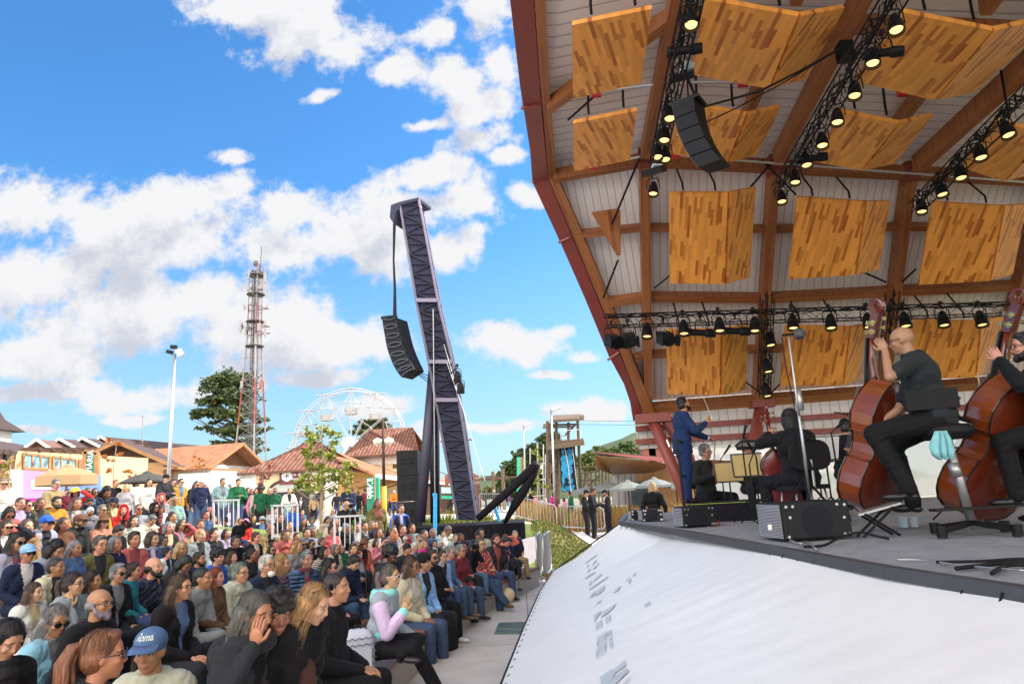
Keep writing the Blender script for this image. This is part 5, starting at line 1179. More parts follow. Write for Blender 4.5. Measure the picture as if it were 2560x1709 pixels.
for y0,y1 in zip(segs,segs[1:]):
 a,b,c,d=CC(lerpl(left,y0),y0),CC(lerpl(right,y0),y0),CC(lerpl(right,y1),y1),CC(lerpl(left,y1),y1)
 net.quad(d+dp*.08,c+dp*.08,b+dp*.08,a+dp*.08,.01); net.quad(d+dp,a+dp,b+dp,c+dp,.01); net.quad(c+dp*.1,c+dp,b+dp,b+dp*.1,.01); net.quad(d+dp*.1,a+dp*.1,a+dp,d+dp,.01)
 for p,q in((a,d),(b,c)):ch.tube([p,q],.045,6); ch.tube([p+dp,q+dp],.045,6)
 for k in range(2):
  p0,p1=a.lerp(d,k/2),b.lerp(c,(k+1)/2); p2,p3=b.lerp(c,k/2),a.lerp(d,(k+1)/2)
  lt.tube([p0,p1]if k else[p2,p3],.028,5); lt.tube([a.lerp(d,k/2),b.lerp(c,k/2)],.024,5)
  lt.tube([b.lerp(c,k/2),b.lerp(c,(k+1)/2)+dp]if k else[b.lerp(c,k/2)+dp,b.lerp(c,(k+1)/2)],.024,5)
net.build('mesh_cloth',m_net,ctw); ch.build('chord',m_scr,ctw); lt.build('lattice',mat('tower_dark',(.03,.03,.045),.5),ctw)
for y in(752,905,1000):
 a,b=CC(lerpl(left,y),y),CC(lerpl(right,y),y); MB().beam(a-V(0,.06,0),b-V(0,.06,0),.08,.12).beam(b,b+dp,.08,.12).build('splice_frame',m_scr,ctw)
hd_=MB(); hd_.poly([CC(x,y)-V(0,.05,0)for x,y in((978,514),(1000,506),(1047,495),(1047,502),(1000,514),(1000,522),(990,530),(984,560),(975,545))],V(.3,.8,0)); hd_.build('boom_head',m_net,ctw)
MB().tube([CC(1046,497),CC(1049,512),CC(1052,522)],.05,6).build('pulley',m_scr,ctw)
for(x0,y0,x1,y1,o)in((1085,905,1050,1305,-.3),(1085,905,1088,1305,1.2)):
 a,b=P(x0,y0,Yk),P(x1,y1,Yk+o); MB().tube([a,b],.16,12).build('support_leg',mat('tower_dark2',(.035,.03,.055),.45),ctw,smooth=True)
MB().tube([P(1083,772,Yk-.9),P(1088,1305,Yk-.2)],.018,5).tube([P(1117,905,Yk-.7),P(1160,1030,Yk-.8),P(1212,1200,Yk-1)],.012,5).tube([P(1110,860,Yk-.7),P(1150,1000,Yk-.7)],.012,5).build('guy_wire',m_zinc,ctw)
MB().tube([P(986,560,Yk-1.1),P(984,650,Yk-1.2),P(987,720,Yk-1.2),P(987,790,Yk-1.2)],[.05,.03,.04,.06],8).build('hoist_sleeve',m_black,ctw)
# hanging line array
ar=thing('line_array_speaker',P(975,795,Yk-1.2),'curved line array speaker hanging outdoors from the leaning tower','speaker')
Ya_=Yk-1.2
Lp=[(955,797),(958,820),(962,843),(966,866),(973,889),(982,911),(992,929),(1003,943)]; Rp=[(991,793),(996,814),(1001,836),(1007,858),(1015,880),(1023,898),(1030,912),(1034,922)]
bk_=V(.25,.55,0)
for i in range(7):
 a,b,c,d=P(*Lp[i],Ya_),P(*Rp[i],Ya_),P(*Rp[i+1],Ya_),P(*Lp[i+1],Ya_)
 a,b,c,d=[q.lerp((a+b+c+d)/4,.03)for q in(a,b,c,d)]
 MB().poly([a,b,c,d],bk_).build('cabinet',m_spk,ar)
 g=MB();
 for s in(0,1):
  e0_,e1_=(a,b)if s==0 else(d,c); mid=(a+b+c+d)/4
  g.tube([e0_.lerp(mid,.1)-V(0,.03,0),e0_.lerp(e1_,.3).lerp(mid,.45)-V(0,.05,0),e0_.lerp(e1_,.7).lerp(mid,.45)-V(0,.05,0),e1_.lerp(mid,.1)-V(0,.03,0)],.016,5)
 g.build('wave_guide',mat('grille_blue_grey',(.06,.075,.105),.4),ar)
MB().beam(P(953,795,Ya_),P(993,790,Ya_),.10,.08).build('rigging_frame',m_black,ar)
sc_=MB()
for k in range(3):sc_.tube([P(1000+k*2,800,Ya_+.3),P(1008+k*2,860,Ya_+.4),P(1022+k*5,905+k*4,Ya_+.3),P(1035,915+k*6,Ya_+.3),P(1030,925,Ya_+.3),P(1075,958-k*9,Yk)],.014,5)
sc_.build('speaker_cable',m_rub,label='loose bundle of black cables from the outdoor line array to the tower',cat='cable')
for(x,y,l)in((1144,942,'upper of the two lit spotlights on the leaning tower'),(1152,970,'lower of the two lit spotlights on the leaning tower')):
 o=spot('par',P(x,y-3,Yk-.8)+V(0,0,.25),.95,l,rz=-2.4)
 MB().tube([o.location,P(x-28,y,Yk-.7)],.02,5).build('clamp_arm',m_black,ctw)
 # draped base platform
m_drape=m_blk
dpf=thing('draped_platform',V(P(1120,1340,20.5).x,20.5,0),'two tier black draped platform under the speakers and leaning tower','platform')
def drapebox(p0,p1,dep,z0,z1,nm='drape'):
 a,b=V(p0.x,p0.y,0),V(p1.x,p1.y,0); d=(b-a).normalized(); n=V(-d.y,d.x,0); mb=MB(); N_=90; vs=[]; L_=(b-a).length
 for i in range(N_+1):
  q=a+d*L_*i/N_; wv=.025*math.sin(i*1.9)+.02*math.sin(i*.73+1)
  vs+=[V(q.x,q.y,z0)+n*(wv-.03),V(q.x,q.y,(z0+z1)/2)+n*wv*.7,V(q.x,q.y,z1)]
 mb.add(vs,[(3*i+k,3*i+3+k,3*i+4+k,3*i+1+k)for i in range(N_)for k in range(2)])
 mb.poly([V(*a.xy,z1+.002),V(*b.xy,z1+.002),V(*(b+n*dep).xy,z1+.002),V(*(a+n*dep).xy,z1+.002)],V(0,0,-.06))
 mb.poly([V(*(b+n*.0).xy,z0),V(*(b+n*dep).xy,z0),V(*(b+n*dep).xy,z1-.07),V(*b.xy,z1-.07)],-d*.02); mb.build(nm,m_drape,dpf)
drapebox(V(P(990,1400,19.5).x,19.5,0),V(P(1305,1400,19.5).x,19.5,0),1.6,0,.84)
drapebox(V(P(930,1320,21).x,21,0),V(P(1313,1320,21).x,21,0),3.4,.7,1.24)
MB().quad(V(P(1305,1400,19.5).x+.03,19.5,0.05),V(P(1305,1400,19.5).x+.6,20.9,.05),V(P(1305,1400,19.5).x+.6,20.9,.86),V(P(1305,1400,19.5).x+.03,19.5,.84),.02).build('grey_drape',mat('grey_drape',(.42,.38,.40),.9,var=.2),dpf)
sb_=thing('bass_speaker_stack',V(P(1020,1300,22).x,22,1.24),'stack of three big black bass speakers standing on the draped platform','speaker stack')
Yb=22.0
zb3=[1.24,1.24+.80,1.24+1.60,1.24+2.40]
xl,xr=P(993,1240,Yb).x,P(1045,1240,Yb).x
for i in range(3):
 z0_,z1_=zb3[i],zb3[i+1]-.012
 cb_=MB().box(V((xl+xr)/2,Yb+.5,(z0_+z1_)/2),(xr-xl,1.0,z1_-z0_)).build('cabinet',m_spk,sb_,bevel=.015)
 for s in(.3,.72):MB().box(V(xl+(xr-xl)*s,Yb-.005,(z0_+z1_)/2+.12),(.13,.03,.05)).box(V(xl+(xr-xl)*s,Yb-.005,(z0_+z1_)/2-.0),(.13,.03,.05)).build('handle',m_rub,cb_)
for x0 in(1088,):MB().tube([P(1087,1400,18.5),P(1088,1238,18.5)],.05,8).tube([P(1087,1240,18.5),P(1087,1232,18.5)],.06,8).build('blue_prop',mat('sky_blue_paint',(.03,.36,.75),.4),label='upright sky blue steel prop in front of the draped platform',cat='prop')
MB().tube([P(1249,1303,20.6),P(1233,1255,20.6)],.05,8).build('blue_prop',mat('sky_blue_paint'),label='short tilted sky blue steel prop behind the dark outrigger arms',cat='prop')
orr=thing('outrigger_arm',V(P(1200,1290,20.4).x,20.4,1.24),'black wrapped outrigger arms meeting in a point right of the leaning tower','outrigger')
tp_=P(1342,1160,19.6)
MB().tube([P(1195,1295,20.4),P(1270,1228,20),tp_],[.10,.12,.14],8).build('arm',m_blk,orr,smooth=True)
MB().tube([P(1262,1305,20.6),P(1300,1240,20),P(1332,1190,19.7),tp_+V(0,.1,0)],[.06,.15,.10,.12],8).build('arm',m_blk,orr,smooth=True)
# ------------------------------------------------------------------ barriers and hand rails
def barrier(a,b,label,h=1.08,n=13,group='steel crowd barriers',feet=True,zf=None):
 a,b=Vector(a),Vector(b); t=thing('crowd_barrier',(a+b)/2,label,'barrier',group)
 up1=V(0,0,h); f=MB(); r=.12; d=(b-a).normalized()
 lo=V(0,0,.16); f.tube([a+lo+V(0,0,.1),a+up1-V(0,0,r),a+up1+d*r,b+up1-d*r,b+up1-V(0,0,r),b+lo+V(0,0,r),b+lo-d*r,a+lo+d*r,a+lo+V(0,0,.1)],.024,7)
 f.build('frame',m_zinc,t,smooth=True)
 br_=MB()
 for i in range(1,n):p=a.lerp(b,i/n); br_.tube([p+lo,p+up1],.010,5)
 br_.build('bars',m_zinc,t)
 if feet:
  nn=V(-d.y,d.x,0)
  for s in(.15,.85):p=a.lerp(b,s); MB().tube([p+nn*.3,p+lo,p-nn*.3],.018,6).build('foot',m_zinc,t)
 return t
def tz(p):return V(p.x,p.y,max(terrain(p.x,p.y),0)+.02)
barrier(tz(P(1290,1290,33.8)),tz(P(1392,1290,32.3)),'long grey crowd barrier along the path, left of the red tag')
barrier(tz(P(1403,1300,32.1)),tz(P(1512,1310,30.8)),'grey crowd barrier with a red tag behind the three men in black')
barrier(tz(P(1200,1290,42)),tz(P(1262,1290,41)),'small distant crowd barrier near the woman and pushchair')
for s,dx in enumerate((0,.10,.2)):
 a,b=G(1352+s*4,1446,0),G(1362+s*4,1446,0);
barrier(G(1347,1462,0),G(1347,1462,0)+V(.15,1.9,0),'folded white crowd barrier leaning at the end of the aisle, left one',n=12,group='folded barriers by the banner')
barrier(G(1362,1462,0)+V(.02,.1,0),G(1362,1462,0)+V(.25,2.0,0),'folded white crowd barrier leaning at the end of the aisle, right one',n=12,group='folded barriers by the banner')
def handrail(x0,yt0,yb0,x1,yt1,yb1,Y,label):
 t=thing('handrail',P((x0+x1)/2,max(yb0,yb1),Y),label,'handrail','white handrails between the rows')
 a,b,c,d=P(x0,yb0,Y),P(x1,yb1,Y),P(x1,yt1,Y),P(x0,yt0,Y); mw=mat('rail_white',(.50,.50,.53),.35,var=.05)
 MB().beam(a,d,.035,.035,(1,0,0)).beam(b,c,.035,.035,(1,0,0)).beam(d+V(-.03,0,0),c+V(.03,0,0),.035,.035).beam(a+V(0,0,.06),b+V(0,0,.06),.04,.04).build('frame',mw,t)
 n=5; v=MB()
 for i in range(1,n):v.beam(a.lerp(b,i/n)+V(0,0,.08),d.lerp(c,i/n),.011 if i in(2,3)else .02,.018,(1,0,0))
 v.build('bars',mw,t)
handrail(534,1250,1345,596,1249,1345,15.6,'left white handrail among the standing back rows')
handrail(681,1263,1347,744,1262,1350,14.6,'middle white handrail below the white polo shirt man')
handrail(836,1291,1388,901,1288,1388,14.2,'right white handrail beside the man with the camera')
# ------------------------------------------------------------------ planting
def tuft(name,region,n,h,ms,kind='stuff',seed=1,w_=.012,lean=.25,label=None,blades=1):
 rr=random.Random(seed); vs=[]; fs=[]; mm=[]
 for _ in range(n):
  x,y=region(rr); z=max(terrain(x,y),0); H=h*rr.uniform(.45,1.2)
  for k in range(blades):
   a=rr.uniform(0,6.28); l=rr.uniform(0,lean)*H; dx,dy=math.cos(a)*l,math.sin(a)*l; wx_,wy_=math.cos(a+1.57)*w_*rr.uniform(.6,1.6),math.sin(a+1.57)*w_
   o=len(vs); vs+=[(x-wx_,y-wy_,z),(x+wx_,y+wy_,z),(x+wx_*.8+dx*.4,y+wy_*.8+dy*.4,z+H*.6),(x-wx_*.8+dx*.4,y-wy_*.8+dy*.4,z+H*.6),(x+dx,y+dy,z+H)]
   fs+=[(o,o+1,o+2,o+3),(o+3,o+2,o+4)]; m=rr.randrange(len(ms)); mm+=[m,m]
 mb=MB(); mb.add(vs,fs); mb.m=mm; return mb.build(name,ms,kind=kind,label=label,keep=True)
m_am,m_ru,m_st=mat('amber_grass',(.36,.20,.05),.8,var=.3),mat('rust_grass',(.30,.10,.04),.8,var=.3),mat('straw_grass',(.42,.30,.13),.8,var=.3)
m_gg=mat('green_blade',(.16,.22,.03),.8,var=.3)
def reg_am(rr):
 while 1:
  y=rr.uniform(29.5,42); x=rr.uniform(-.3,13)
  if y>33.5-x*.55+.3:return x,y
tuft('amber_grasses',reg_am,15000,.95,[m_am,m_am,m_st,m_ru,m_gg],w_=.02,seed=3)
tuft('reddish_shrubbery',lambda rr:(rr.uniform(6.4,13),rr.uniform(24.5,28)),4500,1.35,[m_ru,m_st,m_am],w_=.018,seed=4,lean=.8)
tuft('lawn_grass',lambda rr:(rr.uniform(-7,.1),rr.uniform(23.5,26.5)),9000,.16,[m_gg,m_gg,mat('yellow_blade',(.34,.33,.04),.8)],w_=.02,seed=5)
def rbank(rr):
 while 1:
  x,y=rr.uniform(.3,6),rr.uniform(17.5,25.5)
  if-5<sedge(x,y)<-.15:return x,y
tuft('bank_grass',rbank,12000,.075,[m_dry,mat('green_blade'),mat('green_blade')],w_=.018,seed=6,lean=.9)
for(x,Y,h,l)in((890,26.5,.9,'spiky bright green plant behind the walking women'),(1112,24.5,.7,'leafy yellow green shrub between the tower legs'),(1205,24.5,.6,'yellow green shrub right of the tower foot'),(1060,24.5,.6,'yellow green shrub left of the tower legs')):
 b_=(P(x,1290,Y).x,Y,ZPL-.05); rr=random.Random(x); mb=MB()
 for _ in range(240):
  a=rr.uniform(0,6.28); r0=rr.uniform(0,.35); L_=h*rr.uniform(.5,1.1); e=rr.uniform(.6,1.4); p=V(b_[0]+math.cos(a)*r0,Y+math.sin(a)*r0,b_[2]); q=p+V(math.cos(a)*math.cos(e),math.sin(a)*math.cos(e),math.sin(e))*L_; s=V(-math.sin(a),math.cos(a),0)*.02
  mb.add([p-s,p+s,q],[(0,1,2)])
 mb.build('garden_plant',mat('green_blade')if x==890 else mat('leaf_lime'),label=l,cat='plant')
wl_=thing('planter_wall',V(P(830,1285,28).x,28,ZPL-.1),'low white stepped wall behind the camera man and young tree','wall')
MB().box(V(P(800,1285,27.5).x,27.5,ZPL+.1),(4.8,.6,.5)).box(V(P(960,1285,27.5).x,27.8,ZPL+.0),(1.2,1,.6)).build('wall_panel',m_white,wl_)
# flowering climber at the far left
b_=(P(20,1240,23).x,23,ZPL)
tree('flowering_climber',b_,zat(15,1150,23)-ZPL,crownpx([(8,1155,12,10),(22,1160,10,14),(14,1185,14,16),(20,1210,10,14)],23,b_),[mat('leaf_lime'),mat('blossom_pink',(.75,.30,.32),.7)],m_bark2,'flower covered climber at the left picture edge',cat='plant',n=900,leaf=.13,trunk=.06,seed=2)
# drain cover in the aisle
dk=thing('drain_cover',G(1545/1.0,1575,0)if 0 else G(1285,1570,.0),'pair of greenish glass floor hatches in the aisle beside the banner','floor hatch')
q1=[G(1236,1580,.015),G(1330,1580,.015),G(1338,1553,.015),G(1247,1555,.015)]
MB().poly([G(1240,1569,.012),G(1335,1567,.012),G(1340,1552,.012),G(1248,1555,.012)],V(0,0,-.03)).build('hatch',mat('green_glass',(.10,.17,.14),.25),dk)
MB().poly([G(1236,1581,.012),G(1330,1580,.012),G(1334,1572,.012),G(1240,1573,.012)],V(0,0,-.03)).build('hatch',mat('green_glass'),dk)
# ------------------------------------------------------------------ people
def skin_mat():
 m=mat('skin',obcol=True,rough=.48,var=.05,scale=9,spec=.4); m.node_tree.nodes['Principled BSDF'].inputs['Subsurface Weight'].default_value=.0
 return m
m_skin=skin_mat()
m_lip=mat('lips',(.36,.135,.105),.5,var=0); m_eye=mat('eye_dark',(.06,.035,.03),.25,var=0); m_eyew=mat('eye_white',(.6,.58,.55),.3,var=0); m_brow=mat('brow_hair',(.09,.055,.04),.8,var=0)
def cloth_mat(name,bs,b,sh=.3,rough=.85,stripes=None):
 m=mat(name,obcol=True,rough=rough,var=.14,scale=7,bump=0,sheen=sh*.12,spec=.22); N,L,p=add_nodes(m)
 tc=[n for n in N if n.type=='TEX_COORD'][0]
 n1=N.new('ShaderNodeTexNoise'); n1.inputs['Scale'].default_value=bs; n1.inputs['Detail'].default_value=3; n1.inputs['Distortion'].default_value=1.2; L.new(tc.outputs['Object'],n1.inputs['Vector'])
 bp=N.new('ShaderNodeBump'); bp.inputs['Strength'].default_value=b; bp.inputs['Distance'].default_value=.035; L.new(n1.outputs['Fac'],bp.inputs['Height']); L.new(bp.outputs[0],p.inputs['Normal'])
 if stripes:
  col2,sc,axis=stripes
  wv=N.new('ShaderNodeTexWave'); wv.bands_direction=axis; wv.inputs['Scale'].default_value=sc; wv.inputs['Distortion'].default_value=.6; L.new(tc.outputs['Object'],wv.inputs['Vector'])
  st=N.new('ShaderNodeMath'); st.operation='GREATER_THAN'; st.inputs[1].default_value=.6; L.new(wv.outputs['Fac'],st.inputs[0])
  src=p.inputs['Base Color'].links[0].from_socket; mx=N.new('ShaderNodeMixRGB'); L.new(st.outputs[0],mx.inputs[0]); L.new(src,mx.inputs[1]); mx.inputs[2].default_value=(*col2,1); L.new(mx.outputs[0],p.inputs['Base Color'])
 return m
m_cloth=cloth_mat('fabric',7,.55); m_denim=cloth_mat('denim_fabric',9,.5,.1)
m_puff=cloth_mat('quilted_fabric',9,.5,.2,.4,stripes=None)
m_stripe=cloth_mat('striped_fabric',7,.5,stripes=((.55,.50,.42),9,'Z'))
m_plaid=cloth_mat('plaid_fabric',7,.5,stripes=((.05,.05,.06),7,'DIAGONAL'))
m_leath=mat('shoe_leather',obcol=True,rough=.4,var=.1)
def hair_mat():
 m=mat('hair',obcol=True,rough=.5,var=.3,scale=14); N,L,p=add_nodes(m); tc=[n for n in N if n.type=='TEX_COORD'][0]
 mp=N.new('ShaderNodeMapping'); mp.inputs['Scale'].default_value=(70,70,9); L.new(tc.outputs['Object'],mp.inputs[0])
 n1=N.new('ShaderNodeTexNoise'); n1.inputs['Scale'].default_value=1; n1.inputs['Detail'].default_value=4; n1.inputs['Distortion'].default_value=.8; L.new(mp.outputs[0],n1.inputs['Vector'])
 bp=N.new('ShaderNodeBump'); bp.inputs['Strength'].default_value=.9; bp.inputs['Distance'].default_value=.012; L.new(n1.outputs['Fac'],bp.inputs['Height']); L.new(bp.outputs[0],p.inputs['Normal'])
 src=p.inputs['Base Color'].links[0].from_socket; mr=N.new('ShaderNodeMapRange'); mr.inputs['From Min'].default_value=.35; mr.inputs['From Max'].default_value=.65; mr.inputs['To Min'].default_value=.55; mr.inputs['To Max'].default_value=1.5; L.new(n1.outputs['Fac'],mr.inputs['Value'])
 vm=N.new('ShaderNodeVectorMath'); vm.operation='SCALE'; L.new(src,vm.inputs[0]); L.new(mr.outputs[0],vm.inputs['Scale']); L.new(vm.outputs[0],p.inputs['Base Color'])
 return m
m_hair=hair_mat()
m_frame=mat('glasses_frame',(.02,.018,.018),.3,var=0); m_dlens=mat('dark_lens',(.012,.012,.014),.08,var=0)
m_clens=mat('clear_lens',(.75,.78,.8),.05,var=0); m_clens.node_tree.nodes['Principled BSDF'].inputs['Alpha'].default_value=.22
# --- voxel meshes: many overlapping volumes fused into one continuous surface
JOBS=[]
def fuse(mb,vox,smooth=4):
 me=bpy.data.meshes.new('tmp'); me.from_pydata(mb.v,[],mb.f); me.update()
 o=bpy.data.objects.new('tmp',me); COL.objects.link(o)
 r=o.modifiers.new('r','REMESH'); r.mode='VOXEL'; r.voxel_size=vox; r.adaptivity=0
 if smooth:sm=o.modifiers.new('s','SMOOTH'); sm.factor=.5; sm.iterations=smooth
 JOBS.append(o); return len(JOBS)-1
def harvest():
 dg=bpy.context.evaluated_depsgraph_get(); out={}
 for i,o in enumerate(JOBS):
  me=bpy.data.meshes.new_from_object(o.evaluated_get(dg)); out[i]=me; me.polygons.foreach_set('use_smooth',[True]*len(me.polygons))
 for o in JOBS:bpy.data.objects.remove(o)
 JOBS.clear(); return out
def cap(mb,a,b,ra,rb,flat=1.0,n=12,side=None):
 """tapered capsule with round ends"""
 a,b=Vector(a),Vector(b); d=(b-a); L_=d.length
 if L_<1e-5:mb.ell(a,ra); return
 d.normalize(); k=4; pts=[]; rad=[]
 for i in range(k):t=math.pi/2*(1-i/k); pts.append(a-d*ra*math.sin(t)); rad.append(max(.002,ra*math.cos(t)))
 for i in range(4):pts.append(a.lerp(b,i/3)); rad.append(ra+(rb-ra)*i/3)
 for i in range(1,k+1):t=math.pi/2*i/k; pts.append(b+d*rb*math.sin(t)); rad.append(max(.002,rb*math.cos(t)))
 mb.tube(pts,rad,n)
def headM(pos,yaw,pitch,roll=0):
 m=Matrix.Rotation(R(yaw),4,'Z')@Matrix.Rotation(R(pitch),4,'X')@Matrix.Rotation(R(roll),4,'Y'); m.translation=Vector(pos); return m
def head_shape(mb,M_,fem=0):
 r=M_.to_3x3(); T=lambda*p:M_@Vector(p)
 E=lambda c,rr,nu=18,nv=12:mb.ell(T(*c),rr,r,nu,nv)
 E((0,-.012,.030),(.076,.094,.088)); E((0,.018,-.02),(.064,.070,.085)); E((0,.030,-.065),(.046-.004*fem,.050,.045)); E((0,.058,-.090),(.022,.020,.018))
 cap(mb,T(0,.082,.018),T(0,.098,-.022),.009,.012,n=8); E((0,.091,-.026),(.015,.011,.009)); E((0,.078,-.058),(.024,.014,.013))
 for s in(-1,1):
  E((s*.034,.068,.030),(.026,.016,.010)); E((s*.040,.060,-.02),(.024,.022,.020)); E((s*.074,-.008,-.004),(.010,.018,.030),10,8)
  E((s*.030,.073,.006),(.012,.011,.008),10,8)
def hand_fingers(mb,w,d,n,side,curl=.6,sz=1.0):
 """palm + five separate fingers; w wrist, d forearm/hand direction, n palm normal"""
 d=Vector(d).normalized(); n=Vector(n); n=(n-d*n.dot(d)).normalized(); s=d.cross(n)*side; w=Vector(w)
 rm=Matrix((s,d,n)).transposed(); pc=w+d*.045*sz
 mb.ell(pc,(.041*sz,.052*sz,.017*sz),rm,12,8)
 for i in range(4):
  b=w+d*(.085-.006*abs(i-1.3))*sz+s*(-.030+.020*i)*sz; L_=(.066,.076,.071,.056)[i]*sz; p=[b-d*.015]; dd=d.copy(); rd=.0088*sz
  for k in range(3):
   a=curl*(.35+.25*k+.08*i); dd=(dd*math.cos(a*.5)+n*math.sin(a*.5)).normalized()if k else(dd*math.cos(a*.3)+n*math.sin(a*.3)).normalized()
   p.append(p[-1]+dd*(L_/3+(.015 if k==0 else 0)))
  mb.tube(p,[rd*1.05,rd,rd*.92,rd*.72],7)
 b=w+d*.025*sz-s*.030*sz; t1=(d*.7-s*.75+n*.25).normalized(); t2=(d*.95-s*.25+n*.35).normalized()
 mb.tube([b,b+t1*.032*sz,b+t1*.032*sz+t2*.03*sz,b+t1*.032*sz+t2*.052*sz],[.012*sz,.0105*sz,.0095*sz,.007*sz],7)
def pose(**k):
 p=dict(kind='sit',lean=.06,head=(0,.02,0),yaw=0,pitch=0,roll=0,el=((-.25,.06,.27),(.25,.06,.27)),wr=((-.13,.27,.16),(.13,.27,.16)),kn=((-.13,.44,.07),(.13,.44,.07)),an=((-.14,.45,-.34),(.14,.45,-.34)),short=0,fat=1.0,fem=0,curl=.7,twist=0,skirt=0,palm=None)
 if k.get('kind')=='stand':
  p.update(kn=((-.10,.02,.48),(.10,.03,.48)),an=((-.12,-.02,.08),(.12,0,.08)),el=((-.28,-.02,1.08),(.28,-.02,1.08)),wr=((-.27,.08,.84),(.27,.08,.84)),lean=0)
 p.update(k); return p
def rig(p):
 base=.90 if p['kind']=='stand' else .09
 ln=p['lean']; j={}
 j['pel']=V(0,0,base); j['waist']=V(0,ln*.35,base+.16); j['chest']=V(0,ln*.8,base+.36); j['sh']=V(0,ln,base+.46)
 j['neck']=V(0,ln+.02,base+.52); h=V(0,ln+.05,base+.67)+Vector(p['head']); j['head']=h
 tw=R(p['twist']);
 j['S']=[V(s*.175*math.cos(tw),ln+s*.175*math.sin(tw),base+.455)for s in(-1,1)]
 j['H']=[V(s*.095,0,base-.02)for s in(-1,1)]
 return j
def build_person(p,vox=.012):
 j=rig(p); f=p['fat']; fem=p['fem']; b=MB()
 HM=headM(j['head'],p['yaw'],p['pitch'],p['roll'])
 # body: torso, neck, head, arms, legs in one fused surface
 def torso(mb,g):
  mb.ell(j['pel'],(.165*f+g,.125*f+g,.13+g)); mb.ell(j['waist'],(.140*f+g,.115*f+g,.14+g)); mb.ell(j['chest'],(.165*f+g,.120*f+g,.155+g))
  cap(mb,j['S'][0].lerp(j['sh'],.2),j['S'][1].lerp(j['sh'],.2),.075+g,.075+g); mb.ell(j['sh']+V(0,-.01,.02),(.12+g,.085+g,.07+g))
  if fem:[mb.ell(j['chest']+V(s*.062,.075*f,-.01),(.058+g,.045+g,.058+g))for s in(-1,1)]
  elif f>1.1:mb.ell(j['waist']+V(0,.05,-.02),(.13*f+g,.11*f+g,.13+g))
 torso(b,0)
 cap(b,j['neck']-V(0,0,.06),HM@V(0,-.02,-.055),.062 if not fem else .054,.052 if not fem else .046)
 head_shape(b,HM,fem)
 for k in(0,1):
  cap(b,j['S'][k],p['el'][k],.052*(.9+.1*f),.042); cap(b,p['el'][k],p['wr'][k],.041,.027)
  cap(b,j['H'][k],p['kn'][k],.088*(.85+.15*f),.058); cap(b,p['kn'][k],p['an'][k],.058,.038)
 jb=fuse(b,vox,3)
 t=MB(); torso(t,.022); t.ell(j['waist']+V(0,.0,-.06),(.175*f,.148*f,.11))
 if 'bow' not in p.get('style',''):
  for k in(0,1):cap(t,j['S'][k]+V(0,0,.0),j['chest']+V((-.12,.12)[k],.05,-.12),.062,.07)
 for k in(0,1):
  S,E_,W_=j['S'][k],Vector(p['el'][k]),Vector(p['wr'][k])
  if p['short']:cap(t,S,S.lerp(E_,.72),.068,.066)
  else:cap(t,S,E_,.074*(.9+.1*f),.062); cap(t,E_,E_.lerp(W_,.90),.062,.048); cap(t,E_.lerp(W_,.86),E_.lerp(W_,.95),.040,.040)
 mb0=j['neck']
 [t.tube([mb0+V((.082)*math.cos(a),-.008+(.078)*math.sin(a),.012+.018*(math.sin(a)<0))for a in[2*math.pi*i/14 for i in range(15)]],.020,7)]
 t.lathe([(.10,-.08),(.085,-.01),(.07,.0),(.05,.0)],mb0,n=14)
 jt=fuse(t,max(.011,vox),3)
 l=MB(); g=.016
 l.ell(j['pel']-V(0,0,.01),(.170*f+g*.6,.125*f+g*.6,.115))
 for k in(0,1):
  K_,A_=Vector(p['kn'][k]),Vector(p['an'][k])
  cap(l,j['H'][k],K_,.092*(.85+.15*f)+g*.9,.070+g*.6); cap(l,K_,A_.lerp(K_,.02),.068+g*.6,.060+g*.5)
 jl=fuse(l,max(.013,vox),3)
 s=MB()
 fd=[]
 for k in(0,1):
  A_=Vector(p['an'][k]); d=(Vector(p['kn'][k])-j['H'][k]); d.z=0; d=d.normalized()if d.length>.15 else V(0,1,0)
  pt=p.get('toe',(0,0))[k]; d=(d*math.cos(pt)+V(0,0,1)*math.sin(pt)).normalized(); dn=V(0,0,-1)
  rm=Matrix((d.cross(V(0,0,1)).normalized(),d,d.cross(V(0,0,1)).normalized().cross(d))).transposed()
  s.ell(A_+rm@V(0,.01,-.02),(.042,.055,.055),rm); s.ell(A_+rm@V(0,.10,-.045),(.046,.115,.034),rm,14,8); s.ell(A_+rm@V(0,-.02,-.05),(.038,.05,.03),rm)
 js=fuse(s,.010,2)
 so_=MB(); so_.v=list(s.v)
 # hands
 h=MB()
 for k in(0,1):
  E_,W_=Vector(p['el'][k]),Vector(p['wr'][k]); d=(W_-E_).normalized()
  pn=p['palm'][k]if p['palm']else(V(0,0,-1)if abs(d.z)<.7 else V(-1 if k else 1,0,0))
  hd=p.get('hdir'); dd=Vector(hd[k])if hd and hd[k]else d
  hand_fingers(h,W_,dd,pn,(1 if k else-1),p['curl'])
 return dict(p=p,j=j,HM=HM,jb=jb,jt=jt,jl=jl,js=js,hands=h)
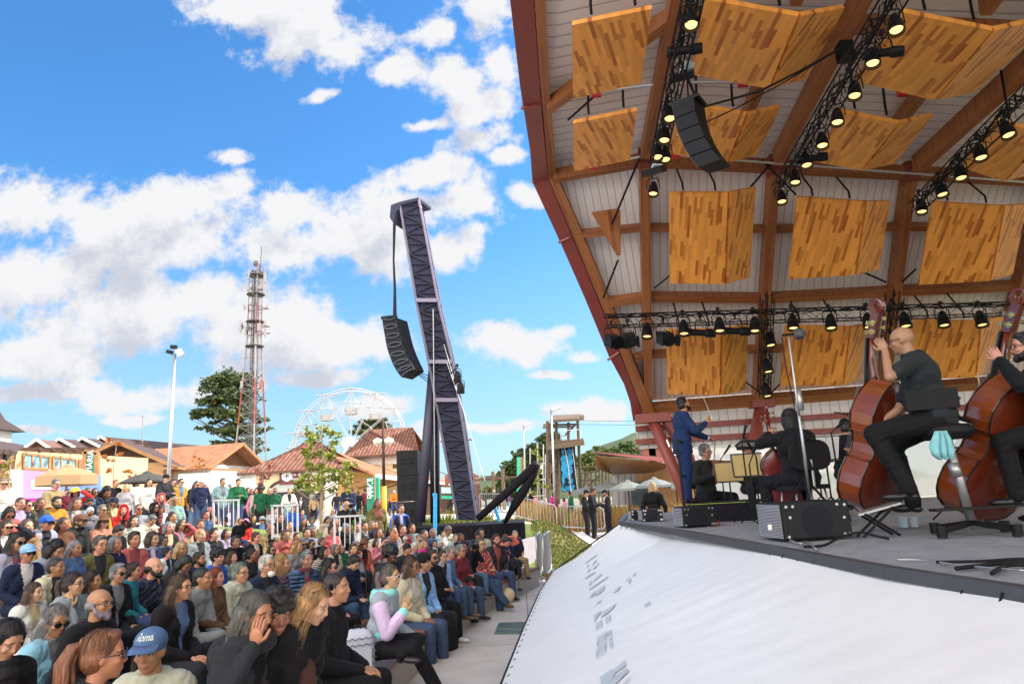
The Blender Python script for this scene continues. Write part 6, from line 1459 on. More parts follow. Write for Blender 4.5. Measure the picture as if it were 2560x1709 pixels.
def finish(T,meshes):
 """meshes of a pose: skin body with painted face regions + hands, top, trousers, shoes"""
 me=meshes[T['jb']]; HM=T['HM']; inv=HM.inverted(); h=T['hands']
 n=len(me.vertices); co=np.empty(n*3,'f'); me.vertices.foreach_get('co',co); co=co.reshape(-1,3)
 iv=np.array(inv); loc=co@iv[:3,:3].T+iv[:3,3]
 nf=len(me.polygons); fv=[tuple(p.vertices)for p in me.polygons]
 cen=np.array([loc[list(f)].mean(0)for f in fv])if nf else np.zeros((0,3))
 x,y,z=np.abs(cen[:,0]),cen[:,1],cen[:,2]; mi=np.zeros(nf,int)
 mi[(y>.068)&(x<.025)&(np.abs(z+.057)<.0095)]=1
 mi[(y>.055)&(np.abs(x-.032)<.012)&(np.abs(z-.006)<.0055)]=2
 mi[(y>.055)&(np.abs(x-.034)<.020)&(np.abs(z-.030+.15*(x-.034))<.0042)]=3
 o=n; vs=co.tolist()+[tuple(v)for v in h.v]; fs=fv+[tuple(k+o for k in f)for f in h.f]
 m2=bpy.data.meshes.new('person'); m2.from_pydata(vs,[],fs);
 for m in(m_skin,m_lip,m_eye,m_brow):m2.materials.append(m)
 m2.polygons.foreach_set('material_index',list(mi)+[0]*len(h.f)); m2.polygons.foreach_set('use_smooth',[True]*len(fs)); m2.update()
 for key,amp in(('jt',.013),('jl',.010)):
  mm=meshes[T[key]]; nv=len(mm.vertices); c=np.empty(nv*3,'f'); mm.vertices.foreach_get('co',c); c=c.reshape(-1,3); nn=np.empty(nv*3,'f'); mm.vertices.foreach_get('normal',nn); nn=nn.reshape(-1,3)
  jj=[np.array(q)for q in((*T['p']['el'],T['j']['waist'])if key=='jt' else(*T['p']['kn'],*T['j']['H']))]
  w_=np.zeros(nv)
  for q in jj:w_=np.maximum(w_,np.exp(-((c-q)**2).sum(1)/.022))
  ph=c[:,0]*17+c[:,1]*23+np.sin(c[:,2]*19)*1.6+np.sin(c[:,0]*31+c[:,1]*13)*1.3
  f1=np.abs(np.sin(c[:,2]*34+ph*1.0))**.6-.6; f2=np.sin(c[:,2]*75+ph*2.1+np.sin(c[:,0]*60))
  d_=amp*((.35+.9*w_)*f1+.25*f2*(.4+w_)); c=c+nn*d_[:,None]; mm.vertices.foreach_set('co',c.ravel()); mm.update()
 tp=meshes[T['jt']]; zc_,w0=T['j']['chest'],T['j']['waist'].z-.10
 T['front']=[i for i,q in enumerate(tp.polygons)if q.center.z>w0 and q.normal.y>.25 and abs(q.center.x)<.018+.28*max(0,q.center.z-w0-.16)and abs(q.center.x)<.075]
 T['body']=m2; T['top']=meshes[T['jt']]; T['legs']=meshes[T['jl']]; T['shoes']=meshes[T['js']]
 return T
 # --- hair and headwear in head space
def hair_job(kind):
 b=MB(); E=lambda c,r:b.ell(c,r,None,18,12)
 if kind in('short','long','bob','pony','bun','side','wavy'):
  E((0,-.022,.040),(.083,.096,.092)); E((0,-.045,.0),(.078,.070,.085))
  for s in(-1,1):E((s*.066,-.02,.01),(.018,.035,.045))
 if kind=='short':E((0,.020,.105),(.055,.05,.026))
 if kind=='buzz':E((0,-.018,.036),(.079,.095,.089)); E((0,-.045,.0),(.074,.062,.075))
 if kind=='balding':E((0,-.060,-.005),(.079,.050,.055)); [E((s*.070,-.02,.0),(.014,.04,.035))for s in(-1,1)]
 if kind=='curly':
  rr=random.Random(1); E((0,-.02,.055),(.095,.105,.098)); E((0,-.05,.0),(.088,.07,.07))
  for _ in range(60):
   a=rr.uniform(0,6.28); e=rr.uniform(-.3,1.5); p=V(.095*math.cos(a)*math.cos(e),-.02+.105*math.sin(a)*math.cos(e),.055+.098*math.sin(e))
   if p.y>.055 and p.z<.10:continue
   b.ell(p,.021,None,8,6)
 if kind=='afro':
  rr=random.Random(2); E((0,-.03,.06),(.125,.125,.115))
  for _ in range(90):
   a=rr.uniform(0,6.28); e=rr.uniform(-.6,1.5); p=V(.12*math.cos(a)*math.cos(e),-.03+.12*math.sin(a)*math.cos(e),.06+.11*math.sin(e)); b.ell(p,.022,None,8,6)
 if kind in('long','wavy','side'):
  rr=random.Random(4)
  for i in range(24):
   a=math.pi*(1.0+i/23*1.0)+.0; x,y=.078*math.cos(a)*1.0,-.03+.075*math.sin(a)*.9
   L_=rr.uniform(.26,.34)if kind!='wavy' else rr.uniform(.20,.28); wv=.012 if kind!='wavy' else .028
   pts=[V(x,y,.03),V(x*1.12+wv*math.sin(i),y*1.1-.01,-.08),V(x*1.2-wv*math.sin(i*2),y*1.15-.012,-.08-L_*.45),V(x*1.05+wv*math.cos(i),y*1.1,-.08-L_)]
   b.tube(pts,[.026,.026,.024,.008],7)
 if kind=='bob':
  for i in range(22):
   a=math.pi*(.93+i/21*1.14); x,y=.080*math.cos(a),-.015+.080*math.sin(a); b.tube([V(x,y,.04),V(x*1.15,y*1.1,-.04),V(x*1.12,y*1.1,-.12)],[.026,.028,.012],7)
 if kind in('pony',):b.tube([V(0,-.10,.05),V(0,-.145,.04),V(0,-.155,-.03),V(.01,-.13,-.13),V(.01,-.12,-.20)],[.022,.034,.036,.028,.008],10)
 if kind=='bun':E((0,-.10,.085),(.042,.040,.042))
 return fuse(b,.0085,2)
def lathe_hat(kind):
 b=MB(); n=24
 if kind=='cap':
  b.ell((0,-.012,.055),(.090,.106,.080),None,20,12)
  v0=len(b.v); pts=[]
  for i in range(13):a=math.pi*(.14+.72*i/12); pts.append((V(.080*math.cos(a),-.005+.090*math.sin(a),.062),V(.088*math.cos(a),.075+.105*math.sin(a)*1.05,.046-.012*abs(math.cos(a)))))
  vs=[]
  for a,c in pts:vs+=[a,c,c-V(0,0,.005),a-V(0,0,.012)]
  b.add(vs,[(4*i+k,4*i+(k+1)%4,4*i+4+(k+1)%4,4*i+4+k)for i in range(12)for k in range(4)])
 elif kind=='hat':b.lathe([(0,.155),(.065,.15),(.085,.12),(.092,.065),(.165,.050),(.168,.045),(.09,.05),(.0,.05)],(0,-.01,0),n=n)
 elif kind=='bucket':b.lathe([(0,.135),(.06,.132),(.088,.11),(.098,.055),(.150,.012),(.152,.008),(.094,.048),(0,.05)],(0,-.01,.005),n=n)
 elif kind=='beanie':b.ell((0,-.018,.055),(.092,.105,.092),None,20,12); b.lathe([(.086,.02),(.097,.02),(.097,.05),(.086,.05)],(0,-.015,0),n=n)
 elif kind=='hood':
  b.ell((0,-.035,.03),(.105,.110,.120),None,20,12); [b.tube([V(s*.085,.03,.06),V(s*.10,.02,-.03),V(s*.085,.03,-.13),V(s*.05,.06,-.22)],[.022,.026,.032,.035],8)for s in(-1,1)]
  b.tube([V(-.085,.03,.06),V(-.05,.045,.125),V(0,.05,.142),V(.05,.045,.125),V(.085,.03,.06)],.020,8)
 return b
def glasses(sun=True):
 b=MB(); f=MB()
 for s in(-1,1):
  c=V(s*.033,.098,.006)
  ring=[c+V(math.cos(a)*.026,-.012*abs(math.cos(a))*(1 if math.cos(a)*s>0 else 0),math.sin(a)*.020)for a in[2*math.pi*i/14 for i in range(15)]]
  f.tube(ring,.0028 if sun else .0022,5,cap=False); b.add(ring[:14],[tuple(range(14))])
  f.tube([c+V(s*.026,-.012,.006),V(s*.076,.05,.012),V(s*.080,-.015,.008)],.0028,5)
 f.tube([V(-.01,.105,.008),V(.01,.105,.008)],.0025,5); return b,f
def beard_job():
 b=MB(); b.ell((0,.048,-.075),(.050,.045,.042)); b.ell((0,.070,-.092),(.032,.030,.034)); [b.tube([V(s*.068,.0,-.01),V(s*.062,.02,-.05),V(s*.035,.055,-.085)],[.012,.022,.026],8)for s in(-1,1)]
 b.ell((0,.088,-.043),(.026,.012,.006)); return fuse(b,.008,1)
HAIRK=['short','buzz','balding','curly','afro','long','wavy','bob','pony','bun']
HJ={k:hair_job(k)for k in HAIRK}; BJ=beard_job()
POSES=dict(lap=pose(),lapf=pose(fem=1,yaw=8,wr=((-.06,.30,.16),(.06,.30,.17))),chin=pose(lean=.16,pitch=4,el=((-.16,.34,.16),(.24,.10,.24)),wr=((-.05,.235,.55),(.10,.30,.16)),hdir=((.15,-.3,1),None),yaw=6),chinf=pose(fem=1,lean=.14,el=((-.24,.10,.24),(.15,.33,.17)),wr=((-.10,.30,.16),(.06,.22,.54)),hdir=(None,(-.15,-.3,1)),yaw=-8),fwd=pose(lean=.26,head=(0,.02,-.03),el=((-.20,.36,.17),(.20,.36,.17)),wr=((-.03,.56,.17),(.03,.56,.19)),pitch=3),bowed=pose(lean=.24,head=(0,.05,-.06),pitch=-38,el=((-.20,.30,.18),(.20,.30,.18)),wr=((-.04,.46,.17),(.05,.46,.17))),bowedf=pose(fem=1,lean=.14,head=(0,.04,-.04),pitch=-30,el=((-.20,.14,.24),(.20,.14,.24)),wr=((-.05,.33,.26),(.05,.33,.26))),shade=pose(lean=.04,el=((-.25,.06,.27),(.36,.24,.62)),wr=((-.12,.27,.16),(.11,.20,.80)),hdir=(None,(-.9,.35,.05)),palm=(V(0,0,-1),V(0,0,-1)),short=1,yaw=-6),shadef=pose(fem=1,lean=.04,el=((-.36,.22,.62),(.25,.06,.27)),wr=((-.11,.20,.80),(.12,.27,.16)),hdir=((.9,.35,.05),None),palm=(V(0,0,-1),V(0,0,-1)),yaw=6),phone=pose(fem=1,lean=.05,el=((-.22,.16,.30),(.22,.16,.30)),wr=((-.06,.36,.47),(.06,.36,.47)),hdir=((.1,.1,1),(-.1,.1,1)),pitch=-6,palm=(V(0,-1,0),V(0,-1,0))),cross=pose(lean=.03,el=((-.25,.12,.24),(.25,.12,.24)),wr=((.10,.23,.26),(-.10,.20,.29)),hdir=((1,-.1,.1),(-1,-.1,.1)),fat=1.1),crossf=pose(fem=1,lean=.03,el=((-.23,.12,.26),(.23,.12,.26)),wr=((.10,.23,.27),(-.10,.20,.30)),hdir=((1,-.1,.1),(-1,-.1,.1)),kn=((-.08,.46,.09),(.10,.42,.12)),an=((-.10,.47,-.34),(-.10,.66,-.22))),legsx=pose(lean=.05,kn=((-.10,.46,.09),(.09,.44,.13)),an=((-.12,.46,-.34),(-.10,.72,-.26)),wr=((-.04,.33,.20),(.05,.33,.22)),toe=(0,.5)),short=pose(short=1,lean=.08,yaw=5),shortf=pose(short=1,fem=1,lean=.10,el=((-.24,.14,.24),(.24,.14,.24)),wr=((-.05,.38,.18),(.05,.38,.20))),stand=pose(kind='stand'),standf=pose(kind='stand',fem=1,yaw=6),standx=pose(kind='stand',el=((-.27,.08,1.08),(.27,.08,1.08)),wr=((.10,.21,1.10),(-.10,.19,1.13)),hdir=((1,-.1,.1),(-1,-.1,.1))),hold=pose(kind='stand',el=((-.26,.10,1.08),(.26,.10,1.08)),wr=((-.05,.32,1.15),(.06,.32,1.15)),short=0,pitch=-12),camera=pose(kind='stand',el=((-.22,.22,1.20),(.22,.22,1.20)),wr=((-.07,.24,1.46),(.07,.24,1.46)),hdir=((.3,.1,1),(-.3,.1,1)),palm=(V(0,-1,0),V(0,-1,0))),shadest=pose(kind='stand',short=1,el=((-.27,-.02,1.08),(.36,.22,1.42)),wr=((-.26,.08,.84),(.11,.20,1.60)),hdir=(None,(-.9,.35,.05)),palm=(V(1,0,0),V(0,0,-1))),walk=pose(kind='stand',fem=1,kn=((-.09,.18,.49),(.09,.02,.48)),an=((-.09,.12,.09),(.09,-.30,.14)),el=((-.27,-.12,1.08),(.27,.06,1.09)),wr=((-.26,-.12,.84),(.25,.22,.90))))
PT={k:build_person(v)for k,v in POSES.items()}
# ------------------------------------------------------------------ colours
CO=dict(white=(.60,.58,.56),cream=(.46,.40,.31),black=(.006,.006,.008),char=(.018,.019,.023),grey=(.20,.21,.24),lgrey=(.27,.27,.29),lilac=(.31,.29,.40),navy=(.010,.017,.045),blue=(.02,.09,.42),lblue=(.22,.40,.62),denim=(.07,.13,.26),ldenim=(.17,.30,.45),jeans=(.035,.06,.13),teal=(.015,.17,.19),mint=(.20,.36,.31),olive=(.12,.095,.035),khaki=(.28,.20,.10),tan=(.38,.22,.10),mustard=(.42,.22,.03),brown=(.12,.055,.03),umber=(.055,.024,.020),maroon=(.12,.015,.025),red=(.50,.03,.025),coral=(.62,.16,.12),pink=(.62,.20,.30),mag=(.50,.03,.22),purple=(.18,.08,.22),green=(.012,.10,.045),peach=(.45,.23,.13),orange=(.62,.16,.02),yellow=(.62,.42,.04),rose=(.42,.10,.10))
HC=dict(k=(.010,.008,.008),d=(.025,.014,.009),b=(.06,.030,.016),a=(.16,.055,.022),y=(.34,.20,.08),g=(.16,.155,.155),w=(.45,.44,.43),r=(.17,.03,.012),s=(.09,.075,.065))
SK=dict(l=(.50,.255,.165),m=(.38,.18,.105),t=(.25,.11,.062),n=(.10,.045,.028))
ZM=dict(a=(0,1200,3.08),b=(450,1300,3.834),c=(850,1300,3.834),d=(0,1100,5.22),e=(400,1150,5.22),f=(800,1150,4.27),A=(0,1170,8.71),B=(240,1170,8.71),C=(480,1180,8.71),D=(700,1180,8.71),E=(940,1180,5.107),g=(1200,1000,3.92),s=(0,0,1))
CROWD="""
a 130 510 165 phone long k m lilac cream sg scarf:maroon|woman in a pale lilac coat and maroon scarf holding up a yellow phone
a 215 560 140 lap short g m navy navy cap:lblue sg|man in a light blue cap close behind the woman with the yellow phone
a 430 530 150 bowedf bob k l lilac cream -|woman in a pale coat looking down, right of the woman with the yellow phone
a 270 840 150 lapf long b l white white -|brown haired woman in a bright white coat near the left edge
a 570 780 185 chinf pony d l lgrey grey gl|ponytailed woman in glasses and a grey beige sweater, hand at her chin
a 715 760 155 lapf wavy d m grey black -|woman with long dark wavy hair right of the ponytailed woman in glasses
a 775 490 150 lap short s l olive char gl|grey haired man with glasses in an olive canvas jacket
a 915 680 155 lap short g m black char sg|grey haired man in sunglasses and a black sweater
a 1035 670 130 lap short d m teal jeans -|boy in a teal jacket beside the man in the black sweater
a 1190 640 165 chin balding k l navy ldenim beard pl|bald man with a full black beard in a dark plaid jacket, hand at his mouth
a 1395 845 215 lapf wavy b l black char gl|brown haired woman with glasses in a black jacket holding a booklet
a 1040 430 130 lap short d m rose char -|man with tousled dark hair in a faded red t-shirt
a 1180 450 120 lapf bob b l denim ldenim scarf:lilac|woman with a brown bob and grey blue scarf
a 362 310 125 fwd short g m lilac ldenim cap:blue sg|man in a bright blue cap, sunglasses and white hoodie
a 620 300 115 fwd short d m char black beard gl cap:brown|bearded man in a flat brown cap and charcoal sweater
a 440 170 95 cross short d m mustard black beard|dark haired man in a mustard sweatshirt with folded arms
a 160 170 100 lap buzz d m lilac jeans -|smiling man with cropped hair behind the woman in the black t-shirt
a 210 225 90 shortf pony d l char grey sg|woman in sunglasses and a black t-shirt at the left
a 72 240 100 bowedf bob k t rose char sg|dark haired woman looking down at the left edge
a 48 365 110 shadef wavy b l char black sg|woman with sunglasses on and wrist raised, lowest of the lit ones at the left edge
a 1070 220 90 short buzz s m lgrey char sg|bald man in sunglasses and a grey waistcoat
a 950 235 80 chinf long b l red jeans hood:red|woman wrapped in a bright red shawl over her head
a 880 195 80 lapf short d t olive ldenim cap:navy|person in a navy cap and olive jacket
a 790 220 88 chin short g m mustard char sg|grey haired man in sunglasses and ochre jacket, hand on his mouth
a 800 330 95 chinf wavy d l peach cream sg hat:brown|woman in a peach top and a dark brown brimmed hat, chin on her fist
a 692 250 78 bowed short w m grey char sg|white haired man looking down behind the flat cap
a 592 200 100 lapf long s m grey char -|woman with very long streaked dark hair seen from behind
a 690 168 72 bowed short k m navy black -|dark haired man looking down behind the long haired woman
a 820 105 92 bowedf wavy k t brown black -|person with black hair over the face in a brown suede jacket
a 680 82 75 lap buzz s t denim jeans sg|bald man in sunglasses and a blue shirt under the blue hoarding
a 732 90 65 lapf bob k m navy black sg|woman in sunglasses and navy scarf beside the bald man in blue
a 580 95 72 shadef bob b m red black bucket:yellow|woman in a red jacket and yellow bucket hat
a 520 90 50 shade short d m maroon black -|person shading the eyes behind the yellow bucket hat
a 432 52 82 cross short g l khaki tan gl|grey haired man with dark glasses in a tan padded jacket by the pink box
a 30 45 85 shade short g l white ldenim sg|man in a white jacket with a raised hand at the far left edge
a 1030 335 92 lapf long k l white jeans -|woman with long black hair and a white top behind the red t-shirt man
a 1165 335 88 bowed short g m cream char -|grey haired man in a cream shirt with bowed head
a 1235 240 72 bowedf bob k m white blue -|black haired woman in a white blouse leaning sideways
a 1345 180 76 shade buzz g m mint jeans -|man in a mint polo shirt shading his eyes with his hand
a 1192 190 72 lapf bob k m black black sg hood:black|woman in sunglasses wrapped in black
a 1240 115 66 lapf long r l lgrey grey hood:rose|woman with a dusty pink headscarf
a 1392 345 78 shadef long d m rose jeans -|long haired woman shading her eyes above the striped shirt
a 1432 400 76 bowed short k t mustard blue st|man with bowed head in a black and gold striped shirt
b -120 345 105 lapf bun k l white blue gl|woman with a dark bun and glasses behind the bearded bald man
b -145 240 90 lap short d m grey char gl|dark haired man partly hidden behind the woman with the bun
b 190 335 140 lap short d m navy black beard|bearded man turned to the camera behind the grey sweater man
b 222 525 225 fwd buzz k m grey char -|man with a sharp dark fade haircut in a slate grey sweater
b 352 545 180 lapf long r l brown char -|woman with long copper red hair
b 368 335 152 lap curly k l blue navy -|young man with curly black hair in a bright blue jacket
b 502 395 120 lapf bob b l grey char -|woman with a straight brown fringe seen from behind the blue jacket
b 692 375 125 lapf pony k t char char -|dark skinned ponytailed woman behind the grey bun
b 582 535 205 fwd bun g l cream cream gl|older woman with a grey bun and beige cardigan
b 838 430 228 lap short w l navy char mask gl|grey long haired man in navy fleece with a white mask under his chin
b 985 455 195 lapf wavy y l purple jeans pf|woman with blond wavy hair in a purple quilted jacket
b 1218 440 185 lap short g m denim jeans pf scarf:maroon|older woman with short grey hair, blue quilted jacket and dark red scarf
b 1440 430 170 lapf wavy k l black black sg|woman with black wavy hair and sunglasses in black
b 1665 415 150 bowed short d l navy jeans -|man in a navy jacket bending down over his folded hands
b 1128 280 122 lapf wavy y l grey char -|fair haired woman in a grey shawl
b 872 112 115 fwd balding g t khaki char gl|bald dark skinned man with glasses in a khaki jacket
b 732 142 110 lap short b l black char -|older woman with short brown hair in a black jacket
b 880 300 95 lapf bob k m char char sg|person with a black bob and sunglasses above the white mask man
b 738 300 82 lap balding s m grey char gl|balding man with glasses above the ponytailed woman
b 330 145 118 chin short d l char char -|young man in a dark suit pressing his hand to his temple
b 442 155 95 chinf bob k m lilac maroon -|dark haired child covering the face beside the man in the dark suit
C 1050 1070 150 shadef bun b m black jeans -|woman in a black sleeveless top with a hand over her face
C 1175 1130 150 lapf wavy d l red coral bucket:pink|woman in a pink sun hat and red floral dress
b 1180 232 95 lap buzz s m white char sg|man with shaved head and sunglasses behind the fair haired woman
b 1118 195 80 fwd short d m char black -|dark haired man in black leaning forward under the middle handrail
b 1262 235 85 phone wavy k m char jeans sg|woman raising both hands to her eyes right of the shaved man
b 1360 225 88 lap short b m black jeans -|man with short brown hair seen from behind, left of the patterned jacket
b 1385 300 108 lapf bob k m char black st|black haired woman in a black and white patterned jacket
b 1492 255 98 lapf bob s l cream char gl|woman with ash hair and glasses in a cream top
b 1550 258 78 lapf bob a l green char gl|auburn haired woman with glasses in a green jacket
b 1662 322 118 fwd short b l lgrey char -|person with thick dark brown hair in a pale jacket seen from behind
b 1682 232 92 phone short g l red char gl|person with grey hair and glasses in a red jacket raising a phone
b 1768 222 100 lap long b m coral tan hat:brown|person in a wide brown leather hat
b 1880 220 72 phone bob k l pink char -|woman in a pale pink coat holding a phone up
c 430 210 88 shade short d l white char gl|man with glasses and pale jacket touching his ear
c 490 370 150 lap afro k n char char -|person with a big black afro behind the pastel hoodie
c 692 455 192 lapf wavy b t cream jeans gl|woman with curly brown hair and glasses in a cream fleece
c 812 430 175 lapf short k m lblue char beanie:black|woman in a black beret style hat and light blue collar
c 890 350 155 cross short d m black black sg beard|bearded man in sunglasses and a black jacket with folded hands
c 990 375 115 chinf pony b l lblue jeans gl|woman in a pale blue top pressing her hand to her cheek
c 1055 315 122 lap short g l denim jeans gl|grey haired man with glasses in a blue zip jacket
c 1160 325 128 lapf short g m maroon jeans gl|short haired older woman with glasses and a dark wine scarf
c 1180 245 100 lapf bob d m char char gl|dark haired woman between the wine scarf and the raised camera
c 1268 300 90 camera2 wavy k t black denim -|person in a black sweater holding a camera over the face
c 1348 245 128 crossf long s l coral jeans gl pl|long faced person in a red plaid shirt with crossed legs
c 1500 195 112 lap short d m char jeans beard|bearded man in a dark jacket beside the person in coral
c 1592 185 78 shadef bob b l coral char -|woman in a coral top shading her eyes near the end of the front row
c 1680 122 84 short buzz g l navy khaki -|man with cropped grey hair in a navy jacket at the right end of the seats
c 1600 290 98 bowed short k l navy black -|boy in a navy hooded jacket leaning forward near the row end
c 628 222 62 lap short y m cream char cap:cream|person in a cream knitted cap
c 645 290 104 lap short k m char char beanie:char|person in a charcoal beanie seen from behind
c 720 262 92 lapf short w l coral char -|white haired woman in front of the blue steel prop
c 752 215 62 lap short a l cream char -|auburn haired person left of the woman in magenta
c 812 230 78 lapf wavy y l mag char -|fair wavy haired woman in a magenta top
c 910 235 70 lap short k m char char -|man with a dark headband right of the blue steel prop
c 965 265 70 lap buzz w l cream char -|bald older man beside the headband man
c 985 170 62 lap short k l white char -|person with a white shirt held over the shoulders
c 1110 158 78 lap short s l lgrey char -|smiling grey haired man in a grey hoodie below the tower foot
c 1165 162 78 lapf bun b t char char -|woman with pinned curly brown hair beside the grey hoodie man
c 1320 182 66 lap curly k m char char -|dark curly haired person behind the red plaid shirt
c 555 290 60 lap short k m black char beanie:black|person in a black dotted hat left of the charcoal beanie
e 480 318 98 hold@ long s l char ldenim sg|standing woman with long grey blond hair, sunglasses and dark jacket
e 545 302 92 stand@ buzz w l navy jeans gl|standing white haired man with glasses behind the long haired woman
e 592 365 66 standx@ bob k m grey char -|small standing girl in a grey jacket held by the woman in the dark jacket
e 822 285 70 stand@ short b m mint jeans -|standing brown haired man in a teal top, left of the man in the green shirt
e 797 375 80 standf@ wavy b m rose char -|standing woman with loose brown hair and orange scarf
e 968 395 80 shadef@ wavy a l tan char -|woman shading her eyes beside the one with the orange scarf
e 912 342 72 lap@ short g m grey char cap:grey|man in a grey cap behind the left handrail
e 1022 292 84 hold@ short d l green jeans -|standing man in a green t-shirt holding something up
e 1088 392 76 camera@ wavy k m char char -|woman in black photographing with a camera
e 1148 395 62 stand@ short d m char char gl|dark haired man behind the woman with the camera
e 1196 410 58 standf@ bob k m char jeans sg|woman in sunglasses left of the beige coat
e 1262 402 92 standf@ long b l pink cream jacket:cream|standing woman in a beige coat and pink t-shirt with long brown hair
e 1322 385 92 stand@ afro k n green char -|standing man with black braids and a light green shirt
e 1435 398 62 stand@ balding g l navy jeans gl|bald man with glasses left of the green jacket woman
e 1500 402 76 shadest@ short k m green jeans sg|person in a dark green jacket and sunglasses shading the eyes
e 1690 402 82 standx@ buzz g l white ldenim -|standing bald man in a white polo shirt
e 1838 498 68 hold@ bob k m char char -|woman in a dark coat right of the white polo shirt
e 560 598 85 chin@ short d m lilac lilac cap:brown gl|man in a brown cap, glasses and grey hooded sweatshirt
e 410 532 85 lap@ short g m navy jeans cap:char|man in a dark grey cap below the standing long haired woman
e 285 430 82 lap@ balding g l navy jeans -|bald older man below the man in the ochre sleeves
e 175 445 90 lapf@ bob a l purple jeans sg|auburn haired woman with large sunglasses
e 368 458 70 lapf@ wavy k t char char -|dark curly haired woman right of the bald older man
e 275 292 76 stand@ short d l mustard jeans sg|standing man in sunglasses with ochre sleeves
e 182 300 72 stand@ short d l char char -|standing man between the black cap and the ochre sleeves
e 82 240 78 standx@ short k l char grey cap:black|standing man in a black cap and black jacket with folded arms
e 700 590 78 lap@ short w m char char bucket:lgrey|person in a pale grey hat left of the left handrail
e 820 620 90 lapf@ long y l lblue jeans cap:cream|fair haired woman in a cream cap behind the left handrail
e 900 635 95 lapf@ bob b m white jeans cap:khaki|woman in a khaki cap and white shirt behind the left handrail
e 1050 640 85 lapf@ short y l tan char -|fair haired woman right of the left handrail
e 1145 615 88 shade@ short s m navy jeans -|man in a navy jacket shading his eyes between two handrails
e 1255 622 84 lapf@ bob y m mustard char sg cap:cream|woman in a cream cap, sunglasses and ochre top
e 1408 662 84 lapf@ bob r m lgrey char sg|woman with short copper hair and sunglasses
e 708 782 112 shortf@ long b m cream char -|smiling woman with long brown hair and a cream sleeveless top
e 852 800 100 lap@ short k t char char hat:black|person in a wide black hat with orange sunglasses
e 1222 765 100 lapf@ bob k m white mag -|woman with dark hair, white scarf and magenta top
e 1332 782 104 lap@ short k m navy jeans sg cap:grey|man in a grey flat cap and sunglasses
e 1862 682 68 lap@ short y l teal char -|fair haired child left of the raised yellow fan
e 1882 800 100 phone@ wavy b m char blue -|woman with sunglasses on her hair bending over her phone
e 1988 785 90 bowedf@ bob s l white char -|grey blond woman with bowed head right of the phone user
e 2192 780 100 bowedf@ long k m brown mustard st|woman with long black hair, striped cardigan and mustard trousers
e 2128 672 60 lap@ buzz w l lgrey jeans -|bald man on the white step behind the black haired woman
e 2262 672 72 lapf@ long y l lgrey char sg|fair haired woman in sunglasses left of the camera man
e 1500 665 80 lap@ short d m lgrey ldenim -|person in jeans seen through the middle handrail
e 1600 660 70 lapf@ wavy b m lgrey char -|brown haired woman seen through the middle handrail
e 1745 640 92 lap@ short d m blue navy -|person in a royal blue coat behind the middle handrail
e 2140 985 78 bowed@ curly k m maroon char -|dark curly haired person leaning down by the mustard trousers
f 285 482 84 camera@ balding g m black black gl|bald man with a black shirt holding a camera to his eye
f 408 552 62 phone@ short k m lblue lgrey cap:navy|person in a light blue jacket and dark cap beside the camera man
f 620 462 104 walk@ wavy b t olive char -|walking woman with very long curly hair and a shiny olive jacket
f 865 522 104 walk@ short b m blue char vest:black bag scarf:lilac|walking woman in a royal blue top, black vest and checked scarf with a brown bag
f 282 312 48 hold@ short d m navy ldenim cap:maroon|man in a navy jacket and dark red cap under the platform roof
f 342 322 48 hold@ short d m navy ldenim -|man in a navy jacket right of the dark red cap
f 408 350 52 stand@ short k m black black -|person in a black coat seen from behind, left of the wayfinding totem
f 475 322 44 standx@ short d m maroon char -|man in a maroon top left of the wayfinding totem
D 722 425 62 standf@ bob k m lgrey char -|woman with a white bag left of the young tree trunk
D 742 560 100 standf@ long b l khaki black -|woman in a long brown checked coat seen from behind by the young tree
D 862 400 62 hold@ short k m navy jeans -|slim person in navy just left of the young tree trunk
D 1040 432 62 stand@ short k m black char -|person in black just right of the young tree trunk
D 1235 480 80 stand@ short k m char jeans -|person in a dark jacket and jeans seen from behind under the tree crown
D 1290 500 60 standf@ bob y l cream pink -|fair haired woman in a pale coat under the tree crown
E 232 258 50 bowed@ short w m orange jeans -|person in an orange t-shirt bending forward left of the bass speakers
E 150 345 46 lap@ short d m navy jeans -|person in navy seated below the orange t-shirt
E 240 335 46 lap@ short k t char char -|dark haired person seated left of the bass speakers
E 690 335 42 stand@ short k m black tan -|person in a black jacket walking between the bass speakers and tower legs
E 795 372 36 standf@ bob b m cream jeans -|person in a pale top behind the tower leg
E 942 365 36 standf@ bob k m char char -|dark haired person below the kiosk sign
E 985 372 36 stand@ short g l white tan -|person in white below the kiosk sign
E 1318 290 48 standf@ bob b m pink mag -|child in a pink jacket and magenta trousers right of the tower
E 1405 232 50 hold@ buzz d t char char -|heavy man in a charcoal shirt right of the child in pink
E 1505 242 48 stand@ short w m char char -|white haired person in black before the outrigger arms
E 1555 222 50 stand@ short k m black black sg|man in black with sunglasses right of the white haired person
E 1690 282 42 stand@ buzz g t purple lblue -|man in a purple t-shirt between the outrigger arms
E 1878 300 44 standf@ long k m black black -|dark haired woman directly left of the long haired woman in black
E 1942 245 52 standf@ wavy b m black black -|woman in black with long brown curly hair by the grey barrier
E 2030 310 36 standf@ bob b l coral coral -|person in coral behind the amber grasses
E 2150 312 36 stand@ short d l lgrey jeans -|person in grey behind the amber grasses
E 2218 288 36 stand@ short k m white jeans cap:white|person in a white cap behind the amber grasses
E 2288 282 38 standf@ bob k m mag mag -|woman in magenta behind the amber grasses
g 1043 912 58 hold@ short k m black black cap:black|left man of the three in black on the path
g 1108 892 58 hold@ curly b m black black -|middle man of the three in black, with curly brown hair
g 1222 910 58 holdl@ short k m black black cap:black beard|right man of the three in black, facing left in a cap
g 868 912 44 stand@ short k m green char -|person in a green shirt beyond the barrier, left of the three men
g 818 975 40 standf@ bob k m pink coral -|child in pink behind the red tagged barrier
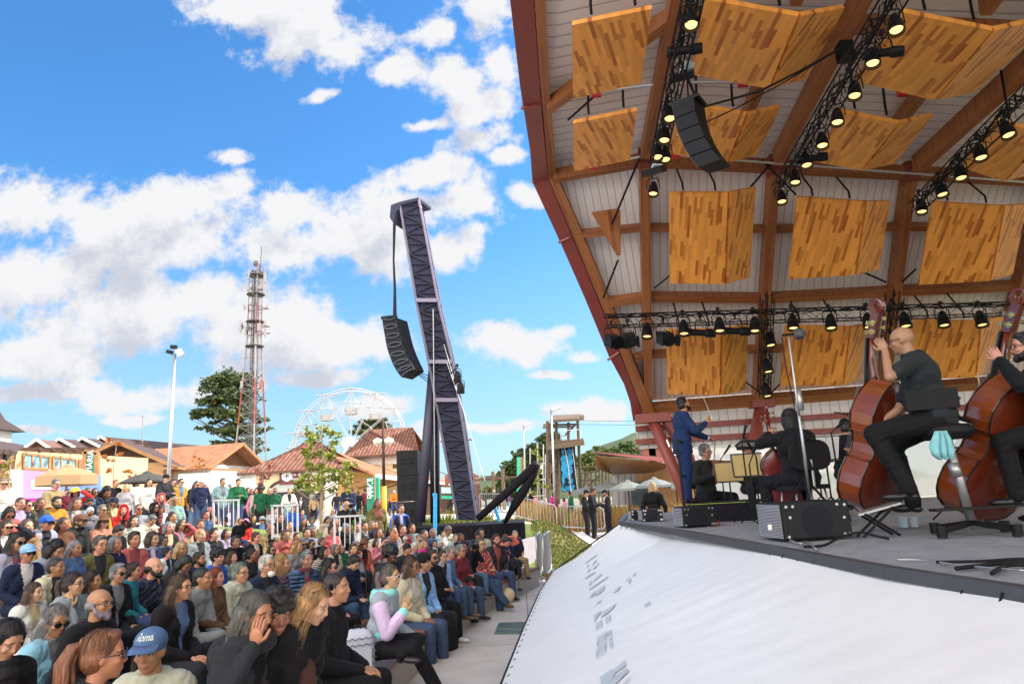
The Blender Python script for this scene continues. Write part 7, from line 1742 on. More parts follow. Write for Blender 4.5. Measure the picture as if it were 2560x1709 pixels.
g 728 920 40 standf@ bob k m mag char -|woman in a magenta coat seen beyond the middle of the barriers
g 1690 850 100 standf@ wavy y l black mag -|woman with blond curly hair, black jumper and magenta checked skirt behind the stage corner
A 380 400 110 lap@ short b m mag char -|left child behind the pink box
A 545 420 125 lapf@ bob b m mag char -|second child from the left behind the pink box
A 740 440 125 lapf@ pony b m mag char -|third child from the left behind the pink box
A 890 465 100 lap@ short a m mag char -|right child behind the pink box
A 580 335 80 stand@ short k m navy char beanie:navy|person in a dark purple beanie behind the children
A 1065 370 80 stand@ short s m tan char -|grey haired person left of the man in the tan padded jacket
A 1350 350 80 stand@ short s m maroon char -|person behind the man in the tan padded jacket
A 2020 265 95 camera@ short k l navy char -|standing man taking a picture with a phone under the parasol edge
A 2215 430 100 lapf@ bob b m maroon char sg|brown haired person in sunglasses below the phone photographer
B 430 340 110 stand@ short a m char char -|reddish haired person looking sideways behind the hooded one
B 490 470 110 shadef@ bob k m white char sg|dark haired woman in a white top touching her sunglasses
B 665 430 120 standf@ long y l lgrey char -|woman with long fair hair below the dark parasol left edge
B 880 320 100 standf@ bob k t white lilac -|dark skinned woman in white under the dark parasol
B 1160 320 120 standf@ long k m white char -|woman with long black hair and a white top carrying a baby
B 1248 360 70 lap@ buzz d m white white -|baby in the arms of the black haired woman in white
B 1250 570 130 lapf@ bob y l navy char -|blond child in front of the woman carrying the baby
B 790 560 110 lap@ short s m char char sg|person in sunglasses and a dark jacket below the white blouses
B 395 610 90 shade@ short b m white char -|child shading the eyes above the navy cap
B 700 700 130 lapf@ wavy d m mustard char -|dark curly haired girl above the red shawl
B 930 715 100 lapf@ bob k m navy char -|dark haired child above the bald man with the waistcoat
B 1390 790 70 lapf@ bob b m rose char sg|woman in sunglasses right of the one wrapped in black
B 1555 790 90 lapf@ bob k m char char -|dark haired child left of the mint polo shirt
B 1850 1000 120 shade@ short s m mustard lblue -|man shading his eyes below the mint polo shirt
B 2080 1010 100 chin@ short k l mustard char -|child with a hand over the eyes right of the mint polo shirt
C 1210 430 70 stand@ short d m char char gl|man in dark glasses behind the beige coat woman's raised arm
D 480 560 70 hold@ bob k t char char -|woman in black at the arched door right of the white polo shirt
"""
NEAR=[(262,1640,128,dict(fem=1,lean=.05,yaw=-4,pitch=-2),None,'short','a','m','char','char','sg bigpony','woman with a long auburn ponytail and tan framed sunglasses at the bottom edge'),(375,1628,112,dict(lean=.05,yaw=0,pitch=-6,fat=1.1),(0.1,-1.0),'short','g','m','cream','char','cap:denim roma','man in a washed blue cap lettered Roma, turned to the camera'),(640,1535,112,dict(fem=1,lean=.2,pitch=-14,yaw=-10,fat=1.05,el=((-.25,.16,.24),(.26,.20,.36)),wr=((-.08,.32,.18),(.13,.34,.62)),hdir=(None,(.1,.2,1)),palm=(V(0,0,-1),V(-1,0,0))),(1,-.15),'long','s','m','char','char','hoodback open','woman with long dark streaked hair in a navy hooded coat, seen from behind'),(693,1535,108,dict(lean=.26,pitch=-16,yaw=0,head=(0,.04,-.02),el=((-.22,.30,.20),(.22,.28,.20)),wr=((-.06,.42,.10),(.08,.42,.10))),(.75,-1),'curly','k','t','umber','char','open','boy with curly black hair and a brown bomber jacket looking down'),(785,1512,104,dict(fem=1,lean=.22,pitch=-24,yaw=14,head=(0,.05,-.04),fat=1.05,wr=((-.05,.36,.16),(.06,.36,.16))),(1,-.35),'long','y','l','black','black','sgtop open','woman with long golden hair and a black coat, head bowed'),(836,1540,62,dict(lean=.2,pitch=-24),(1,-.3),'buzz','d','l','char','char','-','boy with cropped dark hair half hidden behind the golden haired woman'),(843,1470,84,dict(lean=.06,yaw=-2,fat=1.18,wr=((-.05,.34,.17),(.06,.34,.17))),(1,-.05),'buzz','d','m','black','black','sgtop open','heavy man in a black jacket with sunglasses pushed up on his hair'),(978,1442,62,dict(fem=1,lean=.10,yaw=0,kn=((-.02,.44,.13),(.13,.46,.08)),an=((.20,.36,.04),(-.02,.62,-.30)),el=((-.22,.10,.26),(.20,.20,.24)),wr=((-.10,.36,.16),(.13,.36,.44)),hdir=(None,(.1,.25,1)),palm=(V(0,0,-1),V(-1,0,0)),curl=.25,toe=(0,.2)),(1,-.22),'pony','s','l','lilac','black','pinkgl pastel','woman in a pastel lilac and mint hoodie with white rimmed glasses, waving one hand'),(250,1510,82,dict(lean=.10,fat=1.25,yaw=4),(1,-.2),'balding','g','m','black','char','beard gl','heavy balding man with glasses, grey beard and a black jacket'),(140,1555,80,dict(fem=1,lean=.10,pitch=-12,yaw=-20),(1,-.1),'wavy','g','m','lblue','denim','sg','grey haired woman in a light denim jacket with tortoise sunglasses'),(20,1600,98,dict(lean=.2,pitch=-32,el=((-.2,.22,.28),(.2,.22,.28)),wr=((-.04,.38,.36),(.05,.38,.36)),hdir=((.3,.4,.6),(-.3,.4,.6))),(1,-.4),'bob','k','l','black','lblue','-','black haired person bowed over clasped hands in the bottom left corner'),]
PT['camera2']=build_person(pose(lean=.05,el=((-.20,.26,.44),(.20,.26,.44)),wr=((-.07,.22,.70),(.07,.22,.70)),hdir=((.3,.1,1),(-.3,.1,1)),palm=(V(0,-1,0),V(0,-1,0))))
NEARP=[]
for i,e in enumerate(NEAR):NEARP.append(build_person(pose(**e[3]),.0085))
# musicians (stand or sit, own poses) -----------------------------------------------------
MUS={'conductor':pose(kind='stand',pitch=14,lean=.03,el=((-.26,.26,1.13),(.29,.15,1.10)),wr=((-.15,.50,1.02),(.18,.37,1.24)),hdir=((.1,1,-.35),(-.1,.6,.6)),palm=(V(0,0,-1),V(-1,0,0)),an=((-.13,.05,.08),(.12,-.06,.08)),kn=((-.11,.05,.49),(.11,.0,.48)),curl=.9),'violin':pose(lean=.05,yaw=22,pitch=-10,roll=8,el=((-.24,.20,.34),(.27,.16,.32)),wr=((-.32,.34,.50),(.0,.38,.42)),hdir=((-.2,.2,1),(-.9,.2,.1)),kn=((-.20,.42,.05),(.20,.42,.05)),an=((-.24,.40,-.36),(.30,.30,-.36)),curl=1.0),'cello':pose(fem=1,fat=1.28,lean=.02,yaw=18,pitch=-6,kn=((-.24,.40,.05),(.24,.40,.05)),an=((-.26,.38,-.36),(.26,.38,-.36)),el=((-.38,.12,.50),(.34,.20,.28)),wr=((-.19,.24,.62),(.16,.44,.18)),hdir=((.5,.3,.6),(-.9,.3,.1)),curl=1.0),'bass1':pose(short=1,fat=1.12,lean=.08,yaw=-4,pitch=-6,kn=((-.20,.46,-.01),(.26,.38,-.10)),an=((-.16,.28,-.48),(.34,.30,-.60)),el=((-.40,.26,.42),(.28,.28,.20)),wr=((-.26,.27,.66),(.30,.50,.08)),hdir=((.2,.3,.9),(.2,.6,-.5)),curl=1.1),'bass2':pose(fat=1.05,lean=.08,yaw=20,kn=((-.14,.42,.0),(.26,.38,-.10)),an=((-.12,.40,-.44),(.34,.30,-.60)),el=((-.36,.20,.42),(.26,.30,.22)),wr=((-.22,.32,.66),(.30,.50,.08)),hdir=((.2,.3,.9),(.2,.6,-.5)),curl=1.1),'reader':pose(lean=.05),}
MP={k:build_person(v,.009)for k,v in MUS.items()}
ME=harvest()
for T in list(PT.values())+NEARP+list(MP.values()):finish(T,ME)
def mesh_static(mb,name,mats,smooth=True):
 me=bpy.data.meshes.new(name); me.from_pydata(mb.v,[],mb.f)
 for m in(mats if isinstance(mats,list)else[mats]):me.materials.append(m)
 me.polygons.foreach_set('material_index',mb.m); me.polygons.foreach_set('use_smooth',[smooth]*len(me.polygons)); return me
HM_={k:ME[o]for k,o in HJ.items()}
for m in HM_.values():m.materials.clear(); m.materials.append(m_hair)
BM_=ME[BJ]; BM_.materials.clear(); BM_.materials.append(m_hair)
HATS={k:mesh_static(lathe_hat(k),k,m_cloth)for k in('cap','hat','bucket','beanie','hood')}
gl_,gf_=glasses(); GLM={}
GLM['lens']=mesh_static(gl_,'lens',m_dlens); GLM['clens']=mesh_static(gl_,'lens',m_clens); GLM['frame']=mesh_static(gf_,'frame',m_frame)
mk_=MB(); mk_.ell((0,.066,-.092),(.048,.035,.040),None,14,10); MASKM=mesh_static(mk_,'mask',m_white)
def ch(parent,name,me,mtx,color=None,m=None):
 o=bpy.data.objects.new(name,me); COL.objects.link(o); o.parent=parent
 if mtx is not None:o.matrix_local=mtx
 if color:o.color=(*color,1)
 if m is not None:o.material_slots[0].link='OBJECT'; o.material_slots[0].material=m
 return o
m_inner=mat('inner_shirt',(.5,.5,.5),.85,var=0); N_,L_,p_=add_nodes(m_inner); oi_=N_.new('ShaderNodeObjectInfo'); cr_=N_.new('ShaderNodeValToRGB'); cr_.color_ramp.interpolation='CONSTANT'
for q_,c_ in((0,(.45,.43,.41)),(.16,(.012,.012,.015)),(.55,(.14,.14,.16)),(.7,(.20,.04,.04)),(.8,(.07,.13,.26)),(.9,(.45,.35,.2))):
 e_=cr_.color_ramp.elements.new(q_)if q_ else cr_.color_ramp.elements[0]; e_.color=(*c_,1)
L_.new(oi_.outputs['Random'],cr_.inputs[0]); L_.new(cr_.outputs[0],p_.inputs['Base Color'])
m_fr=mat('inner_black',(.008,.008,.010),.9,var=0)
def prep(T):
 for k,m in(('top',m_cloth),('legs',m_denim),('shoes',m_leath)):
  T[k].materials.clear(); T[k].materials.append(m)
  if k=='top':
   T[k].materials.append(m)
   for i in T['front']:T[k].polygons[i].material_index=1
for T in list(PT.values())+NEARP+list(MP.values()):prep(T)
def strands(long_,n=420,r=1.0,wav=.004):
 rr=random.Random(int(long_*100)+n); m=MB()
 for _ in range(n):
  a=rr.uniform(0,6.28); a+=.25*math.sin(a*2); e0=rr.uniform(.4,1.5); k=r*rr.uniform(.99,1.05); pts=[]; f_=rr.uniform(0,6)
  for q in range(7):
   e=e0-q*.22; p=V(.084*math.cos(a)*math.cos(e),-.022+.097*math.sin(a)*math.cos(e),.040+.094*math.sin(e))*k+V(0,0,wav*math.sin(q+f_))
   if(p.y>.045 and p.z<.075)or(e<-.25 and not long_):break
   pts.append(p)
  if long_ and len(pts)>4 and pts[-1].y<.04:
   l=long_*rr.uniform(.6,1.1); d_=V(pts[-1].x*.9,(pts[-1].y+.02)*.5-.01,0)
   for q in range(1,6):pts.append(pts[4]+V(d_.x*.9*q/5+wav*2*math.sin(q*1.3+f_),d_.y*q/5+wav*2*math.cos(q+f_),-l*q/5))
  if len(pts)<3:continue
  t=V(-math.sin(a),math.cos(a),0)*.0016; vs=[]
  for i,p in enumerate(pts):w_=1-i/len(pts)*.8; vs+=[p-t*w_,p+t*w_]
  m.add(vs,[(2*i,2*i+1,2*i+3,2*i+2)for i in range(len(pts)-1)])
 return mesh_static(m,'hair_strands',m_hair)
STR={'short':strands(0,380),'long':strands(.30,520),'wavy':strands(.26,520,1.03,.012),'bob':strands(.14,420,1.03),'pony':strands(0,420),'bun':strands(0,380),'curly':strands(0,500,1.12,.02)}
rp2=random.Random(11)
def mk(T,loc,rz,sc,hair,hc,sk,top,legs,ex,label,group=None,small=False,cat='person',sk_n=False):
 sk_n=sk_n or(group and 'musicians' in group)
 j=lambda c:tuple(max(.003,x*rp2.uniform(.88,1.12))for x in c)
 b=bpy.data.objects.new('person',T['body']); COL.objects.link(b); b.location=loc; b.rotation_euler=(0,0,rz); b.scale=(sc,)*3
 tag(b,label,cat,group); b.color=(*j(SK[sk]),1)
 ex=ex.split()if isinstance(ex,str)else ex
 tm=m_stripe if 'st' in ex else m_plaid if 'pl' in ex else m_puff if 'pf' in ex else None
 tc_=CO[top]if isinstance(top,str)else top
 o=ch(b,'jacket' if not T['p']['short']else 'shirt',T['top'],None,j(tc_),tm)
 if 'pf' in ex:o.material_slots[0].link='OBJECT'; o.material_slots[0].material=m_quilt
 if 'st' not in ex and 'pl' not in ex and not T['p']['short']and('open' in ex or rp2.random()<.5):o.material_slots[1].link='OBJECT'; o.material_slots[1].material=m_fr if 'open' in ex else m_inner
 elif tm:o.material_slots[1].link='OBJECT'; o.material_slots[1].material=m_quilt if 'pf' in ex else tm
 ch(b,'trousers',T['legs'],None,j(CO[legs]));
 if not small:ch(b,'shoes',T['shoes'],None,j(CO['black' if group and 'musicians' in group else 'char' if rp2.random()<.6 else 'white' if rp2.random()<.5 else 'brown']))
 H=T['HM']
 hh='buzz' if hair=='short' and any(e.startswith('cap')or e.startswith('bean')for e in ex)else hair
 ch(b,'hair',HM_[hh],H,j(HC[hc]))
 if sk_n and hh in STR:ch(b,'hair_strands',STR[hh],H,j(HC[hc]))
 for e in ex:
  if ':' in e:
   k,c=e.split(':')
   if k in HATS:ch(b,'hat' if k in('hat','bucket')else k if k!='hood' else 'headscarf',HATS[k],H,CO[c])
   elif k=='scarf':
    m=MB(); N_=T['j']['neck']; m.tube([N_+V(.085*math.cos(a),.0+.085*math.sin(a),.015+.012*math.sin(a*2))for a in[2*math.pi*i/14 for i in range(15)]],.036,8); m.tube([N_+V(.03,.09,0),N_+V(.05,.15,-.15),N_+V(.04,.17,-.32)],[.035,.04,.03],8)
    ch(b,'scarf',mesh_static(m,'scarf',m_plaid if c=='maroon' else m_cloth),None,CO[c])
   elif k in('vest','jacket'):
    m=MB(); c0=T['j']['chest']; [m.tube([c0+V(s*.12,.10,.14),c0+V(s*.15,.13,0),c0+V(s*.16,.10,-.3),c0+V(s*.17,.08,-.5)],[.05,.06,.07,.06],8)for s in(-1,1)]
    ch(b,'open_'+k,mesh_static(m,k,m_cloth),None,CO[c])
  elif e=='sg' and not small:ch(b,'sunglasses',GLM['frame'],H); ch(b,'sunglasses_lens',GLM['lens'],H)
  elif e=='sg':ch(b,'sunglasses',GLM['lens'],H)
  elif e=='gl' and not small:ch(b,'glasses',GLM['frame'],H)
  elif e=='pinkgl':
   ch(b,'glasses',mesh_static(gf_,'frame',mat('white_frame',(.75,.6,.62),.3,var=0)),H@Matrix.Scale(1.12,4)); ch(b,'glasses_lens',GLM['lens'],H)
  elif e=='sgtop':M2=H@Matrix.Translation((0,.0,.085))@Matrix.Rotation(R(38),4,'X'); ch(b,'sunglasses',GLM['frame'],M2); ch(b,'sunglasses_lens',GLM['lens'],M2)
  elif e=='beard':ch(b,'beard',BM_,H,j(HC['k' if hc not in 'gw' else hc]))
  elif e=='mask':ch(b,'face_mask',MASKM,H)
 return b
m_quilt=mat('quilted_cloth',obcol=True,rough=.45,var=.08)
N_,L_,p_=add_nodes(m_quilt); tc_=[n for n in N_ if n.type=='TEX_COORD'][0]; wv=N_.new('ShaderNodeTexWave'); wv.bands_direction='Z'; wv.inputs['Scale'].default_value=6; wv.inputs['Distortion'].default_value=.5; L_.new(tc_.outputs['Object'],wv.inputs['Vector'])
bp_=N_.new('ShaderNodeBump'); bp_.inputs['Strength'].default_value=1; bp_.inputs['Distance'].default_value=.05; L_.new(wv.outputs['Fac'],bp_.inputs['Height']); L_.new(bp_.outputs[0],p_.inputs['Normal'])
# ------------------------------------------------------------------ rows of benches
PITCHR=.95
def rowz(k):return zs_seat(min(k*PITCHR,10.5))
m_bench=mat('bench_concrete',(.40,.36,.32),.8,var=.15,scale=2,bump=.1); m_benchw=mat('bench_wood',(.20,.085,.045),.45,var=.25,scale=5)
for k in range(12):
 z=rowz(k); ys=list(np.arange(2.5 if k<3 else 3.5,16.9-.0*k,.45)); t=thing('bench',(Xf(8)-k*PITCHR-.2,8,z-.41),('front concrete bench with a brown wooden seat edge' if k==0 else 'concrete bench of row %s behind the front one'%('two three four five six seven eight nine ten eleven twelve'.split()[k-1])),'bench','rows of concrete benches')
 for nm,dx0,dx1,z0,z1,m in(('base',-.42,.02,z-.9,z-.06,m_bench),('seat',-.46,.05,z-.055,z,m_benchw)):
  mb=MB(); vs=[]
  for y in ys:x=Xf(y)-k*PITCHR; vs+=[(x+dx1,y,z0),(x+dx1,y,z1),(x+dx0,y,z1),(x+dx0,y,z0)]
  n=len(ys); fs=[(4*i+q,4*i+(q+1)%4,4*i+4+(q+1)%4,4*i+4+q)for i in range(n-1)for q in range(4)]+[(3,2,1,0),tuple(range(4*n-4,4*n))]
  mb.add(vs,fs); mb.build(nm,m,t)
FOC=V(4.6,7.6,0)
def solve_row(px,py,s):
 dest=F*.245/s; best=None
 for k in range(12):
  hz=rowz(k)+.76
  for Y in np.arange(3,17,.1):
   p=V(Xf(Y)-k*PITCHR-.2,Y,hz); q=proj(p)
   if abs(q[0]-px)>8:continue
   c=((q[0]-px)/10)**2+((q[1]-py)/9)**2+(math.log(q[2]/dest)/.22)**2
   if best is None or c<best[0]:best=(c,k,Y,p)
 return best
occ=[]
NC=0; misfit=[]
SEEN=[]
for ln in CROWD.strip().split('\n'):
 data,label=ln.split('|'); f=data.split(); z,x,y,s,pz,hair,hc,sk,top,legs=f[:10]; ex=f[10:]
 ox,oy,zs_=ZM[z]; px,py,s=ox+float(x)/zs_,oy+float(y)/zs_,float(s)/zs_
 fm='@' in pz; pz=pz.replace('@',''); left=pz=='holdl'; pz='hold' if left else pz
 T=PT[pz]; j_=T['j']; stand=T['p']['kind']=='stand'; small=s<13
 hp=T['HM'].translation
 if not stand:
  b_=solve_row(px,py,s)
  if b_ is None or b_[0]>14 or fm:
   dep=F*.245/s; w_=D(px,py,dep)
  else:w_=D(px,py,proj(b_[3])[2]); w_=V(w_.x,w_.y,b_[3].z+(w_.z-b_[3].z)*.35)
  dirn=(FOC-V(w_.x,w_.y,0)); rz=math.atan2(dirn.y,dirn.x)-math.pi/2+rp2.uniform(-.34,.28)
  sc=min(1.12,max(.6,(w_-CAM).dot(fw)*s/(F*.245)))
  if 'child' in label or 'baby' in label:sc=min(sc,.9)
  loc=w_-Matrix.Rotation(rz,3,'Z')@(hp*sc)
 else:
  dep=F*.240/s; w_=D(px,py,dep)
  gz=None
  sc=1.0; best=None
  for q in np.arange(.72,1.5,.02):
   p=D(px,py,dep*q); g=max(terrain(p.x,p.y),0); need=(p.z-g)/hp.z
   c=(math.log(q)/.16)**2+(math.log(max(.05,need))/.09)**2
   if best is None or c<best[0]:best=(c,p,need)
  w_=best[1]; sc=min(1.12,max(.70,best[2]))
  dirn=(FOC-V(w_.x,w_.y,0)); rz=math.atan2(dirn.y,dirn.x)-math.pi/2+rp2.uniform(-.3,.3)
  if z in 'EDg' or label.startswith(('man in a navy','person in a black coat','man in a maroon')):rz=rp2.uniform(0,6.28)
  if 'woman with blond curly' in label or 'from behind' in label:rz=rp2.uniform(-.4,.4)
  if 'left man of' in label or 'middle man of' in label:rz=-1.9
  if left:rz=1.7
  if 'walk' in pz:rz=-2.5
  loc=w_-Matrix.Rotation(rz,3,'Z')@(hp*sc)
 mk(T,loc,rz,sc,hair,hc,sk,top,legs,ex,label,'people watching the concert' if not(z in 'EDg')else 'people strolling in the background',small,sk_n=s>26)
 SEEN.append((px,py,s,w_))
 if pz in('phone','camera','camera2'):
  mw=Matrix.Translation(loc)@Matrix.Rotation(rz,4,'Z')@Matrix.Scale(sc,4); c_=mw@((Vector(T['p']['wr'][0])+Vector(T['p']['wr'][1]))/2+V(0,.035,.10)); kind_='phone' if pz=='phone' else 'camera'
  m=MB(); m.box(c_,(.075,.012,.15)if kind_=='phone' else(.13,.06,.09),rz=rz)
  if kind_=='camera':m.lathe([(0,0),(.035,0),(.038,.08),(.03,.08),(0,.07)],c_,Matrix.Rotation(rz,3,'Z')@Matrix.Rotation(R(-90),3,'X'),12)
  m.build(kind_,mat('yellow_case',(.75,.50,.06),.4)if 'yellow phone' in label else m_black,bevel=.004 if kind_=='phone' else 0,label=' '.join((kind_+' held up by the '+label).split()[:14]),cat=kind_)
  # further listeners, seen only as heads between the ones above: the gaps are filled from what stands round them
def szat(px,py):
 w_=[(1/((px-a)**2+4*(py-b)**2+30),s)for a,b,s,_ in SEEN]; t_=sum(q for q,_ in w_); return sum(q*s for q,s in w_)/t_
fr=random.Random(77); NF=0; names=[l.split('|')[1]for l in CROWD.strip().split('\n')]
LBL=list(zip([(a,b)for a,b,_,_ in SEEN],names)); used_l=set()
hn={'k':'black','d':'dark','b':'brown','g':'grey','y':'fair','s':'ash brown','a':'auburn'}
cand=[(fr.uniform(5,1255),fr.uniform(1212,1545))for _ in range(5000)]
for px,py in cand:
 if NF>=58:break
 lim=1212 if px<520 else 1262+(px-520)*.05 if px<700 else 1300 if px<960 else 1322
 low=1560 if px<560 else 1560-(px-560)*.14
 if py<lim or py>low:continue
 s=szat(px,py)*.95
 if any(abs(a-px)<.95*(s+b2)/2*1.05 and abs(b-py)<1.25*(s+b2)/2 for a,b,b2,_ in SEEN):continue
 if any(abs(e[0]-px)<e[2]*1.0 and-1.1*e[2]<py-e[1]<3*e[2]for e in NEAR):continue
 b_=solve_row(px,py,s)
 if b_ is None or b_[0]>6:continue
 w_=b_[3]; q=proj(w_)
 hair=fr.choice(['short','short','bob','long','wavy','pony','short','buzz']); hc=fr.choice('kkddbbgys'); top=fr.choice(['char','black','navy','black','grey','char','cream','maroon','olive','denim','rose','brown','khaki','navy']); sk=fr.choice('lmmt')
 pz=fr.choice(['lap','lapf','fwd','chin','lapf','crossf','legsx','bowed']); T=PT[pz]; hp=T['HM'].translation
 dirn=(FOC-V(w_.x,w_.y,0)); rz=math.atan2(dirn.y,dirn.x)-math.pi/2+fr.uniform(-.25,.15); sc=fr.uniform(.92,1.03)
 loc=w_-Matrix.Rotation(rz,3,'Z')@(hp*sc)
 near=min((((px-a)**2+2*(py-b)**2),lb,a,b)for(a,b),lb in LBL if lb not in used_l)
 used_l.add(near[1]); dx,dy=px-near[2],py-near[3]
 rel=('right of' if dx>0 else 'left of')if abs(dx)>abs(dy)else('below' if dy>0 else 'behind')
 short_=' '.join(near[1].split(',')[0].split()[:9])
 while short_.split()[-1]in('a','the','and','with','of','in','his','her','behind','between','left','right','on','at','grey','dark','black','brown','close','to','by','white','pale','light','short','long','over','below','above','beside','red','blue','navy','bright','green','under','wide','seen','fair'):short_=' '.join(short_.split()[:-1])
 lab='%s haired listener, directly %s the %s'%(hn[hc],rel,short_)
 mk(T,loc,rz,sc,hair,hc,sk,top,fr.choice(['jeans','char','navy','black','denim']),'-',' '.join(lab.split()[:16]),'people watching the concert',s<13)
 SEEN.append((px,py,s,w_)); NF+=1
print('fillers',NF)
eb=MB()
for s in(-1,1):
 eb.mi=0; eb.ell((s*.032,.0755,.004),(.0115,.0070,.0044),None,12,8); eb.mi=0
n0=len(eb.f);
for s in(-1,1):eb.ell((s*.0315,.0790,.004),(.0056,.0050,.0045),None,10,8)
eb.m=[0]*n0+[1]*(len(eb.f)-n0); EYES=mesh_static(eb,'eyes',[m_eyew,m_eye])
near_objs={}
for e,T in zip(NEAR,NEARP):
 px,py,s,kw,face,hair,hc,sk,top,legs,ex,label=e
 dep=F*.262/s; w_=D(px,py,dep); dirn=V(*face,0)if face else(FOC-V(w_.x,w_.y,0)); rz=math.atan2(dirn.y,dirn.x)-math.pi/2
 hp=T['HM'].translation; loc=w_-Matrix.Rotation(rz,3,'Z')@hp
 o=mk(T,loc,rz,1.0,hair,hc,sk,top,legs,ex,label,'people watching the concert',sk_n=True); near_objs[label]=(o,T)
 H=T['HM']; ex=ex.split(); ch(o,'eyes',EYES,H)
 if 'bigpony' in ex:
  m=MB(); rr=random.Random(3)
  for i in range(16):a=rr.uniform(0,6.28); r_=rr.uniform(0,.028); q=V(r_*math.cos(a),r_*math.sin(a),0); m.tube([V(0,-.09,.075)+q*.4,V(0,-.135,.06)+q,V(0,-.165,-.02)+q*1.5,V(0,-.155,-.13)+q*1.7,V(0,-.14,-.26)+q*1.1],[.012,.017,.02,.018,.005],6)
  m.lathe([(.024,-.01),(.03,0),(.024,.01)],(0,-.105,.072),aim((0,-1,-.2)),10)
  ch(o,'ponytail',mesh_static(m,'ponytail',m_hair),H,HC['a'])
 if 'hoodback' in ex:
  m=MB(); N0=T['j']['neck']; m.tube([N0+V(.15*math.cos(a),-.02+.12*math.sin(a),.0-.05*(math.sin(a)<0))for a in[2*math.pi*i/16 for i in range(17)]],.062,10); m.ell(N0+V(0,-.13,-.07),(.15,.09,.12))
  ch(o,'hood',mesh_static(m,'hood',m_cloth),None,CO['char'])
 if 'roma' in ex:
  mm=Matrix.Rotation(R(90),3,'X')
  for st,hh,pp in(('Roma',.050,(-.005,.100,.085)),('Italia',.014,(.045,.088,.052))):
   c=bpy.data.curves.new('l','FONT'); c.body=st; c.size=hh; c.extrude=.0012; c.shear=.35; c.align_x='CENTER'; c.offset=.0012 if hh>.03 else 0
   to=bpy.data.objects.new('l',c); COL.objects.link(to); me=bpy.data.meshes.new_from_object(to.evaluated_get(bpy.context.evaluated_depsgraph_get())); bpy.data.objects.remove(to)
   for v in me.vertices:
    x,y=v.co.x,v.co.y; zc=pp[2]-.055+y; rr_=math.sqrt(max(.05,1-(zc/.080)**2)); an=(x+pp[0])/.094
    v.co=(-(.090*rr_+.0025)*math.sin(an),-.012+(.106*rr_+.0025)*math.cos(an),.055+zc)
   me.materials.clear(); me.materials.append(m_letters); ch(o,'cap_lettering',me,H)
 if 'pastel' in ex:
  m=MB(); N0=T['j']['neck']; m.tube([N0+V(.115*math.cos(a),-.03+.10*math.sin(a),.0)for a in[2*math.pi*i/16 for i in range(17)]],.042,10); m.ell(N0+V(0,-.12,-.05),(.12,.06,.09))
  ch(o,'hood',mesh_static(m,'hood',m_cloth),None,(.25,.62,.60))
  m=MB(); m.ell(T['j']['waist']+V(0,.02,-.05),(.168,.142,.11)); ch(o,'hem_panel',mesh_static(m,'hem',m_cloth),None,(.16,.60,.58))
  m=MB(); S,E_,W_=T['j']['S'][1],Vector(T['p']['el'][1]),Vector(T['p']['wr'][1]); cap(m,S.lerp(E_,.15),E_,.083,.072); cap(m,E_,E_.lerp(W_,.8),.072,.058); ch(o,'sleeve',mesh_static(m,'sleeve',m_cloth),None,(.55,.42,.62))
  m=MB(); cap(m,E_.lerp(W_,.80),E_.lerp(W_,.97),.056,.050); ch(o,'cuff',mesh_static(m,'cuff',m_cloth),None,(.25,.62,.60))
  # ------------------------------------------------------------------ orchestra on the stage
m_var=mat('varnish_red_brown',(.105,.017,.006),.22,var=.3,scale=3,coat=.6)
m_rib_=mat('varnish_amber',(.20,.045,.012),.16,var=.25,scale=3,coat=.9)
m_viol=mat('varnish_violin',(.30,.10,.03),.25,var=.2,scale=12,coat=.7)
m_ebony=mat('ebony',(.015,.012,.012),.3)
m_board=mat('stand_back_board',(.42,.30,.12),.55,var=.08)
def frame_m(o,upv,bel):
 z=Vector(upv).normalized(); y=Vector(bel); y=(y-z*y.dot(z)).normalized(); x=y.cross(z); m=Matrix((x,y,z)).transposed().to_4x4(); m.translation=Vector(o); return m
PROF=[(0,.0),(.006,.10),(.03,.19),(.08,.255),(.15,.292),(.22,.300),(.30,.285),(.37,.245),(.405,.225),(.412,.232),(.42,.205),(.46,.178),(.52,.168),(.58,.178),(.61,.200),(.618,.222),(.625,.212),(.68,.228),(.76,.228),(.84,.195),(.90,.150),(.95,.095),(.985,.045),(1,.03)]
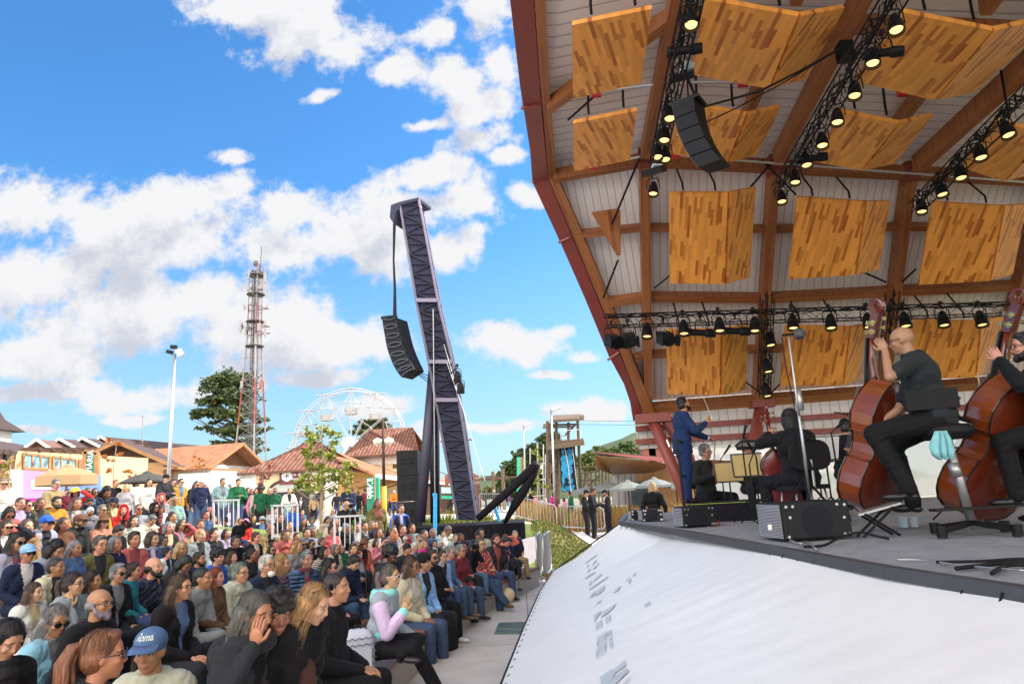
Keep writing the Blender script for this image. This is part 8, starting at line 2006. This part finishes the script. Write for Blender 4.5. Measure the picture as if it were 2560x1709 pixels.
def instrument(name,mtx,L_,dpt,label,neck=.58,group=None,vm=None,rm_=None,peg=True,pin=.22):
 t=thing(name,mtx.translation,label,'double bass' if name=='double_bass' else name,group)
 T=lambda x,y,z:mtx@V(x,y,z)
 right=[(w_*L_,t_*L_)for t_,w_ in PROF]; out=[(x,z)for x,z in right]+[(-x,z)for x,z in right[::-1][:-1]]
 def plate(y,bul,nm,m):
  mb=MB(); vs=[]; fs=[]; K=6; n=len(PROF); cols=13
  for t_,w_ in PROF:
   for c in range(cols):
    s=c/(cols-1)*2-1; e=(1-s*s)*(1-(2*t_-1)**4); vs.append(T(s*w_*L_*1.02,y+bul*e*dpt*.28,t_*L_))
  fs=[(i*cols+c,i*cols+c+1,(i+1)*cols+c+1,(i+1)*cols+c)for i in range(n-1)for c in range(cols-1)]
  mb.add(vs,fs); mb.build(nm,m,t,smooth=True)
 plate(-dpt/2,-1,'back_plate',vm or m_var); plate(dpt/2,1,'belly',vm or m_var)
 mb=MB(); n=len(out); vs=[T(x*.975,-dpt/2+.004,z)for x,z in out]+[T(x*.975,dpt/2-.004,z)for x,z in out]
 mb.add(vs,[(i,(i+1)%n,(i+1)%n+n,i+n)for i in range(n)]); mb.build('ribs',rm_ or m_rib_,t)
 ed=MB()
 for y in(-dpt/2,dpt/2):ed.tube([T(x*1.0,y,z)for x,z in out],.007*L_,5)
 ed.build('edging',m_ebony,t)
 a=L_*.98; nk=MB(); nk.tube([T(0,dpt*.35,a-.05*L_),T(0,dpt*.45,a+.05*L_),T(0,dpt*.62,a+neck*.5),T(0,dpt*.70,a+neck)],[.045*L_,.03*L_,.024*L_,.022*L_],10)
 nk.build('neck',vm or m_var,t,smooth=True)
 MB().beam(T(0,dpt*.62,a-.28*L_),T(0,dpt*.86,a+neck),.06*L_,.014*L_,mtx.to_3x3()@V(0,1,0)).build('fingerboard',m_ebony,t)
 # peg box and scroll
 q=lambda y,z:T(0,dpt*.70+y*L_,a+neck+z*L_)
 pb=MB(); pb.poly([q(-.03,0)+(T(.028*L_,0,0)-T(0,0,0)),q(.035,0)+(T(.028*L_,0,0)-T(0,0,0)),q(.01,.20)+(T(.022*L_,0,0)-T(0,0,0)),q(-.055,.20)+(T(.022*L_,0,0)-T(0,0,0))],(T(-.052*L_,0,0)-T(0,0,0)))
 sp=[q(-.02+.055*math.cos(u)*(1-u/16),.245+.055*math.sin(u)*(1-u/16))for u in[k*.5 for k in range(23)]]
 pb.tube([q(-.02,.18)]+sp,[.030*L_]+[.026*L_*(1-k/40)for k in range(23)],8)
 pb.build('scroll',vm or m_var,t,smooth=False)
 if peg:
  for k in range(4):
   s=(-1,1)[k%2]; c=q(-.02,.05+k*.035); d=mtx.to_3x3()@V(s,0,0)
   MB().tube([c,c+d*.085*L_],.007*L_,6).box(c+d*.095*L_,(.035*L_,.012*L_,.03*L_),rot=mtx.to_3x3()).lathe([(0,-.01),(.022*L_,-.01),(.022*L_,.01),(0,.01)],c+d*.03*L_,mtx.to_3x3()@Matrix.Rotation(R(90),3,'Y'),10).build('tuning_peg',mat('brass',(.55,.42,.2),.25,metal=1),t)
 MB().poly([T(-.08*L_,dpt/2+.02,.40*L_),T(.08*L_,dpt/2+.02,.40*L_),T(.05*L_,dpt/2+.15*L_,.405*L_),T(-.05*L_,dpt/2+.15*L_,.405*L_)],mtx.to_3x3()@V(0,0,.012)).build('bridge',m_wood,t)
 st_=MB(); [st_.tube([T(x*L_,dpt/2+.05,.12*L_),T(x*L_,dpt/2+.15*L_,.405*L_),T(x*.6*L_,dpt*.9,a+neck)],.0012*max(1,L_*1.4),4)for x in(-.03,-.01,.01,.03)]; st_.build('strings',m_grey,t)
 if pin:MB().tube([T(0,0,0),T(0,0,-pin)],.008,6).build('endpin',m_grey,t)
 return t
 # double basses
b1=D(2178,1268,6.75); u1=D(2226,790,6.55)-b1
instrument('double_bass',frame_m(b1,u1,(-.46,.89,0)),1.27,.24,'red brown double bass held by the bald player in short sleeves',neck=.42,group='double basses')
b2=D(2432,1286,6.3); u2=D(2585,770,6.0)-b2
instrument('double_bass',frame_m(b2,u2,(-.36,.93,0)),1.32,.24,'red brown double bass at the right picture edge',neck=.40,group='double basses')
def mus(key,pt,rz,sc,*a,**k):
 T=MP[key]; return mk(T,pt,rz,sc,*a,**k),T
def put(key,px,py,dep,rz,sc,*a,**k):
 T=MP[key]; w_=D(px,py,dep); loc=w_-Matrix.Rotation(rz,3,'Z')@(T['HM'].translation*sc); return mk(T,loc,rz,sc,*a,**k),loc,T
CO['suit']=(.010,.026,.088); GM='musicians on the stage'
p1,l1,T1=put('bass1',2254,852,6.2,1.0,1.06,'none','k','m','char','black','gl','bald double bass player in a charcoal short sleeved shirt sitting on a high stool',group=GM)if 0 else(None,)*3
HM_['none']=mesh_static(MB(),'hair',m_hair)
p1,l1,T1=put('bass1',2254,852,6.2,1.0,1.06,'buzz','k','m','char','black','gl','bald double bass player in a charcoal short sleeved shirt sitting on a high stool',group=GM)
for c in list(p1.children):
 if c.name.startswith('hair'):bpy.data.objects.remove(c)
p2,l2,T2=put('bass2',2562,868,6.0,.85,1.05,'short','k','l','black','black','beard gl','bearded double bass player in a black suit at the right picture edge',group=GM)
m=MB(); m.ell(T2['j']['waist']+V(0,0,-.02),(.19,.15,.2))
ch(p2,'suit_hem',mesh_static(m,'hem',m_cloth),None,CO['black'])
# stool
def stool(seat,back,label):
 t=thing('high_stool',(seat.x,seat.y,ZS),label,'stool','high stools of the bass players'); s=seat
 MB().lathe([(0,-.10),(.17,-.10),(.21,-.05),(.21,0),(.17,.02),(0,.02)],s,n=24).build('seat',m_rub,t,bevel=.01)
 MB().tube([s+V(0,0,-.08),V(s.x+.06,s.y,ZS+.12)],[.030,.038],12).tube([s+V(0,0,-.30),s+V(.02,0,-.42)],.045,12).build('column',m_grey,t,smooth=True)
 b=MB()
 for a in(.3,1.9,3.5,5.1):
  e=V(s.x+.06+.36*math.cos(a),s.y+.36*math.sin(a),ZS+.05); b.beam(V(s.x+.06,s.y,ZS+.10),e,.05,.04); b.lathe([(0,-.05),(.04,-.05),(.04,.04),(0,.04)],e,n=10)
 b.beam(V(s.x-.3,s.y-.1,ZS+.22),V(s.x+.42,s.y-.1,ZS+.22),.12,.02); b.build('base',m_black,t)
 MB().tube([s+V(.14,-.05,-.04),s+V(.17,-.07,.0),back+V(0,.05,-.12)],.022,8).build('back_post',m_grey,t)
 bl_=MB(); n=16; p0,p1_=s+V(.17,-.07,.02),back+V(0,.04,-.05)
 for i in range(n):c=p0.lerp(p1_,i/n); bl_.lathe([(.022,0),(.034,.010),(.022,.020)],c,n=10)
 bl_.build('bellows',m_rub,t)
 MB().box(back,(.42,.07,.17),rz=-.15).build('backrest',m_rub,t,bevel=.03)
 return t
seat1=V(l1.x,l1.y,l1.z)-V(0,0,.0); stool(seat1+V(.04,-.03,.0),D(2326,998,5.85),'high black stool with a backrest under the bald double bass player')
stool(V(l2.x,l2.y,l2.z),V(l2.x+.3,l2.y-.25,l2.z+.3),'high black stool under the bearded double bass player')
tw_=MB(); c0=D(2345,1078,5.75); k_=5.75/F
rows=[]
for(dy,hw)in((0,.04),(.06,.07),(.12,.10),(.19,.07)):
 rows.append([c0+V(-hw+2*hw*i/12,-.02+.03*math.sin(i*1.6+dy*9),-dy-.05*abs(math.sin(i*.8))*(dy>.1))for i in range(13)])
vs=[p for r in rows for p in r]; tw_.add(vs,[(r*13+i,r*13+i+1,(r+1)*13+i+1,(r+1)*13+i)for r in range(3)for i in range(12)])
to_=tw_.build('towel',mat('aqua_towel',(.22,.50,.55),.95,var=.1),smooth=True,label='pale aqua cloth hanging from the back post of the near stool',cat='towel'); sd_=to_.modifiers.new('s','SOLIDIFY'); sd_.thickness=.012
# foot rest
fr_=thing('foot_rest',V(D(2200,1300,6.0).x,D(2200,1300,6.0).y,ZS),'folding black foot rest under the shoe of the bald bass player','foot rest')
fp=D(2185,1275,6.05); MB().beam(fp+V(-.18,0,-.03),fp+V(.22,.02,.05),.14,.02).build('plate',m_grey,fr_)
f2=MB();
for s in(-.06,.06):f2.tube([fp+V(-.12,s,-.02),V(fp.x+.16,fp.y+s,ZS+.01)],.012,6).tube([fp+V(.14,s,.02),V(fp.x-.16,fp.y+s,ZS+.01)],.012,6)
f2.build('legs',m_black,fr_)
# conductor on podium
pa_,pb_=G(1722,1305,ZS),G(1898,1298,ZS); pdir=(pb_-pa_).normalized(); pn_=V(-pdir.y,pdir.x,0); hp_=.26
pod=thing('podium',(pa_+pb_)/2,'low black podium with a thin yellow green top edge under the conductor','podium')
MB().poly([pa_,pb_,pb_+pn_*1.3,pa_+pn_*1.3],V(0,0,hp_-.02)).build('body',m_blk,pod)
MB().poly([pa_+V(0,0,hp_-.018)-pn_*.01,pb_+V(0,0,hp_-.018)-pn_*.01,pb_+pn_*1.31+V(0,0,hp_-.018),pa_+pn_*1.31+V(0,0,hp_-.018)],V(0,0,.018)).build('top',m_blk,pod); MB().beam(pa_+V(0,0,hp_-.006)-pn_*.016,pb_+V(0,0,hp_-.006)-pn_*.016,.006,.008).build('edge_strip',mat('lime_tape',(.22,.32,.03),.6),pod)
zt_p=ZS+hp_
rl_=thing('podium_rail',pa_,'black metal safety rail behind the heels of the conductor','rail')
dd_=(D(1704,1089,1).xyz-D(1704,1089,1).xyz)
a0=V(pa_.x-.02,pa_.y+.1,ZS); a1=a0+pn_*.75
MB().tube([a0,a0+V(-.0,0,1.22)],.02,8).tube([a1,a1+V(0,0,1.22)],.02,8).tube([a0+V(0,0,1.22),a1+V(0,0,1.22)],.02,8).tube([a0+V(0,0,.68),a1+V(0,0,.68)],.016,8).build('frame',m_black,rl_)
Tc=MP['conductor']; foot=D(1742,1250,10.6); foot.z=zt_p; rzc=-R(84)
hp3=Tc['HM'].translation; cnd=mk(Tc,foot+V(-.06,.3,0),rzc,1.0,'short','k','m','suit','suit','beard','bearded conductor in a royal blue suit with baton raised, standing on the podium',group=GM)
m=MB(); m.lathe([(.165,1.10),(.178,.98),(.188,.86),(.192,.78),(.18,.78),(.15,.86)],(0,.0,0),n=24); o=ch(cnd,'jacket_skirt',mesh_static(m,'skirt',m_cloth),Matrix.Diagonal((1,.82,1,1)),CO['suit'])
for k in(0,1):
 E_,W_=Vector(Tc['p']['el'][k]),Vector(Tc['p']['wr'][k]); m=MB(); cap(m,E_.lerp(W_,.90),E_.lerp(W_,1.0),.036,.034); ch(cnd,'shirt_cuff',mesh_static(m,'cuff',m_white),None,None)
W_=cnd.matrix_basis@Vector(Tc['p']['wr'][1])
MB().tube([W_+V(.10,0,.08),W_+V(.02,.05,.42)],[.004,.0018],5).ell(W_+V(.10,0,.07),(.012,.012,.018),nu=8,nv=6).build('baton',mat('baton_white',(.75,.70,.6),.5),label='thin white baton in the right hand of the conductor',cat='baton')
# chairs
def chair(c,rz,label,seat_h=.46,backr=True,m=None):
 t=thing('orchestra_chair',(c.x,c.y,ZS),label,'chair','chairs on the stage',rz=rz); z=ZS
 L=lambda x,y,h:V(x,y,h)
 t.location=(c.x,c.y,ZS)
 def loc(mb,nm,mm,**k):
  mb.v=[tuple(v)for v in mb.v]; o=mb.build(nm,mm,t,**k); o.matrix_parent_inverse=Matrix.Identity(4); return o
 loc(MB().box((0,0,seat_h-.02),(.44,.42,.05)),'seat',m_rub,bevel=.02)
 for sx in(-1,1):
  for sy in(-1,1):loc(MB().tube([(sx*.17,sy*.16,seat_h-.04),(sx*.21,sy*.20,0)],.012,8),'leg',m_grey,smooth=True)
 if backr:
  loc(MB().tube([(0,-.20,seat_h-.05),(0,-.26,seat_h-.04),(0,-.27,seat_h+.28)],.014,8),'back_post',m_grey)
  b=MB(); n=20; rows=[]
  pts=[V(.25*math.copysign(abs(math.cos(a))**.6,math.cos(a)),-.26-.03*abs(math.cos(a))*-1,seat_h+.33+.17*math.copysign(abs(math.sin(a))**.7,math.sin(a)))for a in[2*math.pi*i/n for i in range(n)]]
  b.poly(pts,V(0,-.03,0)); loc(b,'backrest',m_rub,bevel=.008)
 return t
 # cellist
Tce=MP['cello']; w_=D(1972,1050,8.1); rz3=.12; lc_=w_-Matrix.Rotation(rz3,3,'Z')@(Tce['HM'].translation*1.0)
cel=mk(Tce,lc_,rz3,1.0,'bob','k','m','black','black','-','cellist with tousled black hair and a scoop necked black top, seen from behind',group=GM)
chair(V(lc_.x,lc_.y,0),rz3,'black chair with rounded backrest under the cellist',seat_h=max(.3,lc_.z-ZS))
cb0=lc_+V(-.10,.42,-.30); instrument('cello',frame_m(cb0,(-.10,-.22,1),(.15,.95,.2)),.76,.12,'dark red cello in front of the cellist',neck=.32,pin=.15,vm=mat('varnish_dark_red',(.13,.015,.012),.25,coat=.6))
# violinist
Tv=MP['violin']; w_=D(1764,1130,11.9); rzv=math.pi+.32; lv=w_-Matrix.Rotation(rzv,3,'Z')@(Tv['HM'].translation*1.1)
vio=mk(Tv,lv,rzv,1.1,'short','g','l','char','black','gl','grey haired violinist with dark glasses and a black shirt, right of the conductor',group=GM)
chair(V(lv.x,lv.y,0),rzv,'black chair under the violinist',seat_h=max(.3,lv.z-ZS))
MV=vio.matrix_basis; vb=MV@V(-.07,.14,.60); ve=MV@V(-.40,.34,.57)
instrument('violin',frame_m(ve+(vb-ve)*.0+(vb-ve).normalized()*.0,(0,0,1),(0,1,0))if 0 else frame_m(vb,ve-vb,V(0,-.2,1)),.36*1.1,.045,'amber violin under the chin of the grey haired violinist',neck=.15,pin=0,vm=m_viol,rm_=m_viol,peg=False)
MB().tube([D(1789,1094,11.4),D(1783,1188,11.4)],.007,5).tube([D(1787,1096,11.38),D(1781,1186,11.38)],.003,4).build('bow',m_wood,label='violin bow held upright by the grey haired violinist',cat='bow')
MB().tube([D(2118,1035,7.6),D(2085,1030,7.6)],.008,5).poly([D(2118,1033,7.6),D(2130,1026,7.6),D(2118,1039,7.6)],V(0,.02,0)).build('bow',m_ebony,label='tip of a dark bow left of the first double bass shoulder',cat='bow')
MB().tube([D(2444,932,6.4),D(2449,965,6.4)],.008,6).build('bow',mat('pale_wood_tip',(.6,.45,.3),.5),label='pale bow tip rising above the second double bass',cat='bow')
# player behind the music stand
Tr=MP['reader']; w_=D(1870,1130,13.2); lr_=w_-Matrix.Rotation(math.pi,3,'Z')@(Tr['HM'].translation)
mk(Tr,lr_,math.pi,1.0,'buzz','d','m','black','black','gl','musician whose forehead shows above the brown backed music stand',group=GM)
w_=D(2145,1080,8.6); T_=MP['cello']; lx=w_-Matrix.Rotation(-.6,3,'Z')@(T_['HM'].translation)
mk(T_,D(2128,1200,9.4),-.9,.95,'short','k','m','black','black','-','musician in black mostly hidden behind the first double bass',group=GM)
# music stands and microphone stands
def mstand(px,py,dep,w_,h,tilt,m,label,sheets=False,yaw=0):
 c=D(px,py,dep); t=thing('music_stand',(c.x,c.y,ZS),label,'music stand','music stands')
 rm=Matrix.Rotation(yaw,3,'Z')@Matrix.Rotation(tilt,3,'X')
 MB().box(c,(w_,.02,h),rot=rm).build('desk',m,t)
 MB().box(c+rm@V(0,.0,h/2+.008),(w_+.03,.03,.02),rot=rm).box(c+rm@V(-w_/2-.008,0,0),(.016,.03,h),rot=rm).box(c+rm@V(0,-.03,-h/2),(w_,.07,.015),rot=rm).build('rim',m_ebony,t)
 if sheets:
  for s in(-1,1):
   sh_=MB().box(c+rm@V(s*w_*.25,-.016,.02),(w_*.46,.004,h*.95),rot=rm).build('sheet_music',mat('paper',(.8,.8,.8),.7,var=.02),t)
   l=MB(); [l.box(c+rm@V(s*w_*.25,-.020,.02+h*(.38-.085*k)),(w_*.38,.002,.006),rot=rm)for k in range(10)]; l.build('staves',mat('ink_grey',(.35,.35,.37),.7),sh_)
 st=MB().tube([c-V(0,-.02,h*.3),V(c.x,c.y+.03,ZS+.25)],.012,6)
 for a in(.4,2.5,4.6):st.tube([V(c.x,c.y+.03,ZS+.28),V(c.x+.28*math.cos(a),c.y+.03+.28*math.sin(a),ZS+.01)],.009,5)
 st.build('tripod',m_black,t); return t
mstand(1869,1163,9.9,.42,.32,-.15,m_board,'brown backed music stand between violinist and cellist')
mstand(1822,1180,10.8,.42,.30,-.1,m_board,'brown backed music stand just right of the violinist')
mstand(2062,1122,9.2,.44,.30,.25,m_board,'tilted music stand with white sheets left of the first double bass',True,.3)
mstand(2040,1130,10.0,.42,.28,.2,m_board,'music stand with white sheets behind the furry microphone pole',True,-.1)
mstand(1880,1108,10.5,.50,.16,1.2,mat('paper'),'music stand lying almost flat with a bright white score, above the brown backed one',yaw=.35)
mstand(2130,1180,10.5,.42,.28,.1,m_board,'music stand mostly hidden behind the first double bass')
def micstand(px,pyt,pyb,dep,label,lean=0,boom=None):
 a=D(px,pyt,dep); b=V(a.x-lean,a.y,ZS); t=thing('microphone_stand',b,label,'microphone stand','microphone stands')
 s=MB().tube([a,b+V(0,0,.25)],.011,7)
 for q in(.3,2.4,4.5):s.tube([b+V(0,0,.30),b+V(.32*math.cos(q),.32*math.sin(q),.01)],.009,5)
 s.build('tripod',m_black,t)
 e=D(*boom,dep)if boom else a+V(.1,0,.1)
 MB().tube([a,e],.008,6).build('boom_arm',m_black,t)
 d=(e-a).normalized(); MB().tube([e-d*.02,e+d*.07,e+d*.16],[.014,.018,.022],10).build('microphone',m_black,t,smooth=True); return t
micstand(1855,1110,1250,9.6,'thin microphone stand with its capsule up beside the white score',boom=(1859,1090))
micstand(1800,1150,1250,11,'short microphone stand behind the violin',boom=(1812,1132))
micstand(1873,1160,1300,9.2,'microphone stand in front of the brown backed music stand',boom=(1885,1128))
micstand(1890,1140,1300,9.0,'microphone stand beside the left arm of the cellist',boom=(1878,1120))
micstand(2078,1080,1300,8.8,'microphone stand with angled arm left of the first double bass',boom=(2092,1068))
micstand(2366,1040,1300,7.6,'microphone stand between the two double basses',boom=(2378,1022))
# tall boom microphone with a furry windscreen
tm=thing('boom_microphone_stand',(D(2030,1318,6.7).x,D(2030,1318,6.7).y,ZS),'very tall microphone stand with a furry grey windscreen in front of the cellist','microphone stand')
m0=V(D(2030,1318,6.7).x,D(2030,1318,6.7).y,ZS); m1=D(1992,1000,6.7); m2=D(1972,842,6.7)
MB().tube([m0+V(0,0,.1),D(2012,1140,6.7),m1],.016,8).tube([m1-V(0,0,.15),m1,m2],.011,8).tube([m1+V(.03,0,-.1),m1+V(.03,0,.1)],.03,8).build('pole',m_grey,tm,smooth=True)
tt_=MB()
for q in(.2,2.3,4.4):tt_.tube([m0+V(0,0,.55),m0+V(.42*math.cos(q),.42*math.sin(q),.02)],.012,6).tube([m0+V(0,0,.18),m0+V(.24*math.cos(q),.24*math.sin(q),.25)],.008,5)
tt_.build('tripod',m_black,tm); MB().tube([D(1955,838,6.7),D(1994,834,6.7)],.012,6).build('boom_arm',m_black,tm)
fb=MB(); rr=random.Random(4); c=D(1998,834,6.7)
fb.ell(c,(.058,.05,.046),nu=16,nv=12)
for _ in range(900):
 a=rr.uniform(0,6.28); e=rr.uniform(-1.5,1.5); d=V(math.cos(a)*math.cos(e),math.sin(a)*math.cos(e),math.sin(e)); p=c+V(d.x*.056,d.y*.048,d.z*.044); s=d.orthogonal().normalized()*.002; fb.add([p-s,p+s,p+d*.020+V(rr.uniform(-.006,.006),0,rr.uniform(-.008,.004))],[(0,1,2)])
fb.build('windscreen',mat('grey_fur',(.10,.10,.11),.95),tm)
MB().tube([D(1955,842,6.7),D(1962,900,6.68),D(1970,940,6.66),D(1985,1010,6.66),D(1996,1100,6.66),D(2012,1180,6.65),D(2022,1250,6.65),D(2000,1305,6.6)],.006,5).build('microphone_cable',m_rub,tm)
# monitor wedges
def wedge(A,B,C,top,label,big=False):
 a,b,c=G(*A,ZS),G(*B,ZS),G(*C,ZS); e1_=(c-b); e2_=(a-b); h=(B[1]-top)*(b-CAM).dot(fw)/F/.97
 # true box: side direction kept, face direction made square to it
 u_=e1_.normalized(); v_=V(-u_.y,u_.x,0); v_=v_ if v_.dot(e2_)>0 else-v_; wd=e1_.length
 t=thing('monitor_speaker',(b+c)/2,label,'monitor speaker','stage monitor speakers')
 fdir_=e2_.normalized(); fl_=min(e2_.length,.62)
 up_=V(0,0,h); p=[b,c,c+fdir_*fl_,b+fdir_*fl_]
 sl_=.0
 MB().poly([q+V(0,0,.015)for q in p],V(0,0,h-.015)).build('cabinet',m_spk,t,bevel=.015)
 n_=(fdir_.cross(V(0,0,1))); n_=n_ if n_.dot(CAM-b)>0 else-n_
 g=MB(); K=22 if big else 12
 for i in range(K):z=.03+(h-.05)*i/(K-1); g.tube([b+n_*.012+V(0,0,z)+fdir_*.03,b+n_*.035+V(0,0,z)+fdir_*fl_*.5,b+n_*.012+V(0,0,z)+fdir_*(fl_-.03)],h/K*.30,5)
 g.build('grille',mat('ribbed_grille',(.42,.41,.43),.45,metal=.2),t)
 dots=MB(); un=u_.cross(V(0,0,1)); un=un if un.dot(CAM-b)>0 else-un
 for(s,zz_)in((.06,.9),(.16,.9),(.1,.62),(.05,.12),(.82,.9),(.93,.88),(.9,.55),(.88,.12),(.95,.12)):dots.lathe([(.006,0),(.013,0),(.013,.004),(.006,.004)],b+u_*wd*s+V(0,0,h*zz_)+un*.003,un.to_track_quat('Z','Y').to_matrix(),10)
 dots.build('screws',m_grey,t)
 MB().lathe([(0,0),(h*.42,0),(h*.42,.004),(0,.006)],b+u_*wd*.5+V(0,0,h*.5)+un*.001,un.to_track_quat('Z','Y').to_matrix(),24).build('speaker_cloth',mat('speaker_cloth',(.014,.015,.02),.9),t)
 return t
w1=wedge((1900,1343),(1966,1354),(2135,1344),1263,'largest monitor wedge with a silver ribbed front, in front of the cellist',True)
MB().box(G(1930,1350,ZS)+V(-.02,-.05,.12),(.035,.008,.05)).build('sticker',m_white,w1)
wedge((1686,1314),(1712,1319),(1791,1313),1271,'monitor wedge in front of the conductor podium')
wedge((1598,1300),(1609,1303),(1659,1301),1275,'small monitor wedge near the far stage corner, right one of two')
wedge((1573,1299),(1581,1301),(1600,1300),1277,'small monitor wedge at the far stage corner, left one of two')
# cables and cups
def cable(pts,r,label,m=m_rub):
 q=[Vector(p)for p in pts]; out=[]
 for i in range(len(q)-1):
  p0,p1,p2,p3=q[max(i-1,0)],q[i],q[i+1],q[min(i+2,len(q)-1)]
  for k in range(8):
   t_=k/8; out.append(.5*((2*p1)+(p2-p0)*t_+(2*p0-5*p1+4*p2-p3)*t_*t_+(3*p1-p0-3*p2+p3)*t_**3))
 out.append(q[-1]); MB().tube(out,r,7).build('stage_cable',m,smooth=True,label=label,cat='cable')
S=lambda x,y,z=.012:G(x,y,ZS+z)
cable([S(2010,1366),S(2060,1362),S(2105,1340,.05),S(2150,1330,.07),S(2195,1340,.03),S(2222,1346)],.011,'black plug cable arching beside the largest monitor wedge')
cable([S(1975,1350),S(2000,1358),S(2020,1355),S(2040,1372)],.009,'pale cable loop at the corner of the largest monitor wedge',m_grey)
cable([S(2240,1398),S(2320,1400),S(2400,1412),S(2560,1425)],.006,'pale thin cable crossing the stage near the front edge',m_grey)
cable([S(2340,1404),S(2450,1402),S(2560,1396),S(2700,1400)],.009,'black cable nearest the double bass at the right front of the stage')
cable([S(2390,1420),S(2460,1412),S(2560,1402),S(2700,1408)],.012,'thick black cable at the right front of the stage')
cable([S(2480,1432),S(2520,1412),S(2600,1412),S(2700,1420)],.012,'thick curved black cable nearest the right front stage edge')
cable([S(1789,1306),S(1797,1300,.05),S(1799,1307),S(1792,1312)],.008,'red cable loop behind the second monitor wedge',m_redbox)
for(x,l)in((2256,'left clear plastic cup'),(2282,'right clear plastic cup')):
 c=D(x,1290,6.9); MB().lathe([(0,0),(.035,0),(.042,.10),(.039,.10),(.033,.005),(0,.005)],V(c.x,c.y,ZS),n=16).build('plastic_cup',mat('clear_plastic',(.5,.6,.7),.1,var=0),label=l+' on the stage behind the near stool',cat='cup')
 # clear acrylic screens behind the orchestra
m_acr=mat('acrylic_screen',(.86,.88,.90),.25,var=.04,scale=.8); m_acr.node_tree.nodes['Principled BSDF'].inputs['Alpha'].default_value=.55
for i in range(5):
 x0=1745+i*178; a,b=P(x0,1215,16.5),P(x0+172,1205,16.5); tzz=P(x0,1118-i*6,16.5).z; t=thing('acrylic_screen',a,'clear acrylic screen behind the orchestra, %s from the conductor side'%('first','second','third','fourth','fifth')[i],'acrylic screen','acrylic screens behind the orchestra')
 MB().poly([V(a.x,16.5,1.5),V(b.x,16.5,1.5),V(b.x,16.5,tzz),V(a.x,16.5,tzz)],V(0,.02,0)).build('pane',m_acr,t)
 MB().beam(V(a.x,16.5,tzz),V(b.x,16.5,tzz),.05).build('top_rail',m_grey,t)
 # ------------------------------------------------------------------ bags on and by the front bench
def bag(c,w_,d,h,m,label,cat,rz=0,straps=True,pattern=None):
 t=thing(cat,c,label,cat,rz=0); b=MB(); n=20; rows=[]
 for k,(s,z)in enumerate(((.86,0),(1,.10),(1,.45),(.95,.75),(.75,.93),(.4,1))):
  rows.append([c+Matrix.Rotation(rz,3,'Z')@V(w_/2*s*math.copysign(abs(math.cos(a))**.5,math.cos(a)),d/2*s*math.copysign(abs(math.sin(a))**.6,math.sin(a)),h*z)for a in[2*math.pi*i/n for i in range(n)]])
 vs=[p for r in rows for p in r]; b.add(vs,[(k*n+i,k*n+(i+1)%n,(k+1)*n+(i+1)%n,(k+1)*n+i)for k in range(5)for i in range(n)]+[tuple(range(5*n,6*n))]); b.build('body',m,t,smooth=True)
 f=Matrix.Rotation(rz,3,'Z')
 MB().box(c+f@V(0,-d*.5,h*.33),(w_*.7,.05,h*.42),rot=f).build('pocket',m,t,bevel=.02)
 s_=MB(); s_.tube([c+f@V(-.04,0,h*.97),c+f@V(-.03,0,h*1.08),c+f@V(.03,0,h*1.08),c+f@V(.04,0,h*.97)],.009,6); s_.build('handle',m_rub,t)
 if pattern:
  z_=MB()
  for k in range(5):z_.tube([c+f@V(w_*(-.5+i/10),-d*.52-.012*(1-abs(i/5-1)),h*(.18+.15*k)+.018*(i%2))for i in range(11)],.006,5)
  z_.build('zigzag_print',pattern,t)
 return t
m_bagb=mat('black_nylon',(.010,.010,.012),.6,var=.2,bump=.3)
bag(G(1128,1628,.0)+V(-.1,.15,0),.36,.24,.50,m_bagb,'black backpack with small round badges standing on the ground at the front bench','backpack',rz=.9)
bb_=D(893,1590,6.9); bag(V(bb_.x,bb_.y,.42),.34,.20,.40,mat('pale_print_bag',(.42,.44,.52),.6),'pale bag with a grey zigzag print on the bench beside the pastel hoodie','bag',rz=.4,pattern=mat('zigzag_ink',(.10,.11,.18),.6))
wlk=D(985,1340,proj(D(985,1340,15.5))[2]); MB().ell(wlk,(.10,.16,.18),None,14,10).tube([wlk+V(0,-.1,.15),wlk+V(-.05,-.05,.5),wlk+V(0,.1,.15)],.012,6).build('handbag',mat('tan_leather',(.36,.13,.06),.45),smooth=True,label='brown leather shoulder bag of the walking woman in royal blue',cat='handbag')
MB().ell(G(1268,1487,.12),(.16,.16,.15),None,12,8).build('plastic_bag',mat('translucent_bag',(.62,.50,.32),.35,bump=1,bscale=12),smooth=True,label='crumpled straw coloured plastic bag at the far end of the front bench',cat='bag')
